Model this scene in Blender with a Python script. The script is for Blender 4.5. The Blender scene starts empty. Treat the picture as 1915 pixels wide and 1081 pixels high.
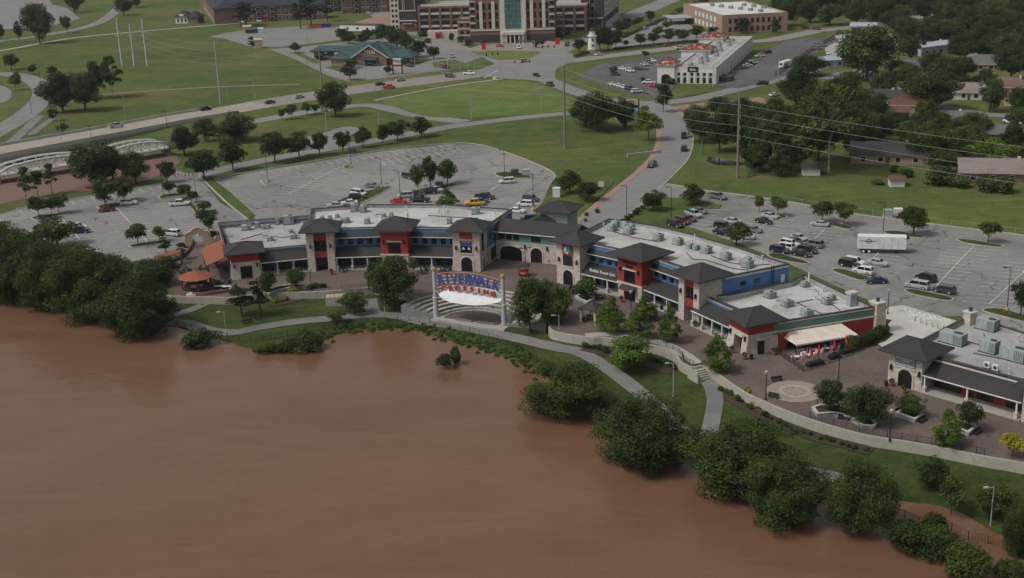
import bpy, bmesh, math, random
import numpy as np
from mathutils import Vector, Matrix
random.seed(7)
R = math.radians
scene = bpy.context.scene
COL = scene.collection
# ------------------------------------------------------------------ camera
PW, PH, FPX, PITCH, ROLL, CAMH = 1915.0, 1081.0, 2350.0, R(18.0), R(1.95), 84.0
_F = Vector((0, math.cos(PITCH), -math.sin(PITCH)))
_R0 = Vector((1, 0, 0)); _U0 = Vector((0, math.sin(PITCH), math.cos(PITCH)))
_R = _R0*math.cos(ROLL) - _U0*math.sin(ROLL)
_U = _R0*math.sin(ROLL) + _U0*math.cos(ROLL)
cam_d = bpy.data.cameras.new('camera')
cam_d.sensor_width = 36.0; cam_d.lens = FPX/PW*36.0
cam_d.clip_start = 1.0; cam_d.clip_end = 9000.0
cam = bpy.data.objects.new('camera', cam_d); COL.objects.link(cam)
m3 = Matrix((_R, _U, -_F)).transposed()
cam.matrix_world = Matrix.Translation((0, 0, CAMH)) @ m3.to_4x4()
scene.camera = cam
# ------------------------------------------------------------------ sky, sun, exposure
SUN_EL, SUN_AZ = R(52), R(-112)        # azimuth clockwise from +Y: weak light from the left, a little behind the camera
world = bpy.data.worlds.new('World'); scene.world = world; world.use_nodes = True
wn = world.node_tree; wn.nodes.clear()
wo = wn.nodes.new('ShaderNodeOutputWorld'); wb = wn.nodes.new('ShaderNodeBackground')
sky = wn.nodes.new('ShaderNodeTexSky'); sky.sky_type = 'NISHITA'; sky.sun_disc = False
sky.sun_elevation = SUN_EL; sky.sun_rotation = SUN_AZ
sky.air_density = 1.0; sky.dust_density = 6.0; sky.ozone_density = 1.0; sky.altitude = 200
hs = wn.nodes.new('ShaderNodeHueSaturation'); hs.inputs['Saturation'].default_value = 0.22
wn.links.new(sky.outputs[0], hs.inputs['Color']); wn.links.new(hs.outputs[0], wb.inputs[0])
wb.inputs[1].default_value = 0.10
wn.links.new(wb.outputs[0], wo.inputs[0])
sun_d = bpy.data.lights.new('sun', 'SUN'); sun_d.energy = 1.5; sun_d.angle = R(10); sun_d.color = (1.0, 0.96, 0.90)
sun = bpy.data.objects.new('sun', sun_d); COL.objects.link(sun)
sd = Vector((math.sin(SUN_AZ)*math.cos(SUN_EL), math.cos(SUN_AZ)*math.cos(SUN_EL), math.sin(SUN_EL)))
sun.rotation_euler = sd.to_track_quat('Z', 'Y').to_euler(); sun.location = (0, 250, 300)
vs = scene.view_settings
vs.view_transform = 'Standard'; vs.look = 'None'; vs.gamma = 1.0; vs.use_curve_mapping = False
vs.exposure = 0.02
# ------------------------------------------------------------------ helpers
def G(x, y, z=0.0):
    """photo pixel -> point on the horizontal plane at height z"""
    d = _F*FPX + _R*(x-PW/2) - _U*(y-PH/2)
    t = (z-CAMH)/d.z
    return Vector((d.x*t, d.y*t, z))
def pxm(p):
    """photo pixels per metre at world point p"""
    return FPX/((Vector(p)-Vector((0, 0, CAMH))).dot(_F))
def smooth(pts, n=6, closed=False):
    pts = [Vector(p) for p in pts]; out = []
    N = len(pts)
    for i in range(N if closed else N-1):
        if closed: p0, p1, p2, p3 = pts[i-1], pts[i], pts[(i+1) % N], pts[(i+2) % N]
        else: p0, p1, p2, p3 = pts[max(i-1, 0)], pts[i], pts[i+1], pts[min(i+2, N-1)]
        for k in range(n):
            t = k/n
            out.append(0.5*((2*p1)+(p2-p0)*t+(2*p0-5*p1+4*p2-p3)*t*t+(3*p1-p0-3*p2+p3)*t**3))
    if not closed: out.append(pts[-1])
    return out
def resample(pts, step):
    pts = [Vector(p) for p in pts]; out = [pts[0].copy()]; acc = 0.0
    for a, b in zip(pts, pts[1:]):
        L = (b-a).length
        if L < 1e-6: continue
        d = step-acc
        while d <= L:
            out.append(a.lerp(b, d/L)); d += step
        acc = L-(d-step)
    if (out[-1]-pts[-1]).length > step*0.3: out.append(pts[-1].copy())
    return out
class Fr:
    """facade frame: u runs along the facade, v runs into the building, z up"""
    def __init__(s, o, ang):
        s.o = Vector((o[0], o[1])); s.a = ang
        s.U = Vector((math.cos(ang), math.sin(ang))); s.V = Vector((-math.sin(ang), math.cos(ang)))
    def p(s, u, v, z):
        q = s.o+s.U*u+s.V*v
        return Vector((q.x, q.y, z))
    def sub(s, u, v, da=0.0):
        return Fr(s.o+s.U*u+s.V*v, s.a+da)
W0 = Fr((0, 0), 0.0)
class MB:
    def __init__(s): s.v = []; s.f = []; s.m = []
    def poly(s, pts, mi=0):
        i = len(s.v); s.v.extend([tuple(p) for p in pts]); s.f.append(tuple(range(i, i+len(pts)))); s.m.append(mi); return s
    def box(s, fr, u0, u1, v0, v1, z0, z1, mi=0):
        i = len(s.v)
        for z in (z0, z1):
            for (u, v) in ((u0, v0), (u1, v0), (u1, v1), (u0, v1)): s.v.append(tuple(fr.p(u, v, z)))
        for q in ((0, 3, 2, 1), (4, 5, 6, 7), (0, 1, 5, 4), (1, 2, 6, 5), (2, 3, 7, 6), (3, 0, 4, 7)):
            s.f.append(tuple(i+k for k in q)); s.m.append(mi)
        return s
    def prism(s, poly, z0, z1, mi=0, mtop=None, bottom=True):
        n = len(poly); i = len(s.v)
        s.v.extend([(p[0], p[1], z0) for p in poly]); s.v.extend([(p[0], p[1], z1) for p in poly])
        for k in range(n):
            s.f.append((i+k, i+(k+1) % n, i+n+(k+1) % n, i+n+k)); s.m.append(mi)
        s.f.append(tuple(i+n+k for k in range(n))); s.m.append(mi if mtop is None else mtop)
        if bottom: s.f.append(tuple(i+k for k in reversed(range(n)))); s.m.append(mi)
        return s
    def loft(s, rings, mi=0, cap=True):
        n = len(rings[0]); i = len(s.v)
        for r in rings: s.v.extend([tuple(p) for p in r])
        for j in range(len(rings)-1):
            for k in range(n):
                a = i+j*n+k; b = i+j*n+(k+1) % n
                s.f.append((a, b, b+n, a+n)); s.m.append(mi)
        if cap:
            s.f.append(tuple(i+k for k in reversed(range(n)))); s.m.append(mi)
            s.f.append(tuple(i+(len(rings)-1)*n+k for k in range(n))); s.m.append(mi)
        return s
    def tube(s, pts, r, n=6, mi=0, cap=True):
        pts = [Vector(p) for p in pts]; rings = []
        for k, p in enumerate(pts):
            d = (pts[min(k+1, len(pts)-1)]-pts[max(k-1, 0)])
            d = d.normalized() if d.length > 1e-9 else Vector((0, 0, 1))
            a = d.cross(Vector((0, 0, 1)))
            a = a.normalized() if a.length > 1e-3 else Vector((1, 0, 0))
            b = d.cross(a).normalized()
            rr = r[k] if isinstance(r, (list, tuple)) else r
            rings.append([p+(a*math.cos(2*math.pi*j/n)-b*math.sin(2*math.pi*j/n))*-rr for j in range(n)])
        return s.loft(rings, mi, cap)
    def beam(s, p, q, w, h=None, mi=0):
        p = Vector(p); q = Vector(q); h = h or w
        d = (q-p).normalized(); a = d.cross(Vector((0, 0, 1)))
        a = a.normalized() if a.length > 1e-3 else Vector((1, 0, 0))
        b = a.cross(d).normalized(); a = a*w/2; b = b*h/2
        return s.loft([[p-a-b, p+a-b, p+a+b, p-a+b], [q-a-b, q+a-b, q+a+b, q-a+b]], mi)
    def lathe(s, c, prof, n=12, mi=0):
        c = Vector(c)
        return s.loft([[c+Vector((r*math.cos(2*math.pi*k/n), r*math.sin(2*math.pi*k/n), z)) for k in range(n)] for r, z in prof], mi)
    def mesh(s, name, mats, base=None):
        me = bpy.data.meshes.new(name)
        v = s.v if base is None else [(a[0]-base[0], a[1]-base[1], a[2]-base[2]) for a in s.v]
        me.from_pydata(v, [], s.f)
        for m in (mats if isinstance(mats, (list, tuple)) else [mats]): me.materials.append(m)
        if any(s.m): me.polygons.foreach_set('material_index', s.m)
        me.update(); return me
    def build(s, name, mats, parent=None, base=None):
        """one mesh object; under a thing, world coordinates are made local to the thing's base"""
        if parent is not None and base is None: base = BASE.get(parent.name)
        if base is None and parent is None:
            a = np.array(s.v); base = Vector((a[:, 0].mean(), a[:, 1].mean(), a[:, 2].min()))
            o = bpy.data.objects.new(name, s.mesh(name, mats, base)); o.location = base; BASE[o.name] = base
        else:
            o = bpy.data.objects.new(name, s.mesh(name, mats, base))
        COL.objects.link(o)
        if parent is not None:
            o.parent = parent; BASE[o.name] = Vector(base) if base is not None else Vector((0, 0, 0))
        return o
BASE = {}
def tag(o, label=None, cat=None, group=None, kind=None):
    if label: o['label'] = label
    if cat: o['category'] = cat
    if group: o['group'] = group
    if kind: o['kind'] = kind
    return o
def thing(name, loc, label, cat, group=None, local=False):
    o = bpy.data.objects.new(name, None); COL.objects.link(o); o.location = loc; o.empty_display_size = 0.5
    BASE[o.name] = Vector((0, 0, 0)) if local else Vector(loc)
    return tag(o, label, cat, group)
def struct(mb, name, mats): return tag(mb.build(name, mats), kind='structure')
def piece(name, mesh, parent, mat4):
    """a part that shares mesh data with alike parts; mat4 is in the parent's space"""
    o = bpy.data.objects.new(name, mesh); COL.objects.link(o); o.parent = parent; o.matrix_local = mat4; return o
def kids(o): return KIDS.get(o.name, ())
KIDS = {}
def snapshot():
    KIDS.clear()
    for o in bpy.data.objects:
        if o.parent: KIDS.setdefault(o.parent.name, []).append(o)
def copy_tree(o, parent=None, color=None):
    c = o.copy(); COL.objects.link(c)
    if parent is not None: c.parent = parent
    if color is not None: c.color = color
    for ch in kids(o): copy_tree(ch, c, color)
    return c
# ------------------------------------------------------------------ materials
def rgb(r, g, b):
    f = lambda c: (c/255/12.92) if c/255 <= 0.04045 else ((c/255+0.055)/1.055)**2.4
    return (f(r), f(g), f(b), 1)
class NT:
    def __init__(s, name):
        s.m = bpy.data.materials.new(name); s.m.use_nodes = True; s.t = s.m.node_tree; s.t.nodes.clear()
        s.o = s.n('ShaderNodeOutputMaterial'); s.b = s.n('ShaderNodeBsdfPrincipled'); s.l(s.b.outputs[0], s.o.inputs[0])
        s.b.inputs['Specular IOR Level'].default_value = 0.3
    def n(s, t, **k):
        n = s.t.nodes.new(t)
        for a, v in k.items(): setattr(n, a, v)
        return n
    def l(s, a, b): s.t.links.new(a, b)
    def pos(s):
        return s.n('ShaderNodeNewGeometry').outputs['Position']
    def noise(s, scale, detail=4, rough=0.55, vec=None, dist=0.0):
        n = s.n('ShaderNodeTexNoise'); n.inputs['Scale'].default_value = scale; n.inputs['Detail'].default_value = detail
        n.inputs['Roughness'].default_value = rough; n.inputs['Distortion'].default_value = dist
        s.l(vec if vec is not None else s.pos(), n.inputs['Vector']); return n.outputs['Fac']
    def ramp(s, fac, stops):
        r = s.n('ShaderNodeValToRGB'); e = r.color_ramp.elements
        while len(e) > 1: e.remove(e[-1])
        e[0].position = stops[0][0]; e[0].color = stops[0][1]
        for p, c in stops[1:]:
            x = e.new(p); x.color = c
        s.l(fac, r.inputs[0]); return r.outputs[0]
    def mix(s, a, b, fac, mode='MIX'):
        m = s.n('ShaderNodeMix', data_type='RGBA', blend_type=mode)
        for sock, v in ((m.inputs[6], a), (m.inputs[7], b), (m.inputs[0], fac)):
            if isinstance(v, (tuple, list, float, int)): sock.default_value = v
            else: s.l(v, sock)
        return m.outputs[2]
    def math(s, op, a, b=0.0):
        m = s.n('ShaderNodeMath', operation=op)
        for sock, v in ((m.inputs[0], a), (m.inputs[1], b)):
            if isinstance(v, (float, int)): sock.default_value = v
            else: s.l(v, sock)
        return m.outputs[0]
    def bump(s, h, strength=0.3, dist=0.05):
        b = s.n('ShaderNodeBump'); b.inputs['Strength'].default_value = strength; b.inputs['Distance'].default_value = dist
        s.l(h, b.inputs['Height']); s.l(b.outputs[0], s.b.inputs['Normal'])
    def wallvec(s, horizontal_roof=False):
        """(metres along the wall, metres up, 0) for a wall or roof of any direction"""
        g = s.n('ShaderNodeNewGeometry')
        c = s.n('ShaderNodeVectorMath', operation='CROSS_PRODUCT'); s.l(g.outputs['True Normal'], c.inputs[0]); c.inputs[1].default_value = (0, 0, 1)
        nn = s.n('ShaderNodeVectorMath', operation='NORMALIZE'); s.l(c.outputs[0], nn.inputs[0])
        d = s.n('ShaderNodeVectorMath', operation='DOT_PRODUCT'); s.l(g.outputs['Position'], d.inputs[0]); s.l(nn.outputs[0], d.inputs[1])
        sx = s.n('ShaderNodeSeparateXYZ'); s.l(g.outputs['Position'], sx.inputs[0])
        cb = s.n('ShaderNodeCombineXYZ'); s.l(d.outputs['Value'], cb.inputs[0]); s.l(sx.outputs[2], cb.inputs[1])
        return cb.outputs[0], d.outputs['Value']
    def done(s, color=None, rough=None, spec=None, metal=None):
        for k, v in (('Base Color', color), ('Roughness', rough), ('Specular IOR Level', spec), ('Metallic', metal)):
            if v is None: continue
            if isinstance(v, (tuple, list, float, int)): s.b.inputs[k].default_value = v
            else: s.l(v, s.b.inputs[k])
        return s.m
M = {}
def sc(c, k): return (c[0]*k, c[1]*k, c[2]*k, 1)
def plain(name, c, rough=0.7, var=0.14, scale=0.8, metal=0.0, spec=0.3, fine=True):
    t = NT(name); n = t.noise(scale, 5)
    col = t.ramp(n, [(0.25, sc(c, 1-var)), (0.75, sc(c, 1+var))])
    if fine: t.bump(t.noise(scale*14, 3), 0.15, 0.02)
    M[name] = t.done(col, rough, spec, metal); return M[name]
for nm, c, ro in [('cream', (0.50, 0.47, 0.41, 1), .8), ('white', (0.62, 0.62, 0.60, 1), .7), ('black', (0.012, 0.012, 0.013, 1), .6),
                  ('iron', (0.025, 0.025, 0.027, 1), .5), ('trim_dark', (0.05, 0.05, 0.052, 1), .6),
                  ('lamp_grey', (0.33, 0.34, 0.35, 1), .5), ('yellow', (0.62, 0.36, 0.04, 1), .6), ('tan', (0.45, 0.36, 0.24, 1), .8),
                  ('teal', (0.02, 0.22, 0.19, 1), .5), ('letter_blue', (0.04, 0.07, 0.28, 1), .5), ('letter_red', (0.42, 0.02, 0.025, 1), .4),
                  ('brown_wood', (0.10, 0.055, 0.035, 1), .8), ('pole_wood', (0.20, 0.17, 0.15, 1), .9), ('orange', (0.55, 0.13, 0.04, 1), .7),
                  ('terracotta', (0.33, 0.12, 0.07, 1), .8), ('steel', (0.40, 0.42, 0.44, 1), .45), ('rubber', (0.015, 0.015, 0.016, 1), .8),
                  ('fabric_red', (0.50, 0.03, 0.03, 1), .9), ('mulch', (0.055, 0.035, 0.028, 1), .95), ('dark_red', (0.06, 0.008, 0.008, 1), .6),
                  ('grey_green', (0.29, 0.33, 0.32, 1), .7), ('sandstone', (0.27, 0.22, 0.175, 1), .85), ('pale_blue', (0.30, 0.45, 0.60, 1), .6), ('awning', (0.60, 0.54, 0.46, 1), .9),
                  ('membrane_white', (0.64, 0.65, 0.66, 1), .6), ('gold', (0.45, 0.22, 0.09, 1), .35), ('tank_green', (0.03, 0.07, 0.055, 1), .6),
                  ('tan_stucco', (0.42, 0.34, 0.24, 1), .9), ('wire', (0.30, 0.30, 0.29, 1), .5), ('grey_sign', (0.17, 0.19, 0.21, 1), .6),
                  ('grille_grey', (0.11, 0.13, 0.125, 1), .6), ('brick_band', (0.20, 0.12, 0.09, 1), .85)]:
    plain(nm, c, ro)
# painted stucco and siding of the shops
def siding(name, c, groove=2.6, var=0.12):
    t = NT(name); v, u = t.wallvec()
    n = t.noise(0.5, 5); st = t.noise(1.0, 4, vec=v)
    col = t.ramp(n, [(0.2, sc(c, 1-var)), (0.8, sc(c, 1+var))])
    w = t.math('FRACT', t.math('MULTIPLY', u, groove)); g = t.math('LESS_THAN', w, 0.09)
    col = t.mix(col, sc(c, 0.72), t.math('MULTIPLY', g, 0.6))
    t.bump(t.math('SUBTRACT', 1.0, g), 0.4, 0.02)
    M[name] = t.done(col, 0.75)
siding('blue', (0.075, 0.175, 0.36, 1)); siding('red', (0.29, 0.042, 0.030, 1)); siding('green', (0.10, 0.20, 0.16, 1))
siding('white_siding', (0.60, 0.60, 0.57, 1), 1.0); siding('shed_grey', (0.30, 0.33, 0.37, 1), 2.0); siding('teal_wall', (0.02, 0.10, 0.13, 1), 3.0)
def stone(name, c1, c2, c3, scale=(1.0, 1.0), w=0.7, h=0.34, mortar=(0.36, 0.34, 0.31, 1)):
    t = NT(name); v, u = t.wallvec()
    b = t.n('ShaderNodeTexBrick', offset=0.5, squash=0.7, squash_frequency=3)
    b.inputs['Scale'].default_value = 1.0; b.inputs['Brick Width'].default_value = w; b.inputs['Row Height'].default_value = h
    b.inputs['Mortar Size'].default_value = 0.02; b.inputs['Bias'].default_value = 0.0
    b.inputs['Color1'].default_value = c1; b.inputs['Color2'].default_value = c2; b.inputs['Mortar'].default_value = mortar
    t.l(v, b.inputs['Vector'])
    nz = t.noise(1.6, 4, 0.7)
    col = t.mix(b.outputs['Color'], c3, t.ramp(nz, [(0.45, (0, 0, 0, 1)), (0.7, (1, 1, 1, 1))]))
    col = t.mix(col, t.ramp(t.noise(5.0, 3), [(0.3, (0.7, 0.7, 0.7, 1)), (0.7, (1.25, 1.25, 1.25, 1))]), 0.7, 'MULTIPLY')
    t.bump(b.outputs['Fac'], -0.4, 0.03)
    M[name] = t.done(col, 0.9)
stone('stone', (0.54, 0.49, 0.42, 1), (0.36, 0.33, 0.29, 1), (0.46, 0.37, 0.31, 1), mortar=(0.50, 0.48, 0.45, 1))
stone('brick', (0.20, 0.090, 0.066, 1), (0.15, 0.070, 0.055, 1), (0.17, 0.085, 0.065, 1), w=0.5, h=0.16, mortar=(0.24, 0.2, 0.18, 1))
stone('brick_tan', (0.33, 0.20, 0.14, 1), (0.26, 0.15, 0.11, 1), (0.30, 0.18, 0.12, 1), w=0.5, h=0.16)
stone('brick_dark', (0.07, 0.045, 0.045, 1), (0.05, 0.035, 0.035, 1), (0.06, 0.04, 0.04, 1), w=0.5, h=0.16, mortar=(0.07, 0.06, 0.06, 1))
def metalroof(name, c, pitch=2.2, depth=0.35):
    t = NT(name); v, u = t.wallvec()
    w = t.math('FRACT', t.math('MULTIPLY', u, pitch)); g = t.math('LESS_THAN', w, 0.16)
    n = t.noise(0.35, 5)
    col = t.ramp(n, [(0.25, sc(c, 0.86)), (0.75, sc(c, 1.14))])
    col = t.mix(col, sc(c, 0.66), t.math('MULTIPLY', g, depth*2))
    t.bump(g, 0.6, 0.05)
    M[name] = t.done(col, 0.6, 0.3)
metalroof('roof_dark', (0.038, 0.036, 0.036, 1)); metalroof('roof_green', (0.03, 0.075, 0.075, 1), 1.6); metalroof('roof_orange', (0.28, 0.088, 0.046, 1), 3.2, 0.45)
metalroof('roof_tin', (0.34, 0.37, 0.41, 1), 1.2, 0.2)
def shingle(name, c):
    t = NT(name); v, u = t.wallvec()
    n = t.noise(3.0, 5, 0.7); n2 = t.noise(0.25, 4)
    col = t.ramp(n, [(0.3, sc(c, 0.75)), (0.7, sc(c, 1.25))]); col = t.mix(col, sc(c, 0.7), t.ramp(n2, [(0.4, (0, 0, 0, 1)), (0.75, (0.8, 0.8, 0.8, 1))]))
    sx = t.n('ShaderNodeSeparateXYZ'); t.l(v, sx.inputs[0])
    t.bump(t.math('FRACT', t.math('MULTIPLY', sx.outputs[1], 7.0)), 0.3, 0.03)
    M[name] = t.done(col, 0.9)
shingle('shingle_grey', (0.13, 0.125, 0.125, 1)); shingle('shingle_brown', (0.15, 0.10, 0.08, 1)); shingle('shingle_dark', (0.055, 0.05, 0.052, 1))
shingle('shingle_rust', (0.13, 0.062, 0.045, 1)); shingle('shingle_tan', (0.22, 0.19, 0.175, 1)); shingle('slate_blue', (0.035, 0.04, 0.055, 1))
def tiles(name):
    t = NT(name); v = t.n('ShaderNodeTexVoronoi'); v.inputs['Scale'].default_value = 1.1; t.l(t.pos(), v.inputs['Vector'])
    col = t.ramp(v.outputs['Color'], [(0.0, (0.10, 0.02, 0.014, 1)), (0.5, (0.17, 0.035, 0.022, 1)), (0.66, (0.24, 0.09, 0.06, 1)), (0.82, (0.48, 0.38, 0.3, 1))])
    t.bump(v.outputs['Distance'], 0.5, 0.08); M[name] = t.done(col, 0.85)
tiles('clay_tile')
def membrane(name, c, stain, seam=0.3):
    t = NT(name); n1 = t.noise(0.09, 6, 0.6); n2 = t.noise(0.55, 6, 0.65); n3 = t.noise(0.22, 3, 0.5, dist=1.5)
    col = t.ramp(n2, [(0.3, sc(c, 0.86)), (0.7, sc(c, 1.08))])
    col = t.mix(col, stain, t.ramp(n1, [(0.44, (0, 0, 0, 1)), (0.70, (0.85, 0.85, 0.85, 1))]))
    col = t.mix(col, sc(stain, 0.55), t.ramp(n3, [(0.62, (0, 0, 0, 1)), (0.74, (0.7, 0.7, 0.7, 1))]))
    mp = t.n('ShaderNodeMapping'); mp.inputs['Rotation'].default_value = (0, 0, seam); t.l(t.pos(), mp.inputs[0])
    bk = t.n('ShaderNodeTexBrick'); bk.inputs['Scale'].default_value = 1.0; bk.inputs['Brick Width'].default_value = 9.0; bk.inputs['Row Height'].default_value = 2.9; bk.inputs['Mortar Size'].default_value = 0.05; t.l(mp.outputs[0], bk.inputs['Vector'])
    col = t.mix(col, sc(c, 0.6), t.math('MULTIPLY', bk.outputs['Fac'], 0.6))
    sp = t.ramp(t.noise(2.2, 4, 0.6), [(0.66, (0, 0, 0, 1)), (0.72, (1, 1, 1, 1))]); col = t.mix(col, sc(c, 0.5), t.math('MULTIPLY', sp, 0.5))
    M[name] = t.done(col, 0.75)
membrane('membrane', (0.48, 0.475, 0.46, 1), (0.27, 0.255, 0.23, 1)); membrane('membrane_dirty', (0.36, 0.355, 0.345, 1), (0.20, 0.19, 0.175, 1))
membrane('membrane_bright', (0.62, 0.615, 0.60, 1), (0.45, 0.43, 0.40, 1))
# window glass: dark, glossy
def glass(name, c, rough=0.12):
    t = NT(name); col = t.ramp(t.noise(0.6, 3), [(0.3, sc(c, 0.6)), (0.7, sc(c, 1.5))]); M[name] = t.done(col, rough, 0.5)
plain('pond_water', (0.03, 0.03, 0.026, 1), .06, spec=.8, fine=False); glass('glass', (0.010, 0.011, 0.013, 1)); glass('glass_teal', (0.05, 0.12, 0.125, 1), 0.08); glass('glass_shop', (0.012, 0.011, 0.010, 1), 0.2)
# ground covers
def grass_mat(name, k=1.0, dry=0.5):
    t = NT(name); a = t.noise(0.012, 5, 0.6); b = t.noise(0.07, 6, 0.65); c = t.noise(1.3, 5, 0.7)
    g1 = (0.076*k, 0.108*k, 0.033*k, 1); g2 = (0.046*k, 0.073*k, 0.024*k, 1); g3 = (0.135*k, 0.122*k, 0.048*k, 1); g4 = (0.16*k, 0.115*k, 0.065*k, 1)
    col = t.mix(g2, g1, t.ramp(b, [(0.3, (0, 0, 0, 1)), (0.7, (1, 1, 1, 1))]))
    col = t.mix(col, g3, t.math('MULTIPLY', t.ramp(a, [(0.45, (0, 0, 0, 1)), (0.7, (1, 1, 1, 1))]), dry))
    col = t.mix(col, g4, t.math('MULTIPLY', t.ramp(t.noise(0.03, 7, 0.7, dist=0.6), [(0.60, (0, 0, 0, 1)), (0.78, (1, 1, 1, 1))]), dry))
    col = t.mix(col, t.ramp(c, [(0.25, (0.5, 0.5, 0.5, 1)), (0.75, (1.5, 1.45, 1.4, 1))]), 0.85, 'MULTIPLY')
    col = t.mix(col, t.ramp(t.noise(0.22, 6, 0.7), [(0.3, (0.72, 0.76, 0.75, 1)), (0.7, (1.28, 1.22, 1.1, 1))]), 0.85, 'MULTIPLY')
    mp = t.n('ShaderNodeMapping'); mp.inputs['Rotation'].default_value = (0, 0, 0.25); mp.inputs['Scale'].default_value = (0.06, 1.0, 1.0); t.l(t.pos(), mp.inputs[0])
    col = t.mix(col, t.ramp(t.noise(0.45, 5, 0.65, vec=mp.outputs[0]), [(0.3, (0.78, 0.80, 0.80, 1)), (0.7, (1.22, 1.18, 1.1, 1))]), 0.8, 'MULTIPLY')
    t.bump(c, 0.5, 0.12); M[name] = t.done(col, 0.95, 0.1)
grass_mat('grass', 1.12, 0.7); grass_mat('lawn', 0.68, 0.18); grass_mat('field', 1.6, 0.3); grass_mat('yard', 0.95, 0.3)  # field: same grass brightened, sunlight through cloud gaps put into its colour
def paving(name, c, stain=0.55, cracks=True, patch=True, joint=None):
    t = NT(name); a = t.noise(0.045, 6, 0.62); b = t.noise(0.35, 6, 0.68); f = t.noise(6.0, 3, 0.7)
    col = t.ramp(b, [(0.28, sc(c, 0.84)), (0.72, sc(c, 1.13))])
    col = t.mix(col, sc(c, stain), t.math('MULTIPLY', t.ramp(a, [(0.5, (0, 0, 0, 1)), (0.72, (1, 1, 1, 1))]), 0.7))
    col = t.mix(col, sc(c, 1.22), t.math('MULTIPLY', t.ramp(t.noise(0.02, 5, 0.6), [(0.5, (0, 0, 0, 1)), (0.75, (1, 1, 1, 1))]), 0.7))
    col = t.mix(col, t.ramp(f, [(0.3, (0.86, 0.86, 0.86, 1)), (0.7, (1.12, 1.12, 1.12, 1))]), 0.8, 'MULTIPLY')
    if cracks:
        v = t.n('ShaderNodeTexVoronoi', feature='DISTANCE_TO_EDGE'); v.inputs['Scale'].default_value = 0.055
        wv = t.n('ShaderNodeVectorMath', operation='ADD'); nz = t.n('ShaderNodeTexNoise'); nz.inputs['Scale'].default_value = 0.25; nz.inputs['Detail'].default_value = 5
        t.l(t.pos(), nz.inputs['Vector']); sc_ = t.n('ShaderNodeVectorMath', operation='SCALE'); t.l(nz.outputs['Color'], sc_.inputs[0]); sc_.inputs['Scale'].default_value = 6.0
        t.l(t.pos(), wv.inputs[0]); t.l(sc_.outputs[0], wv.inputs[1]); t.l(wv.outputs[0], v.inputs['Vector'])
        k = t.math('MULTIPLY', t.math('LESS_THAN', v.outputs['Distance'], 0.009), t.ramp(t.noise(0.09, 2), [(0.42, (0, 0, 0, 1)), (0.5, (1, 1, 1, 1))]))
        col = t.mix(col, sc(c, 0.30), t.math('MULTIPLY', k, 0.85))
        pv = t.n('ShaderNodeTexVoronoi'); pv.inputs['Scale'].default_value = 0.04; t.l(t.pos(), pv.inputs['Vector']); col = t.mix(col, t.ramp(pv.outputs['Color'], [(0.2, (0.86, 0.86, 0.87, 1)), (0.8, (1.12, 1.11, 1.09, 1))]), 0.8, 'MULTIPLY')
        oil = t.ramp(t.noise(0.16, 6, 0.75, dist=0.8), [(0.60, (0, 0, 0, 1)), (0.76, (1, 1, 1, 1))]); col = t.mix(col, sc(c, 0.45), t.math('MULTIPLY', oil, 0.6))
        drip = t.ramp(t.noise(0.8, 3, 0.5), [(0.68, (0, 0, 0, 1)), (0.74, (1, 1, 1, 1))])
        col = t.mix(col, sc(c, 0.5), t.math('MULTIPLY', drip, 0.45))
    t.bump(f, 0.2, 0.02); M[name] = t.done(col, 0.85, 0.25)
paving('asphalt_lot', (0.222, 0.216, 0.206, 1)); paving('asphalt_dark', (0.105, 0.104, 0.106, 1)); paving('road_grey', (0.205, 0.20, 0.193, 1), 0.72, False)
paving('bridge_concrete', (0.32, 0.28, 0.24, 1), 0.8, False); paving('concrete', (0.34, 0.325, 0.29, 1), 0.7, False); paving('concrete_pale', (0.46, 0.445, 0.41, 1), 0.8, False)
paving('road_tan', (0.235, 0.215, 0.19, 1), 0.75, False); paving('path', (0.18, 0.176, 0.165, 1), 0.38, False); paving('dirt', (0.26, 0.17, 0.115, 1), 0.7, False); paving('track', (0.20, 0.165, 0.12, 1), 0.8, False); paving('mud', (0.165, 0.105, 0.08, 1), 0.7, False)
paving('brick_walk', (0.30, 0.20, 0.16, 1), 0.8, False)
def wall_concrete():
    t = NT('wall_concrete'); v, u = t.wallvec(); n = t.noise(0.8, 5, 0.65, vec=v)
    st = t.n('ShaderNodeMapping'); st.inputs['Scale'].default_value = (1.3, 0.18, 1); t.l(v, st.inputs['Vector']); s2 = t.noise(1.0, 5, 0.7, vec=st.outputs[0])
    c = (0.36, 0.34, 0.29, 1); col = t.ramp(n, [(0.3, sc(c, 0.85)), (0.7, sc(c, 1.12))])
    col = t.mix(col, (0.16, 0.14, 0.11, 1), t.ramp(s2, [(0.56, (0, 0, 0, 1)), (0.78, (0.75, 0.75, 0.75, 1))]))
    M['wall_concrete'] = t.done(col, 0.9)
wall_concrete()
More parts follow.
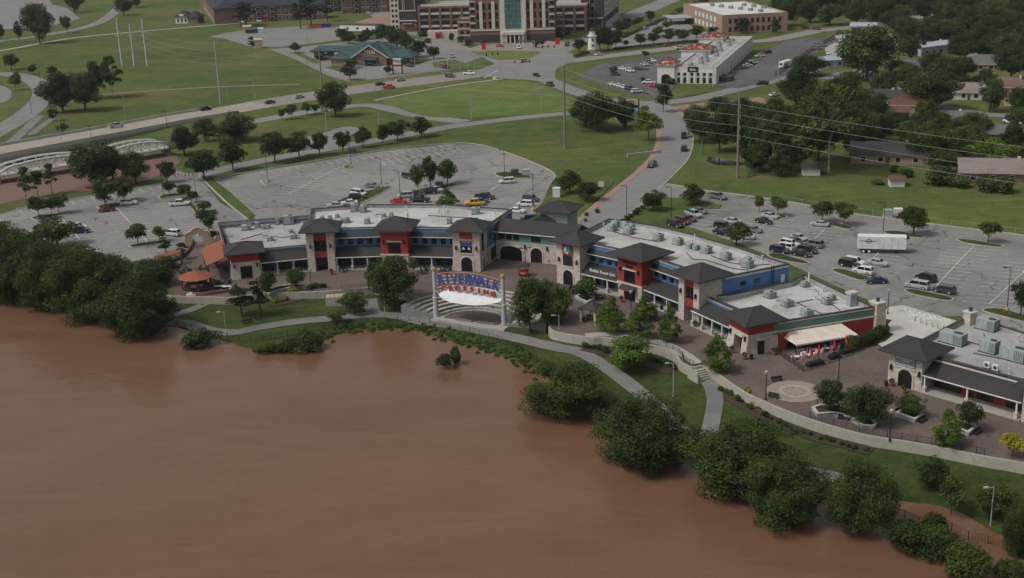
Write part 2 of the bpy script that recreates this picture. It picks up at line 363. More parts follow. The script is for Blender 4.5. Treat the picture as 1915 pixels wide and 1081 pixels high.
def pavers():
    t = NT('pavers'); b = t.n('ShaderNodeTexBrick'); b.inputs['Scale'].default_value = 1.0; b.inputs['Brick Width'].default_value = 0.42; b.inputs['Row Height'].default_value = 0.21
    b.inputs['Mortar Size'].default_value = 0.012; b.inputs['Color1'].default_value = (0.150, 0.112, 0.096, 1); b.inputs['Color2'].default_value = (0.108, 0.088, 0.080, 1); b.inputs['Mortar'].default_value = (0.09, 0.075, 0.065, 1)
    mp = t.n('ShaderNodeMapping'); mp.inputs['Rotation'].default_value = (0, 0, 0.6); t.l(t.pos(), mp.inputs[0]); t.l(mp.outputs[0], b.inputs['Vector'])
    col = t.mix(b.outputs['Color'], t.ramp(t.noise(0.12, 6, 0.7), [(0.3, (0.72, 0.74, 0.78, 1)), (0.7, (1.3, 1.22, 1.15, 1))]), 0.85, 'MULTIPLY')
    col = t.mix(col, t.ramp(t.noise(1.5, 4, 0.7), [(0.3, (0.8, 0.8, 0.8, 1)), (0.7, (1.2, 1.2, 1.2, 1))]), 0.8, 'MULTIPLY')
    M['pavers'] = t.done(col, 0.85)
pavers()
def paint_line():
    t = NT('paint_line'); k = t.ramp(t.noise(1.4, 5, 0.75), [(0.34, (0.24, 0.235, 0.22, 1)), (0.56, (0.66, 0.65, 0.62, 1))]); M['paint_line'] = t.done(k, 0.8)
paint_line()
def water_mat():
    t = NT('muddy_water')
    mp = t.n('ShaderNodeMapping'); mp.inputs['Rotation'].default_value = (0, 0, R(38)); mp.inputs['Scale'].default_value = (0.35, 1.0, 1.0); t.l(t.pos(), mp.inputs[0])
    n1 = t.noise(0.06, 6, 0.6, vec=mp.outputs[0], dist=1.2); n2 = t.noise(0.9, 5, 0.6, vec=mp.outputs[0], dist=0.4)
    col = t.ramp(n1, [(0.28, (0.130, 0.067, 0.039, 1)), (0.72, (0.172, 0.093, 0.057, 1))])
    foam = t.ramp(t.noise(0.35, 8, 0.75, vec=mp.outputs[0], dist=2.5), [(0.58, (0, 0, 0, 1)), (0.78, (0.5, 0.5, 0.5, 1))])
    col = t.mix(col, (0.26, 0.165, 0.12, 1), foam)
    col = t.mix(col, (0.10, 0.048, 0.027, 1), t.ramp(t.noise(0.11, 7, 0.7, vec=mp.outputs[0], dist=3.0), [(0.52, (0, 0, 0, 1)), (0.75, (0.35, 0.35, 0.35, 1))]))
    n3 = t.noise(0.16, 5, 0.65, vec=mp.outputs[0], dist=1.0)
    n4 = t.noise(2.6, 4, 0.6, vec=mp.outputs[0])
    h = t.math('ADD', t.math('ADD', t.math('MULTIPLY', n2, 0.45), t.math('MULTIPLY', n4, 0.16)), t.math('MULTIPLY', n3, 0.8))
    t.bump(h, 0.22, 0.5)
    t.b.inputs['IOR'].default_value = 1.33
    t.b.inputs['Specular IOR Level'].default_value = 0.5
    M['water'] = t.done(col, t.ramp(n1, [(0.3, (0.08, 0.08, 0.08, 1)), (0.7, (0.20, 0.20, 0.20, 1))]))
    t.b.inputs['Specular IOR Level'].default_value = 0.5
water_mat()
def leaf(name, c, c2):
    t = NT(name); oi = t.n('ShaderNodeObjectInfo')
    a = t.ramp(t.noise(0.28, 3, 0.6), [(0.35, sc(c, 0.78)), (0.65, sc(c2, 1.05))])
    b = t.mix(a, t.ramp(t.noise(2.2, 2), [(0.3, (0.45, 0.47, 0.5, 1)), (0.7, (1.65, 1.55, 1.35, 1))]), 0.85, 'MULTIPLY')
    b = t.mix(b, t.ramp(oi.outputs['Random'], [(0.0, (0.78, 0.82, 0.85, 1)), (0.5, (1.0, 1.0, 1.0, 1)), (1.0, (1.25, 1.12, 1.0, 1))]), 0.8, 'MULTIPLY')
    t.done(b, 0.75, 0.12)
    tr = t.n('ShaderNodeBsdfTranslucent'); t.l(b, tr.inputs['Color']); ms = t.n('ShaderNodeMixShader'); ms.inputs[0].default_value = 0.18
    t.l(t.b.outputs[0], ms.inputs[1]); t.l(tr.outputs[0], ms.inputs[2]); t.l(ms.outputs[0], t.o.inputs[0])
    M[name] = t.m
leaf('leaf_weed', (0.055, 0.095, 0.022, 1), (0.085, 0.135, 0.032, 1)); leaf('leaf_dark', (0.030, 0.050, 0.018, 1), (0.054, 0.082, 0.028, 1))
leaf('leaf_mid', (0.044, 0.070, 0.022, 1), (0.080, 0.118, 0.034, 1))
leaf('leaf_bright', (0.070, 0.120, 0.022, 1), (0.110, 0.180, 0.035, 1))
leaf('leaf_yellow', (0.26, 0.24, 0.025, 1), (0.36, 0.32, 0.04, 1))
leaf('leaf_pine', (0.026, 0.042, 0.022, 1), (0.044, 0.062, 0.030, 1))
leaf('leaf_river', (0.034, 0.056, 0.016, 1), (0.066, 0.100, 0.027, 1))
plain('bark', (0.075, 0.058, 0.045, 1), .95); plain('bark_pale', (0.32, 0.29, 0.25, 1), .9)
def car_paint():
    t = NT('car_paint'); oi = t.n('ShaderNodeObjectInfo')
    t.done(oi.outputs['Color'], 0.32, 0.5); t.b.inputs['Coat Weight'].default_value = 0.4; t.b.inputs['Coat Roughness'].default_value = 0.08; M['paint'] = t.m
car_paint()
# ------------------------------------------------------------------ lettering (font outlines turned into meshes)
def text_mesh(body, size=1.0, depth=0.08, fat=0.0, squash=1.0):
    cu = bpy.data.curves.new('lettering', 'FONT'); cu.body = body; cu.size = size; cu.extrude = depth/2; cu.offset = fat
    cu.align_x = 'CENTER'; cu.align_y = 'CENTER'; cu.resolution_u = 3
    o = bpy.data.objects.new('lettering', cu); COL.objects.link(o); bpy.context.view_layer.update()
    me = bpy.data.meshes.new_from_object(o.evaluated_get(bpy.context.evaluated_depsgraph_get()))
    bpy.data.objects.remove(o); bpy.data.curves.remove(cu)
    if squash != 1.0:
        for v in me.vertices: v.co.x *= squash
    return me
TXT = {}
for k, a in {'melting': ('Melting Pot', .62, .06, .012), 'the': ('the', .34, .05, .0), 'fondue': ('a fondue restaurant', .26, .05, .0), 'ando': ("ANDOLINI'S", .62, .05, .015),
             'ando2': ('PIZZERIA', .36, .05, .006), 'ando3': ('&', .3, .05, .0), 'ando4': ('ITALIAN RESTAURANT', .34, .05, .01), 'cafe': ('Bubble Bread Cafe', .92, .12, .01), 'boutique': ('BRACHAM', .8, .1, .01), 'boutique2': ('JONES', .7, .1, .01),
             'bank': ('TTCU', 2.2, .15, .03), 'bank_small': ('TTCU', 1.5, .1, .03), 'cola': ('Cola', .5, .05, .01), 'trailer_a': ('FOOD', .42, .02, .0), 'trailer_b': ('SERV.', .42, .02, .0), 'strip': ('Spas', 1.7, .1, .04), 'script': ('Sake', 1.3, .1, .03)}.items():
    TXT[k] = text_mesh(*a)
for ch in set('RIVERWALKCROSSING'):
    TXT['big'+ch] = text_mesh(ch, 2.9, .3, .04, .72 if ch == 'W' else .80); TXT['small'+ch] = text_mesh(ch, 1.45, .22, .04, 1.1)
def put_text(key, name, mat, parent, fr, u, v, z, tilt=0.0, roll=0.0):
    """stand lettering on a facade: local x -> along u, local y -> up"""
    me = TXT[key].copy(); me.materials.clear(); me.materials.append(mat)
    o = bpy.data.objects.new(name, me); COL.objects.link(o)
    p = fr.p(u, v, z)
    rot = Matrix.Rotation(fr.a, 4, 'Z') @ Matrix.Rotation(R(90)-tilt, 4, 'X') @ Matrix.Rotation(roll, 4, 'Z')
    if parent is not None:
        o.parent = parent; o.matrix_local = Matrix.Translation(p-BASE[parent.name]) @ rot
    else: o.matrix_world = Matrix.Translation(p) @ rot
    return o
# ================================================================== THE SETTING: land, bank, river
WATER_Z = -2.8
AC = Vector((-8.5, 242.8)); AA = R(-26)                      # amphitheatre centre and the direction of its front edge
AU = Vector((math.cos(AA), math.sin(AA))); AV = Vector((-AU.y, AU.x)); AR = 16.5
g2 = lambda x, y, z=0.0: G(x, y, z).to_2d()
w_left = [(-4000, 1500), (-400, 420), (-160, 298), (-118, 284), (-92, 270), (-74, 261.5), (-61.2, 259.1), (-53.5, 261.6), (-45, 261.2), (-40, 261.2), (-30.3, 263), (-24.5, 259.5)]
arc = [AC+Vector((math.cos(R(a)), math.sin(R(a))))*AR for a in range(134, -25, -6)]
w_right_px = [(1027, 612), (1039, 622), (1101, 632), (1138, 633), (1208, 645), (1237, 651), (1265, 665), (1272, 678), (1294, 688), (1318, 686), (1340, 699), (1394, 736), (1473, 771), (1543, 795), (1617, 815), (1691, 827), (1765, 840), (1839, 855), (1915, 868)]
w_right = [g2(*p) for p in w_right_px]
w_tail = [(89, 158), (114, 141), (200, 80), (3000, -1200)]
WLINE = [Vector(p) for p in w_left]+arc+w_right+[Vector(p) for p in w_tail]
mb = MB(); mb.poly([(p[0], p[1], 0) for p in WLINE]+[(3200, -1200, 0), (3200, 4500, 0), (-4200, 4500, 0)])
ground = struct(mb, 'ground', M['grass'])
mb = MB(); mb.poly([(-4000, -800, WATER_Z), (3500, -800, WATER_Z), (3500, 700, WATER_Z), (-4000, 1800, WATER_Z)])
water = struct(mb, 'river_water', M['water'])
# river bank: a strip from the foot of the retaining wall down under the water
pairs = [((-400, 420), (-420, 390)), ((-160, 298), (-165, 288))] + [(a, g2(b[0], b[1], WATER_Z)) for a, b in [
    ((-118, 284), (0, 560)), ((-92, 270), (180, 600)), ((-74, 261.5), (335, 612)), ((-61.2, 259.1), (420, 642)), ((-53.5, 261.6), (480, 654)), ((-45, 261.2), (570, 650)),
    ((-40, 261.2), (612, 629)), ((-30.3, 263), (680, 617)), ((-24.5, 259.5), (745, 615)), ((-20.2, 254.2), (790, 620)), ((-14, 248.5), (840, 636)), ((-8.5, 246), (880, 648)), ((0, 240.5), (940, 665)),
    *zip(w_right, [(985, 684), (1010, 698), (1050, 724), (1080, 750), (1110, 776), (1150, 805), (1180, 828), (1205, 836), (1230, 842), (1270, 850), (1300, 858), (1380, 893), (1460, 912), (1570, 926), (1640, 933), (1690, 938), (1750, 946), (1800, 960), (1850, 990)]), ((89, 158), (1930, 1030)), ((114, 141), (2050, 1080)), ((200, 80), (2700, 1400))]]
NT_, NS_ = 14, 5
rows = []
for (a, b), (c, d) in zip(pairs, pairs[1:]):
    for k in range(NS_):
        t = k/NS_; rows.append((Vector(a).lerp(Vector(c), t), Vector(b).lerp(Vector(d), t)))
rows.append((Vector(pairs[-1][0]), Vector(pairs[-1][1])))
bm = bmesh.new(); gr = []
for a, b in rows:
    line = []
    for j in range(NT_+1):
        t = j/NT_*1.5; p = a.lerp(b, t)
        z = -1.5+(WATER_Z+1.5)*t if t <= 1 else WATER_Z-(t-1)*1.6
        z += 0.10*math.sin(p.x*0.35+p.y*0.2)*math.sin(p.y*0.31)*min(1, t*3)*(1 if t < 1 else .3)
        line.append(bm.verts.new((p.x, p.y, z)))
    gr.append(line)
for r0, r1 in zip(gr, gr[1:]):
    for j in range(NT_): bm.faces.new((r0[j], r0[j+1], r1[j+1], r1[j]))
me = bpy.data.meshes.new('river_bank'); bm.to_mesh(me); bm.free(); me.materials.append(M['lawn'])
for p in me.polygons: p.use_smooth = True
bank = bpy.data.objects.new('river_bank', me); COL.objects.link(bank); tag(bank, kind='structure')
from mathutils.bvhtree import BVHTree
_bv = BVHTree.FromPolygons([v.co.copy() for v in me.vertices], [tuple(p.vertices) for p in me.polygons])
def bankz(x, y, d=-2.0):
    h = _bv.ray_cast(Vector((x, y, 20)), Vector((0, 0, -1)))
    return h[0].z if h[0] is not None else d
def B(x, y, low=WATER_Z):
    z = -2.0
    for _ in range(7):
        p = G(x, y, z); z = max(bankz(p.x, p.y, z), low)
    return G(x, y, z)
_zi = [0]
def lift(z): _zi[0] += 1; return z+_zi[0]*0.0013
def sheet(name, px, z, mat, n=0, closed=True, kind='structure', parent=None):
    z = lift(z)
    pts = [G(x, y, 0) for x, y in px]
    if n: pts = smooth(pts, n, True)
    mb = MB(); mb.poly([(p.x, p.y, z) for p in pts][::-1] if area2(pts) < 0 else [(p.x, p.y, z) for p in pts])
    o = mb.build(name, mat, parent)
    if parent is None: tag(o, kind=kind)
    return o
def area2(p): return sum(a[0]*b[1]-b[0]*a[1] for a, b in zip(p, list(p[1:])+[p[0]]))
def strip_pts(pts, w):
    L, Rr = [], []
    for i, p in enumerate(pts):
        d = (pts[min(i+1, len(pts)-1)]-pts[max(i-1, 0)]); d = Vector((d.x, d.y, 0)).normalized(); n = Vector((-d.y, d.x, 0))
        ww = w[i] if isinstance(w, list) else w
        L.append(p+n*ww/2); Rr.append(p-n*ww/2)
    return L, Rr
def road(name, px, width, z, mat, zs=None, n=6, drape=False, kind='structure', parent=None):
    """a flat strip along a centre line given in photo pixels"""
    pts = [B(x, y) for x, y in px] if drape else [G(x, y, 0) for x, y in px]
    z = lift(z)
    pts = smooth(pts, n); L, Rr = strip_pts(pts, width)
    mb = MB()
    hz = (lambda p: bankz(p.x, p.y)+z) if drape else (lambda p: z)
    cols = 5 if drape else 1
    for i in range(len(pts)-1):
        for c in range(cols):
            q = [Rr[i].lerp(L[i], c/cols), Rr[i+1].lerp(L[i+1], c/cols), Rr[i+1].lerp(L[i+1], (c+1)/cols), Rr[i].lerp(L[i], (c+1)/cols)]
            mb.poly([(p.x, p.y, hz(p)) for p in q])
    o = mb.build(name, mat, parent)
    if parent is None: tag(o, kind=kind)
    return o, pts, L, Rr
def ribbon(pts, w, z0, z1, mb=None, mi=0):
    """a low solid band (kerb, wall) along world points"""
    mb = mb or MB(); L, Rr = strip_pts([Vector((p[0], p[1], 0)) for p in pts], w)
    f = lambda z, i: z[i] if isinstance(z, list) else z
    rings = [[(Rr[i].x, Rr[i].y, f(z0, i)), (L[i].x, L[i].y, f(z0, i)), (L[i].x, L[i].y, f(z1, i)), (Rr[i].x, Rr[i].y, f(z1, i))] for i in range(len(pts))]
    return mb.loft(rings, mi)
def kerb(px, w=0.35, z1=0.14, n=5, parent=None, mat=None, closed=False):
    pts = smooth([G(x, y, 0) for x, y in px], n, closed) if n else [G(x, y, 0) for x, y in px]
    if closed: pts.append(pts[0])
    mb = ribbon(pts, w, -0.05, z1+.1); o = mb.build('kerb', mat or M['concrete'], parent)
    if parent is None: tag(o, kind='structure')
    return o
# ------------------------------------------------------------------ retaining wall along the river side
wl = [Vector(p) for p in w_left[2:]]
mb = ribbon(wl+arc[:1], 0.4, -2.4, 0.10)
tag(mb.build('retaining_wall', M['wall_concrete']), 'low concrete retaining wall edging the brick plaza left of the amphitheatre', 'wall')
wr = smooth([Vector((p.x, p.y, 0)) for p in w_right]+[Vector((89, 158, 0)), Vector((114, 141, 0))], 4)
mb = ribbon(wr, 0.4, -2.4, 0.22)
tag(mb.build('retaining_wall', M['wall_concrete']), 'long curving stained concrete retaining wall below the brick plaza', 'wall')
# ------------------------------------------------------------------ plaza, roads, car parks
Z1, Z2, Z3, Z4 = 0.02, 0.05, 0.08, 0.11
plz = [Vector(p).to_3d() for p in w_left[5:]]+[a.to_3d() for a in arc]+[Vector((p.x, p.y, 0)) for p in w_right]+[Vector((89, 158, 0))]
plz += [Vector((98, 172, 0)), Vector((84, 184, 0)), Vector((75, 212, 0)), Vector((66, 232, 0)), Vector((40, 250, 0)), Vector((20, 275, 0)), Vector((0, 285, 0)), Vector((-45, 285, 0)), Vector((-66, 292, 0)), Vector((-78, 280, 0))]
mb = MB(); mb.poly([(p.x, p.y, Z1) for p in plz]); plaza = struct(mb, 'plaza_paving', M['pavers'])
sheet('plaza_paving', [(298, 505), (330, 480), (352, 468), (365, 455), (400, 446), (425, 465), (445, 520), (440, 546), (380, 553), (325, 547)], Z3, M['pavers'])
lotA = sheet('parking_lot', [(0, 402), (33, 390), (130, 374), (250, 354), (300, 345), (318, 330), (328, 318), (372, 330), (412, 380), (466, 408), (470, 432), (410, 432), (400, 452), (340, 470), (290, 485), (215, 492), (120, 480), (20, 450), (-40, 430)], Z2, M['asphalt_lot'])
lotB = sheet('parking_lot', [(400, 336), (480, 321), (560, 308), (660, 291), (760, 277), (840, 270), (890, 271), (945, 286), (990, 303), (1025, 319), (1037, 330), (1030, 342), (1012, 385), (1000, 420), (960, 430), (700, 425), (600, 425), (480, 412)], Z2, M['asphalt_lot'])
lotD = sheet('parking_lot', [(1212, 372), (1250, 345), (1320, 357), (1400, 367), (1480, 379), (1600, 401), (1700, 414), (1800, 427), (1915, 441), (2250, 490), (2250, 700), (1915, 626), (1860, 608), (1812, 592), (1700, 590), (1600, 552), (1480, 496), (1380, 455), (1290, 425), (1262, 400)], Z2, M['asphalt_lot'])
road('road', [(480, 196), (600, 177), (700, 163), (800, 150), (900, 137), (985, 124)], 20, Z2, M['road_tan'])
road('road', [(975, 126), (900, 92), (850, 77), (790, 62), (735, 40), (690, 10)], 16, Z1, M['road_grey'])
road('road', [(985, 122), (1045, 92), (1110, 62), (1180, 30), (1300, -20)], 16, Z1, M['road_grey'])
road('road', [(985, 126), (1090, 111), (1180, 100), (1270, 89), (1350, 80), (1440, 75), (1530, 58), (1620, 48), (1750, 25)], 12, Z3, M['road_tan'])
road('road', [(975, 124), (1012, 145), (1072, 170), (1130, 187), (1200, 193), (1290, 187), (1390, 164), (1480, 143), (1545, 122)], 8.5, Z3, M['road_grey'])
sheet('road', [(885, 137), (940, 115), (985, 98), (1060, 98), (1075, 112), (1040, 130), (1035, 152), (985, 150), (930, 146)], Z4, M['road_grey'], 4)
rdC, ptsC, LC, RC = road('road', [(1200, 192), (1238, 206), (1262, 235), (1266, 265), (1256, 295), (1228, 325), (1185, 362), (1140, 400), (1098, 440)], 10.2, Z3, M['road_grey'])
mb = ribbon([p-(p-q).normalized()*-1.0 for p, q in zip(RC, LC)], 1.9, -0.02, 0.13); struct(mb, 'sidewalk', M['brick_walk'])
sheet('road', [(1180, 362), (1225, 325), (1252, 346), (1300, 352), (1300, 375), (1215, 376), (1165, 420), (1115, 425)], Z3-0.01, M['road_grey'])
road('road', [(372, 328), (430, 314), (480, 303), (560, 288), (650, 272), (750, 254), (850, 236), (960, 222), (1060, 212), (1130, 206), (1200, 200)], 7.0, Z2, M['road_grey'])
road('road', [(395, 243), (470, 228), (560, 212), (640, 200), (695, 197), (745, 207), (800, 219), (870, 228)], 8.0, Z1, M['road_grey'])
sheet('road', [(560, 262), (600, 250), (640, 238), (665, 238), (672, 245), (650, 262), (600, 282), (575, 278)], Z1, M['road_grey'], 4)
road('path', [(860, 186), (780, 187), (720, 186), (700, 190)], 2.0, Z3, M['concrete_pale']) if False else None
road('path', [(700, 188), (780, 172), (860, 158), (940, 148)], 1.8, Z3, M['concrete'])
road('path', [(-60, 100), (0, 95), (130, 72), (250, 60), (400, 47), (480, 41), (560, 36)], 4.0, Z1, M['concrete'])
road('road', [(-80, 92), (0, 77), (70, 68), (170, 48), (215, 22), (240, -10)], 8.5, Z2, M['road_grey'])
sheet('parking_lot', [(-90, 58), (50, 53), (105, 46), (150, 35), (125, 15), (98, 9), (85, -14), (-90, -14)], Z1, M['road_grey'])
road('road', [(-60, 142), (0, 138), (45, 144), (74, 158), (82, 178), (62, 203), (20, 232), (-40, 266)], 10.0, Z1, M['road_grey'])
sheet('parking_lot', [(-40, 158), (8, 162), (22, 175), (10, 190), (-40, 196)], Z1, M['road_grey'], 4)
road('path', [(74, 216), (50, 240), (25, 262), (-10, 285)], 4.0, Z1, M['path']); road('path', [(98, 222), (75, 238), (58, 252)], 3.0, Z1, M['path'])
road('dirt_track', [(175, 178), (300, 169), (400, 163), (480, 160), (560, 158)], 3.0, Z1, M['track'])
sheet('gravel_lot', [(391, 69), (420, 62), (462, 56), (540, 51), (619, 47), (645, 53), (640, 74), (580, 82), (520, 88), (467, 87), (419, 72)], Z1, M['road_grey'])
sheet('parking_lot', [(505, 92), (560, 88), (640, 79), (720, 71), (760, 80), (815, 108), (858, 118), (850, 128), (790, 137), (720, 146), (650, 153), (612, 141), (560, 115), (520, 98)], Z1, M['road_grey'])
for nm, px in [('lawn', [(608, 126), (640, 121), (668, 140), (640, 136)]), ('lawn', [(545, 98), (560, 97), (600, 118), (590, 120)]), ('lawn', [(808, 117), (850, 112), (880, 121), (878, 131), (812, 126)]), ('lawn', [(740, 110), (780, 104), (810, 112), (790, 118)])]:
    sheet(nm, px, Z3, M['grass'])
sheet('forecourt', [(790, 72), (870, 84), (950, 81), (1020, 76), (1062, 82), (1050, 92), (1010, 99), (960, 96), (905, 104), (850, 90), (800, 80)], Z3, M['road_tan'])
sheet('parking_lot', [(800, 112), (860, 122), (905, 106), (860, 90), (800, 76), (755, 70), (745, 80), (790, 100)], Z2, M['road_grey'])
sheet('lawn', [(878, 97), (930, 95), (1005, 96), (1012, 100), (985, 112), (930, 112)], Z4, M['field'])
sheet('lawn', [(1040, 72), (1085, 58), (1100, 62), (1060, 82)], Z2, M['field'])
sheet('lawn', [(860, 84), (882, 80), (900, 84), (880, 90)], Z4, M['grass'])
sheet('field', [(715, 187), (790, 174), (860, 160), (900, 152), (985, 152), (1030, 168), (1065, 182), (1062, 206), (960, 216), (830, 220), (780, 214), (740, 200)], Z1, M['field'], 3)
sheet('bare_ground', [(700, 32), (730, 26), (735, 48), (690, 46), (660, 42)], Z1, M['dirt'])
sheet('parking_lot', [(1140, 93), (1230, 86), (1300, 76), (1345, 68), (1295, 52), (1275, 33), (1258, 26), (1238, 33), (1190, 62), (1150, 80)], Z2, M['road_grey'])
sheet('parking_lot', [(1080, 143), (1120, 121), (1180, 110), (1240, 102), (1300, 98), (1290, 130), (1260, 165), (1225, 186), (1205, 181), (1140, 166)], Z2, M['asphalt_dark'])
sheet('parking_lot', [(1335, 160), (1335, 145), (1420, 108), (1440, 92), (1470, 76), (1560, 68), (1570, 75), (1510, 108), (1475, 140), (1440, 152), (1380, 166)], Z2, M['asphalt_dark'])
sheet('lawn', [(1262, 168), (1330, 160), (1350, 168), (1300, 178), (1240, 186), (1225, 180)], Z3+0.03, M['grass'])
sheet('yard', [(1540, 72), (1590, 62), (1600, 85), (1590, 108), (1545, 106)], Z1, M['concrete'])
road('road', [(1545, 148), (1575, 138), (1610, 134), (1640, 150), (1690, 178), (1760, 200), (1840, 214), (1915, 218), (2100, 235)], 7.5, Z1, M['road_grey'])
road('road', [(1670, 130), (1740, 120), (1800, 108), (1915, 88)], 6.5, Z1, M['road_grey'])
sheet('driveway', [(1830, 285), (1880, 265), (1930, 290), (1930, 330), (1850, 308)], Z1, M['road_grey'])
sheet('driveway', [(1878, 180), (1895, 176), (1915, 200), (1895, 205)], Z1, M['concrete'])
sheet('bare_ground', [(1243, 205), (1290, 195), (1350, 190), (1420, 182), (1430, 195), (1400, 215), (1330, 222), (1275, 216)], Z1, M['dirt'], 3)
sheet('mud_flat', [(-200, 330), (0, 308), (100, 300), (200, 290), (330, 292), (318, 320), (250, 345), (180, 356), (120, 362), (30, 376), (-40, 392), (-200, 420)], Z1, M['mud'], 2)
sheet('sidewalk', [(1632, 632), (1660, 575), (1690, 572), (1812, 608), (1745, 680), (1655, 655), (1637, 640)], Z3, M['concrete_pale'])
sheet('lawn', [(1640, 612), (1658, 598), (1668, 600), (1650, 620), (1672, 626), (1655, 640), (1625, 650), (1600, 648)], Z4+.03, M['lawn'])
# kerbed islands of lawn inside the car parks
def island(px, mat='lawn', n=4):
    pts = smooth([G(x, y, 0) for x, y in px], n, True)
    if area2(pts) < 0: pts = pts[::-1]
    c = sum(pts, Vector())/len(pts); inn = [c+(p-c)*(1-0.45/max((p-c).length, 1.2)) for p in pts]
    mb = MB(); mb.prism([(p.x, p.y) for p in pts], -0.05, 0.25); o = mb.build('traffic_island', M['concrete']); tag(o, kind='structure')
    mb = MB(); mb.poly([(p.x, p.y, 0.27) for p in inn]); mb.build('turf', M[mat], o)
for px in [[(180, 388), (200, 382), (232, 380), (258, 378), (230, 385), (200, 393)], [(57, 409), (80, 403), (128, 399), (110, 404), (75, 412)], [(297, 368), (318, 363), (338, 364), (320, 370), (300, 373)],
           [(242, 460), (275, 455), (305, 451), (312, 454), (275, 460), (246, 464)], [(333, 364), (345, 372), (372, 392), (398, 425), (388, 428), (360, 392)], [(370, 440), (395, 432), (400, 438), (372, 443)],
           [(640, 312), (655, 310), (660, 313), (645, 316)], [(620, 385), (650, 368), (722, 350), (728, 353), (690, 375), (640, 390)], [(768, 362), (800, 352), (848, 345), (852, 348), (800, 366), (775, 368)],
           [(925, 325), (958, 322), (990, 328), (985, 334), (940, 333)], [(1432, 406), (1452, 401), (1470, 404), (1470, 409), (1440, 411)], [(1548, 418), (1570, 419), (1597, 427), (1585, 430), (1555, 424)],
           [(1650, 434), (1680, 433), (1730, 444), (1715, 446), (1665, 440)], [(1788, 449), (1820, 450), (1873, 460), (1868, 464), (1810, 457)], [(1434, 476), (1460, 476), (1510, 491), (1505, 495), (1450, 486)],
           [(1554, 505), (1580, 505), (1630, 522), (1610, 526), (1570, 514)], [(1690, 543), (1715, 543), (1780, 558), (1772, 564), (1710, 553)], [(1835, 580), (1870, 578), (1930, 595), (1930, 606), (1860, 590)]]:
    island(px)
sheet('lawn', [(1168, 412), (1205, 385), (1235, 370), (1290, 372), (1350, 385), (1345, 391), (1305, 390), (1285, 408), (1270, 428), (1230, 424)], 0.14, M['grass'], 0)
sheet('lawn', [(372, 329), (396, 334), (430, 360), (478, 404), (462, 410), (420, 376)], 0.13, M['grass'])
sheet('lawn', [(1002, 392), (1040, 352), (1070, 345), (1110, 358), (1150, 340), (1085, 405), (1060, 420), (1000, 420)], 0.12, M['grass'])
for px in [[(400, 335), (480, 320), (660, 290), (760, 276), (840, 269), (890, 270), (945, 285), (990, 302), (1025, 318), (1038, 330), (1030, 343)], [(30, 391), (130, 374), (250, 354), (300, 344)],
           [(1250, 345), (1320, 357), (1400, 367), (1480, 379), (1600, 401), (1700, 414), (1800, 427), (1915, 441), (2100, 468)], [(463, 411), (420, 376), (372, 329)]]:
    kerb(px, 0.5)
mb = ribbon([p+(p-q).normalized()*.2 for p, q in zip(LC, RC)], .4, -.02, .14); struct(mb, 'kerb', M['concrete'])
# painted stall lines: each line is a piece of its car park
_lm = MB(); _lm.poly([(0, -0.5, 0), (1, -0.5, 0), (1, 0.5, 0), (0, 0.5, 0)]); LINE = _lm.mesh('stall_line', M['paint_line'])
def line(parent, a, b, w=0.16, z=None):
    a = Vector((a.x, a.y, 0)); b = Vector((b.x, b.y, 0)); d = b-a
    mt = Matrix.Translation(Vector((a.x, a.y, 0.16 if z is None else z+.1))-BASE[parent.name]) @ Matrix.Rotation(math.atan2(d.y, d.x), 4, 'Z') @ Matrix.Diagonal((d.length, w, 1, 1))
    return piece('stall_line', LINE, parent, mt)
def stalls(lot, p0, p1, dirpx, back, fwd, pitch=2.75, spine=True, z=None):
    a = G(*p0); b = G(*p1); L = (b-a).length; n = int(L/pitch)
    d = (G(p0[0]+dirpx[0], p0[1]+dirpx[1])-a).normalized()
    if spine: line(lot, a, b, 0.2, z)
    for k in range(n+1):
        p = a.lerp(b, k/n)
        line(lot, p-d*back, p+d*fwd, 0.15, z)
stalls(lotB, (486, 321), (835, 272), (8, 6), 0, 5.2, spine=False)
stalls(lotB, (539, 364), (636, 313), (60, 5), 5.2, 5.2); stalls(lotB, (402, 338), (478, 404), (30, -4), 0, 5.2, spine=False)
stalls(lotB, (715, 305), (860, 281), (12, 9), 5.0, 5.0, spine=True); stalls(lotB, (880, 290), (960, 305), (-18, 3), 0, 5.0, spine=False)
stalls(lotB, (900, 368), (934, 346), (50, 4), 5.2, 5.2); stalls(lotB, (1032, 345), (1003, 385), (-30, -4), 0, 5.0, spine=False); stalls(lotB, (620, 365), (596, 387), (40, 4), 0, 5, spine=False)
stalls(lotB, (486, 338), (495, 347), (40, -10), 0, 9, 5); stalls(lotB, (690, 362), (660, 380), (40, -4), 0, 5, spine=False)
stalls(lotA, (218, 390), (276, 453), (30, -3), 5.2, 5.2); stalls(lotA, (338, 380), (386, 432), (-30, 3), 0, 5.2, spine=False); stalls(lotA, (36, 394), (296, 349), (7, 6), 0, 5.0, spine=False)
stalls(lotA, (112, 404), (150, 450), (30, -3), 5.2, 5.2)
stalls(lotD, (1822, 460), (1746, 541), (94, 8), 5.2, 5.2); stalls(lotD, (1545, 428), (1500, 468), (94, 8), 5.2, 5.2); stalls(lotD, (1652, 466), (1612, 502), (94, 8), 5.2, 5.2)
stalls(lotD, (1447, 410), (1385, 450), (90, 8), 5.2, 5.2); stalls(lotD, (1330, 392), (1282, 425), (60, 4), 0, 5.2, spine=False); stalls(lotD, (1930, 495), (1850, 570), (94, 8), 5.2, 5.2)
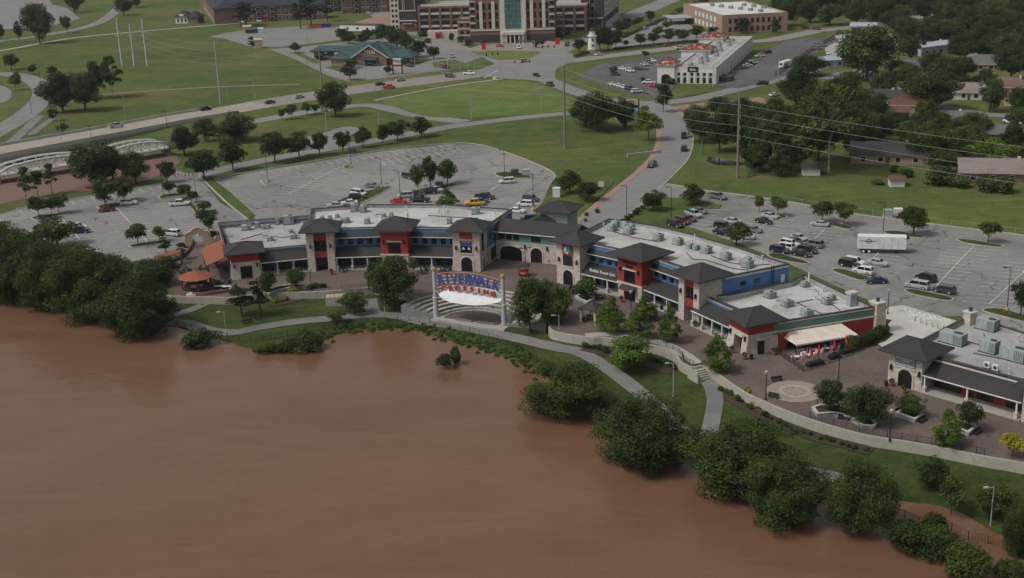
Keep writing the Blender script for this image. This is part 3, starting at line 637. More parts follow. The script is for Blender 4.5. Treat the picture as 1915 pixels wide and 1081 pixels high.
# striped crossing beside the pale pavement, lane lines on the roads
for k in range(13):
    t = k/12; a = G(1690+t*112, 578+t*29); b = G(1704+t*98, 594+t*17)
    line(plaza, a, b, 0.45, Z4)
for (p0, p1, n) in [((500, 193), (860, 141), 26), ((1100, 108), (1300, 84), 14)]:
    a = G(*p0); b = G(*p1)
    for k in range(n): line(lotB, a.lerp(b, k/n), a.lerp(b, (k+.4)/n), 0.16, Z4+0.02)
line(lotB, G(905, 147), G(930, 133), .5, Z4+.03); line(lotB, G(1000, 103), G(1060, 106), .5, Z4+.03); line(lotB, G(1035, 150), G(995, 151), .5, Z4+.03)
# ------------------------------------------------------------------ paths on the river bank
road('path', [(325, 590), (365, 577), (405, 565), (442, 556)], 2.4, 0.05, M['path'], drape=True)
road('path', [(318, 602), (350, 606), (395, 620), (440, 622), (480, 614), (520, 607), (600, 598), (680, 590), (740, 591), (800, 603), (870, 613), (960, 632), (1040, 650), (1085, 660), (1125, 682), (1165, 710), (1205, 742), (1250, 785), (1285, 815)], 3.2, 0.05, M['path'], drape=True)
road('path', [(1310, 705), (1330, 722), (1337, 750), (1332, 785), (1322, 825), (1315, 850)], 2.8, 0.06, M['path'], drape=True)
road('path', [(692, 560), (694, 572), (700, 588)], 3.0, 0.06, M['path'], drape=True)
road('path', [(1440, 870), (1490, 880), (1560, 895), (1640, 915)], 3.4, 0.05, M['path'], drape=True)
# ================================================================== KITS: trees, cars, lamps, roof units
def leafcloud(rng, clumps, n, size, flat=0.35, full=False):
    """leaf-sized quads on the outsides of many small clumps -> (verts, faces)"""
    cl = np.array(clumps); w = cl[:, 3]*cl[:, 4]; w = w/w.sum()
    idx = rng.choice(len(cl), n, p=w)
    d = rng.normal(size=(n, 3)); d /= np.linalg.norm(d, axis=1)[:, None]
    if not full: d[:, 2] = np.where(d[:, 2] < -0.5, -d[:, 2]*0.6, d[:, 2])
    r = 0.45+0.6*rng.random(n)**0.6
    P = cl[idx, :3]+d*r[:, None]*cl[idx, 3:6]
    nrm = d*0.8+rng.normal(size=(n, 3))*0.6+np.array([0, 0, flat]); nrm /= np.linalg.norm(nrm, axis=1)[:, None]
    t = np.cross(nrm, rng.normal(size=(n, 3))); t /= np.linalg.norm(t, axis=1)[:, None]; b = np.cross(nrm, t)
    s = size*(0.55+0.9*rng.random(n))[:, None]; a = 0.45+0.35*rng.random(n)[:, None]
    V = np.empty((n, 4, 3)); V[:, 0] = P-t*s; V[:, 1] = P-b*s*a+nrm*s*.15; V[:, 2] = P+t*s; V[:, 3] = P+b*s*a+nrm*s*.15
    return V.reshape(-1, 3)
def quadmesh(name, V, mat, asp=None):
    me = bpy.data.meshes.new(name); n = len(V)//4
    me.vertices.add(len(V)); me.vertices.foreach_set('co', V.astype(np.float32).ravel())
    me.loops.add(n*4); me.loops.foreach_set('vertex_index', np.arange(n*4, dtype=np.int32))
    me.polygons.add(n); me.polygons.foreach_set('loop_start', np.arange(0, n*4, 4, dtype=np.int32)); me.polygons.foreach_set('loop_total', np.full(n, 4, dtype=np.int32))
    me.materials.append(mat); me.update(); me.validate(); return me
def crown_clumps(rng, kind):
    out = []
    def add(x, y, z, r, rz=None): out.append((x, y, z, r, r*(0.9+.2*rng.random()), rz or r*0.8))
    if kind in ('round', 'wide', 'river', 'bush', 'small'):
        cz, rz, n, cr = {'round': (.57, .43, 44, .16), 'wide': (.55, .45, 56, .14), 'river': (.42, .56, 95, .12), 'bush': (.42, .55, 24, .22), 'small': (.60, .38, 26, .19)}[kind]
        for k in range(n):
            d = rng.normal(size=3); d /= np.linalg.norm(d)
            q = (0.62+0.38*rng.random()) if k % 4 else 0.6*rng.random()
            wob = 0.80+.32*rng.random(); r_ = cr*(.7+.6*rng.random())
            add(d[0]*q*(.5-cr*.75)*wob, d[1]*q*(.5-cr*.75)*wob, cz+d[2]*q*(rz-cr*.55)*wob, r_)
    elif kind == 'cone':
        for k in range(90):
            t = rng.random(); z = .10+.86*t; rad = .46*(1-t)**.75*min(1, .45+t*3)
            a = rng.random()*6.283; q = rad*rng.random()**.4
            add(math.cos(a)*q, math.sin(a)*q, z-.04*q, .075+.05*(1-t), .055)
    elif kind == 'pine':
        for k in range(20):
            z = .38+.6*rng.random(); rad = .42*(1-abs(z-.62)*1.3); a = rng.random()*6.283; q = rad*rng.random()**.6
            add(math.cos(a)*q, math.sin(a)*q, z, .11+.08*rng.random(), .05)
    elif kind == 'tall':
        for k in range(46):
            z = .30+.68*rng.random()**.8; rad = .46*math.sin(min(1, (1.05-z)*1.7)*1.57); a = rng.random()*6.283; q = rad*rng.random()**.5
            add(math.cos(a)*q, math.sin(a)*q, z, .10+.06*rng.random(), .065)
    elif kind == 'poplar':
        for k in range(16):
            z = .35+.62*rng.random(); rad = .36*(1.15-z); a = rng.random()*6.283; q = rad*rng.random()**.5
            add(math.cos(a)*q, math.sin(a)*q, z, .16, .06)
    return out
def trunk_mesh(rng, kind, mat):
    mb = MB(); th = {'round': .5, 'wide': .45, 'river': .35, 'bush': .25, 'small': .5, 'cone': .9, 'pine': .95, 'tall': .7, 'poplar': .9}[kind]
    r0 = {'bush': .02, 'small': .02, 'poplar': .02, 'tall': .017}.get(kind, .028)
    mb.tube([(0, 0, -.04), (0.004, 0, th*.3), (.012*rng.normal(), .012*rng.normal(), th)], [r0*1.35, r0, r0*.35], 7)
    if kind not in ('cone', 'poplar'):
        for k in range(7 if kind != 'bush' else 4):
            a = k*2.4+rng.random(); z = th*(.45+.5*rng.random()); L = .22+.14*rng.random()
            mb.tube([(0, 0, z), (math.cos(a)*L*.5, math.sin(a)*L*.5, z+L*.42), (math.cos(a)*L, math.sin(a)*L, z+L*.95)], [r0*.55, r0*.38, r0*.12], 5)
    return mb.mesh('trunk', mat)
PROTO = {}
def make_proto(key, kind, leafmat, n, size, seed, bark='bark'):
    rng = np.random.default_rng(seed)
    cl = crown_clumps(rng, kind)
    V = leafcloud(rng, cl, n, size, full=kind in ('river', 'bush', 'wide')); rad = np.percentile(np.hypot(V[:, 0], V[:, 1]), 97.5); V[:, :2] *= .5/rad; V[:, 2] *= 1/np.percentile(V[:, 2], 99.5)
    PROTO[key] = (trunk_mesh(rng, kind, M[bark]), quadmesh('crown', V, M[leafmat]))
for i in range(3):
    make_proto(f'round{i}', 'round', 'leaf_mid', 6500, .024, 10+i); make_proto(f'dark{i}', 'round', 'leaf_dark', 6500, .024, 20+i)
    make_proto(f'wide{i}', 'wide', 'leaf_dark', 13000, .0165, 30+i); make_proto(f'river{i}', 'river', 'leaf_river', 42000, .0098, 40+i)
    make_proto(f'small{i}', 'small', 'leaf_mid', 3600, .031, 50+i); make_proto(f'bush{i}', 'bush', 'leaf_mid', 2600, .042, 60+i)
    make_proto(f'wood{i}', 'wide', 'leaf_mid', 11000, .018, 110+i)
for i in range(2):
    make_proto(f'cone{i}', 'cone', 'leaf_bright', 12000, .0145, 70+i); make_proto(f'pine{i}', 'pine', 'leaf_pine', 4500, .022, 80+i)
    make_proto(f'tall{i}', 'tall', 'leaf_mid', 13000, .0155, 90+i, 'bark_pale'); make_proto(f'poplar{i}', 'poplar', 'leaf_mid', 1100, .04, 100+i)
    make_proto(f'shrub{i}', 'bush', 'leaf_river', 7000, .026, 130+i)
    make_proto(f'fresh{i}', 'round', 'leaf_bright', 7000, .022, 140+i)
make_proto('gold0', 'small', 'leaf_yellow', 2400, .04, 120); make_proto('goldbush0', 'bush', 'leaf_yellow', 900, .06, 121)
_tc = [0]
def tree(key, x, y, wpx, hpx, label, group=None, cat='tree', name='shade_tree', on=None, dz=0.0, k=1.0):
    """a tree whose foot stands at photo pixel (x, y); wpx, hpx its crown width and height there"""
    p = B(x, y) if on == 'bank' else G(x, y, 0)
    s = pxm(p); w = wpx/s; h = max((hpx-0.12*wpx)/(s*0.93), w*.35)*k
    fam = [q for q in PROTO if q.rstrip('0123456789') == key]
    _tc[0] += 1; tr, cr = PROTO[fam[_tc[0] % len(fam)]]
    if on == 'bank' and key in ('river', 'shrub'): dz -= .35
    t = thing(name, p+Vector((0, 0, dz)), label, cat, group, local=True); rv = random.Random(_tc[0]*7+3); t.rotation_euler = (rv.uniform(-.05, .05), rv.uniform(-.05, .05), (_tc[0]*2.399) % 6.283); t.scale = (w*rv.uniform(.90, 1.12), w*rv.uniform(.90, 1.12), h*rv.uniform(.94, 1.06))
    for nm, me in (('trunk', tr), ('crown', cr)):
        o = bpy.data.objects.new(nm, me); COL.objects.link(o); o.parent = t
    return t
# ------------------------------------------------------------------ cars
def car_kit(kind):
    """x forward, metres; returns {part: [(mesh, matrix)]}"""
    S = {'sedan': dict(L=4.7, W=1.80, belt=.92, roof=1.43, hood=.95, hx=1.05, wx=.45, rx=-1.0, tx=-1.65, ground=.20, tail=.98),
         'suv': dict(L=4.75, W=1.88, belt=1.08, roof=1.74, hood=1.05, hx=1.25, wx=.72, rx=-1.95, tx=-2.25, ground=.26, tail=1.08),
         'pickup': dict(L=5.7, W=1.95, belt=1.15, roof=1.85, hood=1.12, hx=1.45, wx=.90, rx=-.85, tx=-1.05, ground=.32, tail=1.12),
         'van': dict(L=5.0, W=1.95, belt=1.10, roof=1.78, hood=1.0, hx=1.75, wx=1.05, rx=-2.15, tx=-2.4, ground=.22, tail=1.1)}[kind]
    L, Wd = S['L'], S['W']; h = L/2; hw = Wd/2
    mb = MB()
    st = [(-h, .86, .45, S['tail']*.93), (-h+.12, .95, S['ground']+.08, S['tail']), (S['tx'], 1, S['ground'], S['belt']), (0, 1, S['ground'], S['belt']), (S['hx'], 1, S['ground'], S['hood']), (h-.35, .97, S['ground']+.02, S['hood']*.88), (h-.04, .86, .40, S['hood']*.74)]
    rings = []
    for x, kw, z0, z1 in st:
        w = hw*kw; zm = z0+(z1-z0)*.55
        rings.append([(x, -w*.94, z0), (x, w*.94, z0), (x, w, zm), (x, w*.93, z1-.05), (x, w*.80, z1), (x, -w*.80, z1), (x, -w*.93, z1-.05), (x, -w, zm)])
    mb.loft(rings)
    zr = S['roof']; wb = hw*.90; wr_ = hw*.74
    cab = [(S['hx'], S['hood']), (S['wx'], zr-.04), (S['rx'], zr-.02), (S['tx'], S['belt'])]
    if kind == 'pickup':
        mb2 = MB(); mb2.box(W0, -h+.12, S['tx']-.08, -hw*.80, hw*.80, .62, .66); 
    # roof panel and pillars
    (x0, z0), (x1, z1), (x2, z2), (x3, z3) = cab
    mb.loft([[(x1-.02, -wr_, z1-.05), (x1-.02, wr_, z1-.05), (x1-.06, wr_*.9, z1+.02), (x1-.06, -wr_*.9, z1+.02)], [(x2, -wr_, z2-.05), (x2, wr_, z2-.05), (x2+.04, wr_*.9, z2+.02), (x2+.04, -wr_*.9, z2+.02)]])
    for sgn in (-1, 1):
        for (xa, za, xb, zb) in ((x0, z0, x1, z1), (x3, z3, x2, z2), ((x1+x2)/2, S['belt'], (x1+x2)/2, zr-.03)):
            mb.beam((xa, sgn*wb, za-.03), (xb, sgn*wr_, zb-.02), .09, .07)
    P = {'body': [(mb.mesh('body', M['paint']), Matrix())]}
    g = MB(); gl = M['glass']
    def pane(name, pts):
        q = MB(); q.poly(pts); q.poly([Vector(p)-Vector((0, 0, .03)) for p in reversed(pts)]); P.setdefault(name, []).append((q.mesh(name, gl), Matrix()))
    pane('windscreen', [(x0, -wb, z0), (x0, wb, z0), (x1, wr_, z1-.03), (x1, -wr_, z1-.03)])
    pane('rear_window', [(x3, wb, z3), (x3, -wb, z3), (x2, -wr_, z2-.03), (x2, wr_, z2-.03)])
    for sgn in (-1, 1):
        pts = [(x3, sgn*wb, z3-.01), (x0, sgn*wb, z0-.01), (x1, sgn*wr_, z1-.04), (x2, sgn*wr_, z2-.04)]
        pane('side_window', pts if sgn < 0 else pts[::-1])
    if kind == 'pickup':
        q = MB(); q.box(W0, -h+.14, S['tx']-.06, -hw*.76, hw*.76, S['belt']-.02, S['belt']+.012); P['bed'] = [(q.mesh('bed', M['black']), Matrix())]
    wr2 = .34 if kind == 'sedan' else .38
    ty = MB(); n = 14
    rr = lambda y, r: [(r*math.cos(6.2832*k/n), y, r*math.sin(6.2832*k/n)) for k in range(n)]
    ty.loft([rr(-.11, wr2*.6), rr(-.12, wr2*.93), rr(-.08, wr2), rr(.08, wr2), rr(.12, wr2*.93), rr(.11, wr2*.6)]); tm = ty.mesh('wheel', M['rubber'])
    rm = MB(); rm.loft([rr(-.115, wr2*.58), rr(.115, wr2*.58)]); rmm = rm.mesh('rim', M['steel'])
    P['wheel'] = []
    for xx in (h-.95, -h+1.0):
        for sgn in (-1, 1): P['wheel'].append((tm, Matrix.Translation((xx, sgn*(hw-.10), wr2)), rmm))
    for nm, xx, mat, zz in (('headlight', h-.08, M['white'], S['hood']*.66), ('tail_light', -h+.03, M['fabric_red'], S['tail']*.80)):
        P[nm] = []
        for sgn in (-1, 1):
            q = MB(); q.box(W0, xx-.07, xx+.06, sgn*hw*.66-.2, sgn*hw*.66+.2, zz-.08, zz+.08); P[nm].append((q.mesh(nm, mat), Matrix()))
    return P
CARS = {k: car_kit(k) for k in ('sedan', 'suv', 'pickup', 'van')}
CCOL = {'white': (.62, .62, .61, 1), 'silver': (.36, .37, .38, 1), 'grey': (.14, .145, .15, 1), 'black': (.014, .014, .016, 1), 'dark red': (.13, .012, .014, 1), 'red': (.42, .018, .02, 1), 'dark blue': (.014, .022, .06, 1),
        'blue': (.03, .08, .24, 1), 'yellow': (.62, .38, .02, 1), 'charcoal': (.045, .047, .05, 1), 'pale blue': (.28, .36, .46, 1), 'bronze': (.10, .075, .06, 1)}
KW = {'sedan': 'sedan', 'suv': 'sport utility vehicle', 'pickup': 'pickup truck', 'van': 'minivan'}
def car(kind, col, x, y, dx, dy, where, group=None, z=0.06, parts=True):
    """a car standing on photo pixel (x, y), its nose towards (x+dx, y+dy)"""
    p = G(x, y, 0); q = G(x+dx, y+dy, 0); a = math.atan2(q.y-p.y, q.x-p.x)
    t = thing({'sedan': 'sedan', 'suv': 'suv', 'pickup': 'pickup_truck', 'van': 'minivan'}[kind], Vector((p.x, p.y, z)), f'{col} {KW[kind]} {where}', {'pickup': 'pickup truck', 'van': 'van', 'suv': 'suv', 'sedan': 'car'}[kind], group, local=True)
    t.rotation_euler.z = a
    for nm, lst in CARS[kind].items():
        if not parts and nm in ('headlight', 'tail_light'): continue
        for it in lst:
            o = bpy.data.objects.new(nm, it[0]); COL.objects.link(o); o.parent = t; o.matrix_local = it[1]; o.color = CCOL[col]
            if nm == 'wheel' and parts:
                r = bpy.data.objects.new('rim', it[2]); COL.objects.link(r); r.parent = o
    return t
# ------------------------------------------------------------------ roof plant
def hvac_kit():
    a = MB(); a.box(W0, -.5, .5, -.5, .5, .06, 1.0); body = a.mesh('cabinet', M['grey_green'])
    b = MB()
    for k in range(5): b.box(W0, .12+k*.075, .16+k*.075, -.508, .508, .14, .92)
    for k in range(6): b.box(W0, -.508, .508, -.40+k*.14, -.37+k*.14, .14, .92)
    b.box(W0, -.42, -.405, -.504, .504, .1, .97); b.box(W0, -.12, -.105, -.504, .504, .1, .97)
    gr = b.mesh('grille', M['grille_grey'])
    c = MB(); c.lathe((.22, 0, 0), [(.20, .99), (.215, 1.06), (.17, 1.06), (.15, 1.01)], 14); fan = c.mesh('fan_ring', M['trim_dark'])
    d = MB(); d.box(W0, -.56, .56, -.56, .56, -.02, .07); cu = d.mesh('base_curb', M['trim_dark'])
    return [('cabinet', body), ('grille', gr), ('fan_ring', fan), ('base_curb', cu)]
HV = hvac_kit()
def hvac(x, y, z, w, d, h, ang, label, group):
    p = G(x, y, z); t = thing('rooftop_air_conditioner', p, label, 'air conditioner', group, local=True)
    t.scale = (w, d, h); t.rotation_euler.z = ang
    for nm, me in HV:
        o = bpy.data.objects.new(nm, me); COL.objects.link(o); o.parent = t
    return t
def vent(x, y, z, r, h, label, group, white=False):
    p = G(x, y, z); t = thing('roof_vent', p, label, 'vent', group)
    a = MB(); a.lathe(p, [(r*1.8, -.02), (r*1.8, .06), (r, .1), (r, h)], 10); a.build('pipe', M['steel' if not white else 'white'], t)
    if not white:
        b = MB(); b.lathe(p, [(r*1.7, h), (r*1.9, h+.1), (r*.5, h+.3)], 10); b.build('cap', M['steel'], t)
    return t
# ------------------------------------------------------------------ lamps and poles
def lamp(x, y, h, label, group=None, arms=1, mat='iron', base=None, z=None, ang=0.0, name='lamp_post'):
    p = B(x, y) if z == 'bank' else G(x, y, z or 0)
    t = thing(name, p, label, 'lamp post', group); fr = Fr((p.x, p.y), ang)
    a = MB(); a.tube([p+Vector((0, 0, -.1)), p+Vector((0, 0, h))], [.10, .065], 8); a.build('pole', M[mat], t)
    for k in range(arms):
        f = Fr((p.x, p.y), ang+k*math.pi)
        b = MB(); b.beam(f.p(0, 0, p.z+h-.05), f.p(1.1, 0, p.z+h+.02), .08); b.build('arm', M[mat], t)
        c = MB(); c.box(f, .8, 1.5, -.2, .2, p.z+h-.02, p.z+h+.14); c.build('lamp_head', M[mat], t)
    if base:
        b = MB(); b.lathe(p, [(.32, -.1), (.32, .75), (.27, .85)], 12); b.build('base', M[base], t)
    return t
def lantern_post(x, y, h, label, group, z=0, mat='iron', name='lamp_post'):
    p = B(x, y) if z == 'bank' else G(x, y, z)
    t = thing(name, p, label, 'lamp post', group)
    a = MB(); a.lathe(p, [(.2, -.1), (.2, .3), (.10, .5), (.07, h)], 8); a.build('pole', M[mat], t)
    b = MB(); b.lathe(p, [(.07, h), (.28, h+.15), (.32, h+.55), (.05, h+.75)], 8); b.build('lantern', M['lamp_grey'], t)
    return t
def fence(pts, h, step, label, group=None, mat='iron', rails=(0.12, 0.95), pr=.04, pickets=0.0, name='fence'):
    pts = resample(pts, step); c = pts[len(pts)//2]
    t = thing(name, c, label, 'fence', group)
    pm = MB(); pm.box(W0, -pr, pr, -pr, pr, -.15, h); pme = pm.mesh('post', M[mat])
    for p in pts: piece('post', pme, t, Matrix.Translation(p-c))
    for r_ in rails:
        a = MB(); a.tube([p+Vector((0, 0, h*r_)) for p in pts], pr*.7, 4); a.build('rail', M[mat], t)
    if pickets:
        a = MB()
        for q in resample(pts, pickets):
            a.box(Fr((q.x, q.y), 0), -.012, .012, -.012, .012, q.z+h*rails[0], q.z+h*rails[-1])
        o = a.build('pickets', M[mat], t); o['kind'] = 'stuff'
    return t
# ================================================================== THE RIVERSIDE SHOPS
UNIT = {}
def unit(mat):
    if mat.name not in UNIT:
        u = MB(); u.box(W0, -.5, .5, -.5, .5, 0, 1); UNIT[mat.name] = u.mesh('block', mat)
    return UNIT[mat.name]
def part(parent, name, mat, fr, u0, u1, v0, v1, z0, z1):
    """a box-shaped part; alike boxes share one mesh"""
    c = fr.p((u0+u1)/2, (v0+v1)/2, z0)
    return piece(name, unit(M[mat]), parent, Matrix.Translation(c-BASE[parent.name]) @ Matrix.Rotation(fr.a, 4, 'Z') @ Matrix.Diagonal((abs(u1-u0), abs(v1-v0), z1-z0, 1)))
def inset(poly, d):
    P = [Vector((p[0], p[1])) for p in poly]; n = len(P); out = []
    for i in range(n):
        a, b, c = P[i-1], P[i], P[(i+1) % n]
        e1 = (b-a).normalized(); e2 = (c-b).normalized(); n1 = Vector((-e1.y, e1.x)); n2 = Vector((-e2.y, e2.x))
        bis = (n1+n2); bis = bis/max(bis.length_squared, .3)*2
        out.append(b+bis*d)
    return out
def mass(bld, poly, zt, zr, wallmat, roofmat='membrane', cap='trim_dark', inner='membrane_dirty', th=.35, extra=None):
    if area2(poly) < 0: poly = poly[::-1]
    inn = inset(poly, th); n = len(poly); mb = MB()
    for k in range(n):
        a, b = poly[k], poly[(k+1) % n]; c, d = inn[k], inn[(k+1) % n]
        mb.poly([(a[0], a[1], 0), (b[0], b[1], 0), (b[0], b[1], zt), (a[0], a[1], zt)], 0)
        mb.poly([(d[0], d[1], zr-.1), (c[0], c[1], zr-.1), (c[0], c[1], zt), (d[0], d[1], zt)], 1)
    mb.build('wall', [M[wallmat], M[inner]], bld)
    mb = MB(); o1 = inset(poly, -.08); i1 = inset(poly, th+.06)
    for k in range(n):
        a, b, c, d = o1[k], o1[(k+1) % n], i1[(k+1) % n], i1[k]
        mb.poly([(a[0], a[1], zt+.12), (b[0], b[1], zt+.12), (c[0], c[1], zt+.12), (d[0], d[1], zt+.12)])
        mb.poly([(a[0], a[1], zt-.12), (b[0], b[1], zt-.12), (b[0], b[1], zt+.12), (a[0], a[1], zt+.12)])
        mb.poly([(c[0], c[1], zt-.05), (d[0], d[1], zt-.05), (d[0], d[1], zt+.12), (c[0], c[1], zt+.12)])
    mb.build('parapet_cap', M[cap], bld)
    mb = MB(); mb.poly([(p[0], p[1], zr) for p in inset(poly, th-.05)]); mb.build('roof', M[roofmat], bld)
def slab(bld, name, mat, fr, u0, u1, va, za, vb, zb, th=.16):
    """a sloping roof slab from (va, za) down to (vb, zb)"""
    mb = MB(); mb.loft([[fr.p(u, va, za), fr.p(u, vb, zb), fr.p(u, vb, zb-th), fr.p(u, va, za-th)] for u in (u1, u0)]); return mb.build(name, M[mat], bld)
def storefront(bld, fr, L, zt, two=True, wallmat='blue', proj=3.1, bay=3.6, doors=(), trimmat='white'):
    part(bld, 'facade', wallmat, fr, 0, L, 0, .34, 0, zt)
    part(bld, 'coping', 'cream', fr, 0, L, -.14, .30, zt+.002, zt+.24); part(bld, 'coping_cap', 'trim_dark', fr, 0, L, -.18, .36, zt+.245, zt+.34)
    part(bld, 'porch_floor', 'concrete', fr, 0, L, -proj-.3, -.005, 0.03, .16)
    n = max(1, round(L/bay)); b = L/n
    for k in range(n):
        if k in doors: part(bld, 'door', 'glass_shop', fr, k*b+b*.35, k*b+b*.65, -.06, -.004, .165, 2.6)
        else: part(bld, 'shop_window', 'glass_shop', fr, k*b+.22, (k+1)*b-.55, -.06, -.004, .3, 3.0)
    top = 4.95 if two else min(5.1, zt-.5)
    slab(bld, 'porch_roof', 'roof_dark', fr, .02, L-.02, -.005, top, -proj, 3.15)
    part(bld, 'gutter', trimmat, fr, 0, L, -proj-.12, -proj-.002, 2.98, 3.17)
    m = max(2, n)
    for k in range(m+1):
        u = .35+(L-.7)*k/m
        q = part(bld, 'porch_post', 'white', fr, u-.11, u+.11, -proj+.08, -proj+.30, 1.1, 3.06)
        part(bld, 'post_pedestal', 'stone', fr, u-.3, u+.3, -proj-.10, -proj+.5, .03, 1.1)
    if two:
        n2 = max(1, round(L/2.35)); b2 = L/n2
        for k in range(n2):
            w = part(bld, 'window', 'glass', fr, k*b2+b2*.27, k*b2+b2*.80, -.05, -.004, 5.3, 6.9)
        for k in range(n2+1):
            u = min(max(k*b2, .3), L-.3); part(bld, 'pilaster', wallmat, fr, u-.28, u+.28, -.12, -.004, 5.0, 7.4)
        slab(bld, 'upper_awning', 'roof_dark', fr, .02, L-.02, -.005, 8.1, -1.05, 7.2)
        part(bld, 'awning_fascia', trimmat, fr, 0, L, -1.14, -1.052, 7.05, 7.21)
def hip(bld, fr, hu, hv, ez, rise, mat='roof_dark', name='tower_roof', ridge=0.0, fas='trim_dark', soffit=True):
    mb = MB(); c = [fr.p(-hu, -hv, ez), fr.p(hu, -hv, ez), fr.p(hu, hv, ez), fr.p(-hu, hv, ez)]
    r0, r1 = fr.p(-ridge, 0, ez+rise), fr.p(ridge, 0, ez+rise)
    if ridge > 0: mb.poly([c[0], c[1], r1, r0]).poly([c[1], c[2], r1]).poly([c[2], c[3], r0, r1]).poly([c[3], c[0], r0])
    else:
        for k in range(4): mb.poly([c[k], c[(k+1) % 4], r0])
    o = mb.build(name, M[mat], bld)
    m2 = MB()
    cb = [p-Vector((0, 0, .22)) for p in c]
    for k in range(4): m2.poly([cb[k], cb[(k+1) % 4], c[(k+1) % 4], c[k]])
    m2.poly(cb[::-1]); m2.build('fascia', M[fas], o)
    if ridge == 0 and rise > 1.2:
        for k in range(4):
            m3_ = MB(); m3_.tube([c[k]+Vector((0, 0, .03)), r0+Vector((0, 0, .03))], .07, 5); m3_.build('hip_cap', M['trim_dark'], o)
    return o
def lantern(tw, fr, u, z):
    part(tw, 'wall_lantern', 'iron', fr, u-.16, u+.16, -.45, -.10, z, z+.85); part(tw, 'lantern_bracket', 'iron', fr, u-.06, u+.06, -.30, -.004, z+.85, z+1.0)
def arch(tw, fr, uc, w, zs, z0=0.04, mat='glass_shop', trim='cream', name='archway_shade', k=1.0):
    """an arched opening: flat panel, by default dark in place of the shade inside, and a proud surround"""
    n = 10; r = w/2
    pts = [(uc-r, z0), (uc+r, z0)]+[(uc+r*math.cos(math.pi*i/n), zs+k*r*math.sin(math.pi*i/n)) for i in range(n+1)]
    mb = MB(); mb.poly([fr.p(u, -.02, z) for u, z in pts]); o = mb.build(name, M[mat], tw)  # default dark colour stands in for deep shade within the arch
    t = .28; mb = MB()
    inn = [(uc+r, z0)]+[(uc+r*math.cos(math.pi*i/n), zs+k*r*math.sin(math.pi*i/n)) for i in range(n+1)]+[(uc-r, z0)]
    out = [(uc+r+t, z0)]+[(uc+(r+t)*math.cos(math.pi*i/n), zs+(k*r+t)*math.sin(math.pi*i/n)) for i in range(n+1)]+[(uc-r-t, z0)]
    mb.loft([[fr.p(a[0], -.14, a[1]), fr.p(b[0], -.14, b[1]), fr.p(b[0], -.003, b[1]), fr.p(a[0], -.003, a[1])] for a, b in zip(inn, out)])
    mb.build('arch_surround', M[trim], tw)
def tower_frames(c, ang, hw):
    fr = Fr(c, ang); return fr, Fr(fr.o-fr.U*hw-fr.V*hw, ang), Fr(fr.o+fr.U*hw-fr.V*hw, ang+math.pi/2), Fr(fr.o-fr.U*hw+fr.V*hw, ang-math.pi/2)
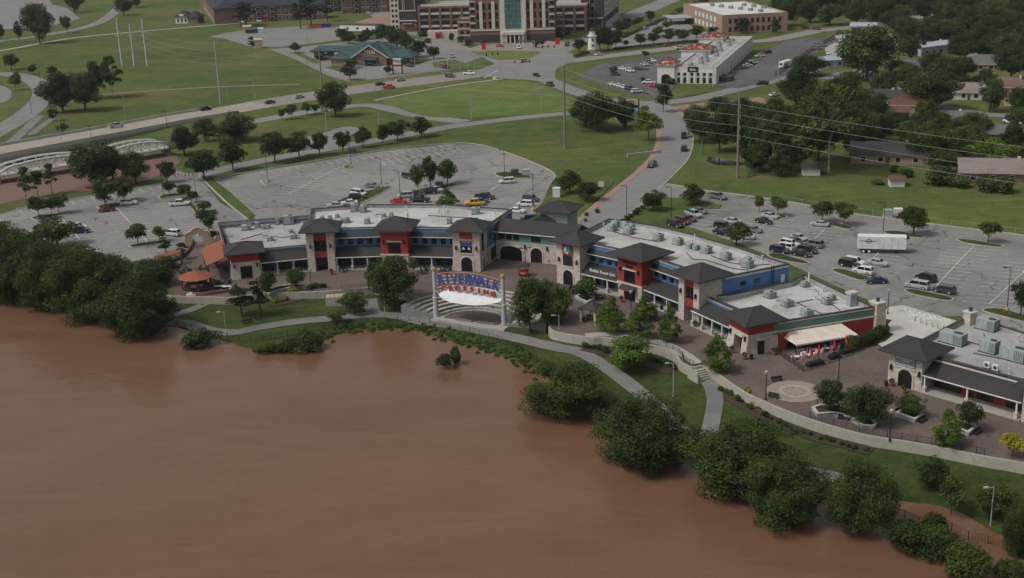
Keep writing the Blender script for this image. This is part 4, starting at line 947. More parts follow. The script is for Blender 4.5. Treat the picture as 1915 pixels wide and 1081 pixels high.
def tower(bld, c, ang, hw, hr, ez, style, rise=2.1, depth=None):
    """returns (tower part, front frame, right frame)"""
    fr, ff, rf, lf = tower_frames(c, ang, hw); W_ = 2*hw
    mb = MB()
    if style == 'piers':                       # two stone piers with a coloured bay between
        pw = W_*.27
        mb.box(ff, 0, pw, 0, W_, .02, ez-.05).box(ff, W_-pw, W_, 0, W_, .02, ez-.05).box(ff, pw, W_-pw, 2.2, W_-.01, .02, ez-.06)
        tw = mb.build('stone_tower', M['stone'], bld)
        part(tw, 'upper_panel', 'red', ff, pw+.003, W_-pw-.003, .42, 2.19, ez-2.25, ez-.07); part(tw, 'lower_panel', 'red', ff, pw+.003, W_-pw-.003, .42, 2.19, 3.2, 4.75)
        part(tw, 'tall_window', 'glass', ff, pw+.003, W_-pw-.003, .55, 2.19, 4.752, ez-2.252); part(tw, 'doorway', 'glass_shop', ff, pw+.003, W_-pw-.003, 2.0, 2.19, .05, 3.198)
        part(tw, 'mullion', 'trim_dark', ff, W_/2-.05, W_/2+.05, .50, .549, 4.76, ez-2.26)
        lantern(tw, ff, pw*.5, 5.6); lantern(tw, ff, W_-pw*.5, 5.6)
    elif style == 'red':                       # red upper box on a stone base
        mb.box(ff, 0, W_, 0, W_, .02, 3.4); tw = mb.build('stone_base', M['stone'], bld)
        part(tw, 'upper_storey', 'red', ff, -.02, W_+.02, -.02, W_+.02, 3.75, ez-.02); part(tw, 'belt_course', 'cream', ff, -.16, W_+.16, -.16, W_+.16, 3.402, 3.748)
        part(tw, 'window', 'glass', ff, W_*.27, W_*.73, -.07, -.024, 3.95, 6.55); part(tw, 'window_lintel', 'cream', ff, W_*.22, W_*.78, -.16, -.024, 6.552, 6.85)
        part(tw, 'top_trim', 'cream', ff, -.1, W_+.1, -.1, W_+.1, ez-.55, ez-.25)
        part(tw, 'doorway', 'glass_shop', ff, W_*.27, W_*.73, -.05, -.004, .05, 2.6)
        slab(tw, 'door_awning', 'roof_dark', ff, W_*.2, W_*.8, -.17, 3.35, -1.3, 2.75); part(tw, 'awning_edge', 'red', ff, W_*.2, W_*.8, -1.36, -1.302, 2.45, 2.74)
        lantern(tw, ff, W_*.12, 6.1); lantern(tw, ff, W_*.88, 6.1)
    elif style == 'stone':                     # all stone, arch below, sign and window above
        mb.box(ff, 0, W_, 0, W_, .02, ez-.05); tw = mb.build('stone_tower', M['stone'], bld)
        part(tw, 'window', 'glass', ff, W_*.28, W_*.72, -.06, -.004, 4.35, 6.75); part(tw, 'window_sill', 'cream', ff, W_*.26, W_*.74, -.18, -.004, 4.1, 4.348)
        part(tw, 'sign_board', 'red', ff, W_*.27, W_*.73, -.12, -.004, 6.752, ez-.35)
        for u in (W_*.27, W_*.73): part(tw, 'window_trim', 'cream', ff, u-.07, u+.07, -.10, -.005, 4.35, 6.75)
        arch(tw, ff, W_*.5, W_*.42, 2.1)
        lantern(tw, ff, W_*.12, 5.1); lantern(tw, ff, W_*.88, 5.1)
    elif style == 'low':                       # one storey: battered stone piers, red band under the roof
        zb = 3.55
        for u0, u1, s0, s1 in ((0, W_*.30, -.45, 0), (W_*.72, W_, 0, .45)):
            mb.loft([[ff.p(u0+s0, -.45, .02), ff.p(u1+s1*.2, -.45, .02), ff.p(u1+s1, W_, .02), ff.p(u0+s0, W_, .02)], [ff.p(u0, 0, zb), ff.p(u1, 0, zb), ff.p(u1, W_, zb), ff.p(u0, W_, zb)]])
        mb.box(ff, W_*.29, W_*.73, 1.2, W_-.05, .02, zb-.01); tw = mb.build('stone_base', M['stone'], bld)
        part(tw, 'red_band', 'red', ff, -.02, W_+.02, -.02, W_+.02, zb+.36, ez-.02); part(tw, 'belt_course', 'cream', ff, -.14, W_+.14, -.14, W_+.14, zb+.002, zb+.358)
        part(tw, 'lintel', 'cream', ff, W_*.26, W_*.76, -.30, 1.19, zb-.55, zb-.02)
        part(tw, 'doorway', 'glass_shop', ff, W_*.31, W_*.71, 1.10, 1.198, .05, zb-.56)
        lantern(tw, ff, W_*.10, 2.6); lantern(tw, ff, W_*.90, 2.6)
    elif style == 'arch_low':                  # one-storey stone gatehouse with an arch and a sign
        mb.box(ff, 0, W_, 0, W_, .02, ez-.05); tw = mb.build('stone_tower', M['stone'], bld)
        arch(tw, ff, W_*.52, W_*.42, 2.0); part(tw, 'sign_board', 'grey_sign', ff, W_*.20, W_*.80, -.14, -.004, 3.75, ez-.35); part(tw, 'sign_ledge', 'cream', ff, W_*.18, W_*.82, -.22, -.004, 3.5, 3.748)
        lantern(tw, ff, W_*.10, 2.7); lantern(tw, ff, W_*.93, 2.7)
    hip(bld, fr, hr, hr, ez+.2, rise)
    return tw, ff, rf, lf
def from_eaves(z, left, corner, right=None, hr=4.6):
    a = G(*left, z).to_2d(); b = G(*corner, z).to_2d()
    if right is None:
        ang = math.atan2((b-a).y, (b-a).x); return (a+b)/2+Vector((-math.sin(ang), math.cos(ang)))*hr, ang, (b-a).length/2
    c = G(*right, z).to_2d(); d1 = b-a; d2 = c-b
    a1 = math.atan2(d1.y, d1.x); a2 = math.atan2(d2.y, d2.x)-math.pi/2
    return (a+c)/2, (a1+a2)/2, ((d1.length+d2.length)/4)
EZ = 9.5; EL = 6.0
T = {'L1': from_eaves(EL, (420, 480), (495, 472.6)), 'T1': from_eaves(EZ, (557.3, 437.7), (633, 435)), 'T2': from_eaves(EZ, (695, 432.4), (770, 433)), 'T3': from_eaves(EZ, (831.5, 434), (903, 436.6)),
     'T4': from_eaves(EZ, (1023.7, 451.7), (1085, 463.5)), 'T5': from_eaves(EZ, (1140.7, 475), (1201, 494.4), (1255.4, 473)), 'T6': from_eaves(EZ, (1251.7, 509), (1307, 532), (1373, 514.7)),
     'T7': from_eaves(EL, (1347, 586), (1396, 615), (1474, 600)), 'RR': from_eaves(EL, (1644.4, 655.4), (1732, 681), (1782, 652))}
HW = 3.15
def P2(fr, u, v): q = fr.p(u, v, 0); return (q.x, q.y)
def frame_between(a, b):
    a = Vector(a); b = Vector(b); return Fr(a, math.atan2((b-a).y, (b-a).x)), (b-a).length
def tcorner(key, su, sv, hw=HW, v=None):
    c, a, hr = T[key]; f = Fr(c, a); return Vector(P2(f, su*hw, (sv*hw if v is None else v)))
BACK = .1                                          # v of the wall line behind a tower's centre line
# ---- building 1: one-storey restaurant with the orange roof
bl = thing('restaurant_building', (-58, 285, 0), 'one-storey restaurant building with orange tiled terrace roof beside the sunken car park', 'building')
A = tcorner('L1', -1, 0); Bp = tcorner('L1', 1, 0, v=0.2); Cp = tcorner('T1', -1, 0, v=0.2)
mass(bl, [(A.x+.4, A.y+.6), (Bp.x+.3, Bp.y+.6), (Cp.x, Cp.y+.6), (-47.2, 300.5), (-50.0, 304.6), (-71.8, 300.4)], 5.2, 4.6, 'red', 'membrane_dirty')
# tall back screen wall of the roof
for (a, b) in [((-71.8, 300.3), (-50.0, 304.5)), ((-67.3, 285.2), (-71.6, 300.2))]:
    f, L = frame_between(a, b); part(bl, 'screen_wall', 'shed_grey', f, 0, L, .05, .3, 4.5, 6.1); part(bl, 'screen_cap', 'trim_dark', f, 0, L, 0, .36, 6.102, 6.2)
f, L = frame_between(Bp, Cp); storefront(bl, f, L, 5.3, two=False, proj=2.9)
tower(bl, T['L1'][0], T['L1'][1], HW, 4.6, EL, 'low', 1.7)
# orange roof over the terrace
q = [G(376, 465, 4.0), G(418, 446, 5.0), G(424, 480, 5.0), G(386, 497, 4.0)]
mb = MB(); mb.loft([[p-Vector((0, 0, .18)) for p in q], q]); mb.build('terrace_roof', M['roof_orange'], bl)
for p in (q[0], q[3], q[0].lerp(q[3], .33), q[0].lerp(q[3], .66)):
    f = Fr((p.x+.4, p.y+.2), 0); part(bl, 'terrace_post', 'brown_wood', f, -.12, .12, -.12, .12, 0, p.z-.16)
# ---- building 2: two-storey blue and red shops
bl = thing('shop_building', (-25, 288, 0), 'two-storey blue and red shop building left of the gateway passage', 'building')
t1r = tcorner('T1', 1, 0, v=.2); t2l = tcorner('T2', -1, 0, v=.2); t2r = tcorner('T2', 1, 0, v=.2); t3l = tcorner('T3', -1, 0, v=.2); t3b = tcorner('T3', 1, -1)
sidea = tcorner('T3', 1, 1); sideb = Vector((0.6, 292.6))
mass(bl, [(Cp.x+.2, Cp.y+.5), (t1r.x, t1r.y+.5), (t2l.x, t2l.y+.5), (t2r.x, t2r.y+.5), (t3l.x, t3l.y+.6), (sidea.x-.2, sidea.y-.5), (sideb.x, sideb.y), (-15.6, 299.4), (-34.6, 302.2), (-48.6, 299.8)], 9.0, 8.2, 'blue', 'membrane')
f, L = frame_between(t1r, t2l); storefront(bl, f, L, 8.9, bay=4.2); f, L = frame_between(t2r, t3l); storefront(bl, f, L, 8.9, bay=4.6)
tower(bl, T['T1'][0], T['T1'][1], HW, T['T1'][2], EZ, 'piers'); tower(bl, T['T2'][0], T['T2'][1], HW, T['T2'][2], EZ, 'red')
tw, ff, rf, lf = tower(bl, T['T3'][0], T['T3'][1], HW, T['T3'][2], EZ, 'stone')
put_text('melting', 'sign_lettering', M['white'], tw, ff, HW, -.16, 7.45); put_text('the', 'sign_lettering', M['white'], tw, ff, HW*.75, -.16, 8.05); put_text('fondue', 'sign_lettering', M['white'], tw, ff, HW, -.16, 6.95)
part(tw, 'banner', 'letter_blue', ff, HW*.62, HW*1.4, -.09, -.062, 5.9, 6.6)
for u in (HW*.8, HW*1.2):
    mb = MB(); mb.poly([ff.p(u-.4, -.11, 5.2), ff.p(u+.4, -.11, 5.2), ff.p(u+.08, -.11, 5.75), ff.p(u-.08, -.11, 5.75)]); mb.build('decal', M['white'], tw)
part(tw, 'side_window', 'glass', rf, HW*.55, HW*1.1, -.05, -.004, 4.3, 8.6); arch(tw, rf, HW*.9, 1.7, 2.0, mat='blue', name='side_door')
f, L = frame_between(sidea, sideb)
part(bl, 'stone_skirt', 'stone', f, 0, L, -.16, -.02, .02, 3.8); part(bl, 'skirt_cap', 'cream', f, 0, L, -.22, -.02, 3.802, 4.0); part(bl, 'side_window', 'glass_shop', f, 1.6, 5.2, -.24, -.17, .5, 3.2); part(bl, 'vent_window', 'glass', f, 1.2, 2.2, -.08, -.004, 5.6, 7.0)
part(bl, 'side_coping', 'cream', f, 0, L, -.1, -.004, 8.4, 8.86)
# ---- building 3: gateway passage building (green upper storey over stone arches)
bl = thing('gateway_building', (6, 282, 0), 'green and stone gateway building with arches spanning the passage', 'building')
fa = Vector((-3.7, 281.9)); fb = Vector((13.4, 274.0)); f, L = frame_between(fa, fb)
part(bl, 'stone_wall', 'stone', f, 0, L, 0, 7.5, .02, 4.3); part(bl, 'belt_course', 'cream', f, 0, L, -.10, 7.55, 4.302, 4.5); part(bl, 'upper_storey', 'green', f, 0, L, .02, 7.5, 4.502, 6.9)
for u in (1.9, 3.75, 5.6): part(bl, 'window', 'glass', f, u-.72, u+.72, -.05, .015, 5.0, 6.4); part(bl, 'window_head', 'cream', f, u-.8, u+.8, -.09, .012, 6.402, 6.5)
part(bl, 'window', 'glass', f, 9.3, 11.7, -.05, .015, 4.95, 6.4); part(bl, 'window_head', 'cream', f, 9.2, 11.8, -.09, .012, 6.402, 6.5)
arch(bl, f, 4.2, 5.6, 2.2, k=.45); arch(bl, f, 10.6, 2.9, 2.1)
for u in (7.8, 13.3): part(bl, 'wall_lantern', 'iron', f, u-.16, u+.16, -.4, -.1, 3.2, 4.0); part(bl, 'lantern_bracket', 'iron', f, u-.06, u+.06, -.3, -.004, 4.0, 4.15)
part(bl, 'downpipe', 'trim_dark', f, .15, .35, -.2, -.004, .05, 6.8)
mb = MB(); e = .7
rg = [f.p(-.2, 3.9, 8.9), f.p(L+1.5, 3.9, 8.9)]; fl = [f.p(-.2, -e, 6.85), f.p(L+1.5, -e, 6.85)]; bk = [f.p(-.2, 8.3, 6.85), f.p(L+1.5, 8.3, 6.85)]
mb.poly([fl[0], fl[1], rg[1], rg[0]]).poly([rg[0], rg[1], bk[1], bk[0]]).poly([fl[0], rg[0], bk[0]]).poly([fl[1], bk[1], rg[1]]); mb.build('roof', M['roof_dark'], bl)
part(bl, 'fascia', 'white', f, -.2, L+1.5, -e-.06, -e-.002, 6.66, 6.84)
cb = f.sub(11.5, 11.8); part(bl, 'stair_tower', 'grey_green', cb, -3.4, 3.4, -3.2, 3.2, 0, 10.2); hip(bl, cb, 4.7, 4.5, 10.3, 1.7)
mb = MB(); g0 = f.sub(8.8, 6.4); mb.poly([g0.p(-3.2, -1.5, 8.0), g0.p(0, -1.5, 9.3), g0.p(0, 4, 9.3), g0.p(-3.2, 4, 8.0)]).poly([g0.p(0, -1.5, 9.3), g0.p(3.2, -1.5, 8.0), g0.p(3.2, 4, 8.0), g0.p(0, 4, 9.3)]).poly([g0.p(-3.2, -1.5, 8.0), g0.p(3.2, -1.5, 8.0), g0.p(0, -1.5, 9.3)]); mb.build('cross_roof', M['roof_dark'], bl)
# ---- building 4: two-storey shops right of the passage
br = thing('shop_building', (33, 255, 0), 'two-storey blue and red shop building right of the gateway passage', 'building')
t4r = tcorner('T4', 1, 0, v=.2); t5l = tcorner('T5', -1, 0, v=.2); t5r = tcorner('T5', 1, 0, v=.2); t6l = tcorner('T6', -1, 0, v=.2); t6b = tcorner('T6', 1, -1, 3.2); t6c = tcorner('T6', 1, 1, 3.2)
t4l = tcorner('T4', -1, .6)
rb = [G(1476, 494, 9).to_2d(), G(1380, 463, 9).to_2d(), G(1290, 437, 9).to_2d(), G(1220, 421, 9).to_2d(), G(1139, 409, 9).to_2d()]
mass(br, [(t4l.x+.5, t4l.y+.6), (t4r.x+.3, t4r.y+.4), (t5l.x+.4, t5l.y+.4), (t5r.x+.4, t5r.y+.4), (t6l.x+.6, t6l.y+.5), (t6c.x-.5, t6c.y-.3)]+[(p.x, p.y) for p in rb], 9.0, 8.2, 'blue', 'membrane')
f, L = frame_between(t4r, t5l); storefront(br, f, L, 8.9, bay=4.0); f4 = f; L4 = L
f, L = frame_between(t5r, t6l); storefront(br, f, L, 8.9, bay=4.0)
put_text('cafe', 'sign_lettering', M['white'], br, f4, L4*.50, -2.35, 4.15, tilt=R(0))
tw, ff, rf, lf = tower(br, T['T4'][0], T['T4'][1], HW, T['T4'][2], EZ, 'stone')
# round green and white emblem on the red board
mb = MB(); n = 24; cu, cz, r = HW, 8.0, .95
mb.loft([[ff.p(cu+r*math.cos(6.2832*k/n), v, cz+r*math.sin(6.2832*k/n)) for k in range(n)] for v in (-.26, -.125)]); em = mb.build('emblem', M['teal'], tw)
mb = MB(); r2 = .80; mb.poly([ff.p(cu-.05+r2*math.cos(a), -.27, cz+r2*math.sin(a)) for a in [2.0+k*.22 for k in range(15)]]); mb.build('emblem_mark', M['white'], em)
mb = MB(); mb.poly([ff.p(cu-.45, -.285, cz-.55), ff.p(cu-.1, -.285, cz-.6), ff.p(cu+.05, -.285, cz-.1), ff.p(cu-.35, -.285, cz+.05)]); mb.build('emblem_mark', M['letter_red'], em)
tw, ff, rf, lf = tower(br, T['T5'][0], T['T5'][1], HW+.2, T['T5'][2], EZ, 'red')
put_text('boutique', 'sign_lettering', M['dark_red'], tw, ff, HW+.2, -.14, 8.25); put_text('boutique2', 'sign_lettering', M['dark_red'], tw, ff, HW+.1, -.14, 7.35)
tower(br, T['T6'][0], T['T6'][1], HW, T['T6'][2], EZ, 'piers')
f, L = frame_between(t6c, rb[0])
part(br, 'side_coping', 'cream', f, 0, L, -.1, -.004, 8.45, 8.87)
for u in (L*.28, L*.50): part(br, 'window', 'glass', f, u-.7, u+.7, -.07, -.004, 6.5, 7.4)
part(br, 'roof_door', 'white', f, L-2.0, L-1.1, -.06, -.004, 5.0, 7.1)
for k in (-.3, .3): part(br, 'ladder_rail', 'iron', f, L-4.3+k-.04, L-4.3+k+.04, -.3, -.2, 4.9, 9.9)
for k in range(9): part(br, 'ladder_rung', 'iron', f, L-4.6, L-4.0, -.27, -.23, 5.2+k*.45, 5.25+k*.45)
# ---- building 5: one-storey restaurant with green band and patio awning
bw = thing('corner_restaurant', (54, 228, 0), 'one-storey corner restaurant with green band, red wall and fenced patio', 'building')
t7l = tcorner('T7', -1, 0, v=.2); t7r = tcorner('T7', 1, 1)
lowA = Vector((t6b.x+1.2, t6b.y+2.4))
cr_ = G(1634, 577, 5.2).to_2d(); cbk = G(1503, 511, 5.6).to_2d(); 
mass(bw, [(lowA.x+.3, lowA.y+.3), (t7l.x+.5, t7l.y+.3), (t7r.x-1.0, t7r.y-.4), (cr_.x, cr_.y), (cbk.x, cbk.y), (rb[0].x+.3, rb[0].y-.4), (t6c.x+.6, t6c.y-.6)], 5.5, 4.4, 'green', 'membrane')
f, L = frame_between(lowA, t7l); storefront(bw, f, L, 5.3, two=False, proj=2.9, bay=3.2)
tower(bw, T['T7'][0], T['T7'][1], HW, T['T7'][2], EL, 'low', 1.8)
tw7, ff7, rf7, lf7 = None, *tower_frames(T['T7'][0], T['T7'][1], HW)[1:]
part(bw, 'side_door', 'glass_shop', rf7, 2.0, 3.2, -.5, .2, .1, 2.7); part(bw, 'door_lintel', 'cream', rf7, 1.7, 3.5, -.6, .2, 2.702, 3.1)
f, L = frame_between(t7r, cr_); fG = f; LG = L
part(bw, 'red_wall', 'red', f, 0, L, -.14, -.02, 0.05, 3.5); part(bw, 'belt_course', 'cream', f, 0, L, -.20, -.02, 3.502, 3.75); part(bw, 'band_coping', 'cream', f, 0, L, -.12, -.02, 5.15, 5.36)
part(bw, 'patio_doors', 'glass_shop', f, 2, 13, -.22, -.145, .1, 2.4)
mb = MB(); u0, u1 = 1.2, L*.70
top0, top1, bot0, bot1 = f.p(u0+1, -.25, 3.35), f.p(u1-1, -.25, 3.35), f.p(u0, -4.4, 2.35), f.p(u1, -4.4, 2.35)
th = Vector((0, 0, .06)); w0, w1 = f.p(u0, -.25, 2.3), f.p(u1, -.25, 2.3)
mb.poly([bot0, bot1, top1, top0]).poly([bot0-th, top0-th, top1-th, bot1-th]); mb.poly([bot0-Vector((0, 0, .3)), bot1-Vector((0, 0, .3)), bot1, bot0]); mb.poly([w0, bot0, top0]).poly([bot1, w1, top1]); mb.build('awning', M['awning'], bw)
for k in range(5):
    u = u0+.3+(u1-u0-.6)*k/4; part(bw, 'awning_post', 'iron', f, u-.06, u+.06, -4.3, -4.18, 0, 2.3)
# stone chimneys at the building's back corners
def chimney(parent, x, y, z0, h, w=1.5):
    c = G(x, y, z0).to_2d(); fr = Fr(c, R(25)); mb = MB()
    mb.loft([[fr.p(a*w*.62, b*w*.62, z0) for a, b in ((-1, -1), (1, -1), (1, 1), (-1, 1))], [fr.p(a*w*.45, b*w*.45, z0+h) for a, b in ((-1, -1), (1, -1), (1, 1), (-1, 1))]]); o = mb.build('chimney', M['stone'], parent)
    part(o, 'chimney_cap', 'cream', fr, -w*.55, w*.55, -w*.55, w*.55, z0+h, z0+h+.3); part(o, 'chimney_lamp', 'trim_dark', fr, -.25, .25, -.25, .25, z0+h+.3, z0+h+1.0)
chimney(bw, 1638, 622, 0, 6.0, 2.2); 
c = G(1592, 572, 4.4).to_2d(); fr = Fr(c, R(25)); part(bw, 'roof_pier', 'shed_grey', fr, -.8, .8, -.6, .6, 4.3, 6.9); part(bw, 'pier_cap', 'cream', fr, -1, 1, -.8, .8, 6.9, 7.3)
# ---- building 6: pizza restaurant at the right
bp = thing('pizzeria_building', (82, 200, 0), 'one-storey stone and red restaurant with long porch and signed gatehouse tower', 'building')
t8r = tcorner('RR', 1, 0, v=.2); t8l = tcorner('RR', -1, 1); dirp = Fr((0, 0), T['RR'][1])
pe = Vector(P2(Fr(t8r, T['RR'][1]), 17.2, 0)); far = Vector(P2(Fr(t8r, T['RR'][1]), 34, 0))
kA = G(1722, 629, 5.4).to_2d(); kB = G(1812, 589, 5.4).to_2d(); kC = G(1915, 621, 5.4).to_2d(); kD = kC+(kC-kB).normalized()*16
mass(bp, [(t8l.x+.6, t8l.y-.2), (t8r.x+.3, t8r.y+.4), (far.x+.3, far.y+.4), (kD.x, kD.y), (kB.x, kB.y)], 5.3, 4.5, 'red', 'membrane_dirty')
f, L = frame_between(t8r, pe)
part(bp, 'facade', 'red', f, 0, L, 0, .3, 0, 5.2); part(bp, 'coping', 'cream', f, 0, L, -.14, .3, 4.85, 5.15); part(bp, 'coping_cap', 'trim_dark', f, 0, L, -.18, .36, 5.402, 5.52)
part(bp, 'porch_floor', 'concrete', f, 0, L, -3.6, -.005, .03, .16)
slab(bp, 'porch_roof', 'roof_dark', f, .02, L-.02, -.02, 4.75, -3.2, 3.1); part(bp, 'gutter', 'white', f, 0, L, -3.32, -3.202, 2.95, 3.12)
for u in (.4, 8.0, 16.4):
    part(bp, 'porch_post', 'white', f, u-.12, u+.12, -3.1, -2.86, 1.1, 3.0); part(bp, 'post_pedestal', 'stone', f, u-.33, u+.33, -3.3, -2.66, .03, 1.1)
for u0, u1 in ((.6, 5.6), (8.2, 11.0), (13.2, 16.8)): part(bp, 'shop_window', 'glass_shop', f, u0, u1, -.06, -.004, .3, 2.9)
part(bp, 'door', 'glass_shop', f, 6.4, 7.6, -.06, -.004, .17, 2.6); part(bp, 'vent_pier', 'red', f, 5.8, 6.3, -.3, -.004, .17, 3.4)
tw, ff, rf, lf = tower(bp, T['RR'][0], T['RR'][1], HW, T['RR'][2], EL, 'arch_low', 1.9)
put_text('ando', 'sign_lettering', M['white'], tw, ff, HW, -.18, 5.28); put_text('ando2', 'sign_lettering', M['white'], tw, ff, HW, -.18, 4.83); put_text('ando3', 'sign_lettering', M['white'], tw, ff, HW*.9, -.18, 4.47); put_text('ando4', 'sign_lettering', M['white'], tw, ff, HW, -.18, 4.05)
c2 = Fr(pe, T['RR'][1]).p(3.4, -.2, 0); tower(bp, (c2.x, c2.y), T['RR'][1], HW, 4.6, EL, 'arch_low', 1.9)
chimney(bp, 1813, 606, 4.4, 2.2, 1.7)
# ------------------------------------------------------------------ plant on the roofs
gA = 'air conditioners on the left shop roof'; gB = 'air conditioners on the right shop roof'; gC = 'air conditioners on the corner restaurant roof'; gD = 'air conditioners on the stone restaurant roof'; gE = 'air conditioners on the terrace restaurant roof'
for x, y, w, d, h in [(663, 395, 1.7, 1.5, 1.9), (603, 410, .95, .95, .8), (617, 409, .95, .95, .8), (631, 407, 1, 1, .9), (646, 416, 2.2, 1.4, 1.1), (687, 418, 1.4, 1.2, 1.3), (718, 406, 1.1, 1.1, .9), (732, 405, 1.1, 1.1, 1.0), (890, 400, 1.9, 1.5, 1.6), (841, 418, 1.2, 1.2, 1.4), (680, 396, 1.6, 1.6, 1.6)]:
    hvac(x, y, 8.2, w, d, h, R(4), 'grey air conditioner on the pale roof behind the left two-storey shops', gA)
for x, y, w, d, h in [(1145, 431, 1.9, 1.5, 1.5), (1176, 437, 2.0, 1.6, 1.5), (1152, 424, 1.7, 1.3, 1.4), (1170, 427, 2.4, 1.2, 1.4), (1231, 449, 2.0, 1.6, 1.5), (1268, 457, 2.0, 1.6, 1.5), (1290, 464, 1.2, 1.2, 1.0), (1302, 467, 1.2, 1.2, 1.0), (1182, 430, 1.2, 1.0, 1.4),
                      (1321, 473, 2.0, 1.6, 1.5), (1357, 485, 2.0, 1.6, 1.5), (1389, 493, 1.2, 1.1, 1.0), (1398, 500, 2.0, 1.6, 1.6), (1399, 489, 1.2, 1.2, 1.0)]:
    hvac(x, y, 8.2, w, d, h, R(-48), 'grey green air conditioner on the long roof right of the passage', gB)
for x, y, w, d, h in [(1440, 556, 2.0, 1.7, 1.3), (1472, 572, 2.0, 1.7, 1.3), (1509, 590, 2.0, 1.6, 1.3), (1506, 536, 1.4, 1.4, 1.1), (1546, 568, 1.7, 1.4, 1.3), (1556, 561, 1.3, 1.0, 1.1)]:
    hvac(x, y, 4.4, w, d, h, R(-65), 'grey air conditioner on the flat roof above the patio awning', gC)
for x, y, w, d, h in [(1782, 641, 4.2, 2.2, 2.0), (1847, 615, 3.4, 2.4, 2.0), (1850, 658, 2.8, 2.0, 2.2), (1896, 672, 4.2, 2.4, 2.2)]:
    hvac(x, y, 4.5, w, d, h, R(-48), 'large pale green roof unit on the stone gatehouse restaurant', gD)
for x, y, w, d, h in [(461, 430, 2.2, 1.6, 1.3), (493, 428, 1, 1, 1.0), (503, 427, 1, 1, 1.0), (506, 450, 1.5, 1.3, 1.0), (550, 446, 1.6, 1.3, 1.1), (545, 435, 1.0, 1.0, .8), (540, 419, 2.6, 1.6, 2.2), (520, 420, 1.0, .8, 1.6), (482, 426, 1.2, 1.2, 1.5)]:
    hvac(x, y, 4.6, w, d, h, R(10), 'weathered roof unit on the stained terrace restaurant roof', gE)
for x, y in [(1845, 690), (1861, 695)]:
    p = G(x, y, 4.5); t = thing('outdoor_unit', p, 'small white outdoor fan unit on the stone restaurant roof', 'fan unit', 'white fan units on the roof'); fr = Fr((p.x, p.y), R(-48))
    part(t, 'cabinet', 'white', fr, -.5, .5, -.2, .2, 4.75, 5.75); part(t, 'stand', 'iron', fr, -.55, .55, -.35, .35, 4.49, 4.75)
    mb = MB(); mb.loft([[fr.p(.33*math.cos(6.2832*k/14), v, 5.25+.33*math.sin(6.2832*k/14)) for k in range(14)] for v in (-.23, -.201)]); mb.build('fan', M['trim_dark'], t)
gV = 'small vent pipes on the shop roofs'
for x, y, z, h, wh in [(760, 396, 8.2, 1.6, True), (831, 398, 8.2, 1.8, True), (821, 397, 8.2, .6, False), (838, 397, 8.2, .5, False), (927, 401, 8.2, .8, False), (703, 405, 8.2, .5, False), (1129, 426, 8.2, 1.0, False), (1299, 462, 8.2, 2.8, True), (1279, 458, 8.2, 1.2, False), (1286, 461, 8.2, 1.2, False), (1295, 460, 8.2, 1.2, False), (1409, 495, 8.2, 2.0, True), (1426, 487, 8.2, .9, False),
                    (1512, 535, 4.4, 2.8, True), (1530, 552, 4.4, .9, False), (1540, 546, 4.4, 1.0, False), (1525, 560, 4.4, .6, False), (1880, 660, 4.5, .9, False), (1887, 699, 4.5, .8, False), (1905, 640, 4.5, 1.2, False), (430, 440, 4.6, 1.6, True), (568, 428, 4.6, .7, False), (529, 431, 4.6, 1.6, True)]:
    vent(x, y, z, .14, h, 'slender metal vent pipe standing on a shop roof', gV, wh)
# ================================================================== AMPHITHEATRE AND SIGN
am = thing('amphitheatre', (AC.x, AC.y, -1.6), 'half-round stepped concrete amphitheatre around a brick stage by the river', 'amphitheatre')
def sector(r0, r1, z0, z1, a0=154, a1=-26, n=36):
    A_ = [R(a0+(a1-a0)*k/n) for k in range(n+1)]
    mb = MB(); c = lambda r, a, z: (AC.x+r*math.cos(a), AC.y+r*math.sin(a), z)
    mb.loft([[c(r0, a, z0), c(r1, a, z0), c(r1, a, z1), c(r0, a, z1)] for a in A_]); return mb
mb = MB(); mb.prism([(AC.x+6.6*math.cos(R(a)), AC.y+6.6*math.sin(R(a))) for a in range(154, -27, -6)], -2.6, -1.5); mb.build('stage', M['pavers'], am)
sector(6.4, 7.3, -2.6, -1.42).build('stage_rim', M['concrete'], am)
for k in range(6):
    r0 = 7.3+k*1.55; z = -1.30+k*.26
    sector(r0, r0+1.57, -2.6, z-.02).build('tier_floor', M['path'], am); sector(r0+.02, r0+.95, z-.02, z+.16, 150-k, -22+k).build('seat_step', M['wall_concrete'], am)
fr = Fr(AC, AA); mb = MB(); mb.box(fr, -8.5, 8.5, -2.4, 0, -2.6, -1.56); mb.build('front_walk', M['concrete'], am)
for u0, u1 in ((-3.5, .3), (1.5, 5.5)): part(am, 'bench_slab', 'path', fr, u0, u1, -.55, -.1, -1.56, -1.2)
rng_ = random.Random(3)
gb = 'folded chairs left on the amphitheatre steps'
for k in range(14):
    a = R(rng_.uniform(10, 140)); r = rng_.choice([9.6, 11.1, 12.7, 8.1]); q = (AC.x+r*math.cos(a), AC.y+r*math.sin(a)); z = -1.30+int((r-7.3)/1.55)*.26
    t = thing('step_light', (q[0], q[1], z), 'small dark box light fixed on an amphitheatre step', 'step light', 'box lights on the amphitheatre steps'); f = Fr(q, a)
    part(t, 'housing', 'trim_dark', f, -.25, .25, -.25, .25, z-.04, z+.32); part(t, 'lens', 'lamp_grey', f, -.2, -.26, -.18, .18, z+.05, z+.25)
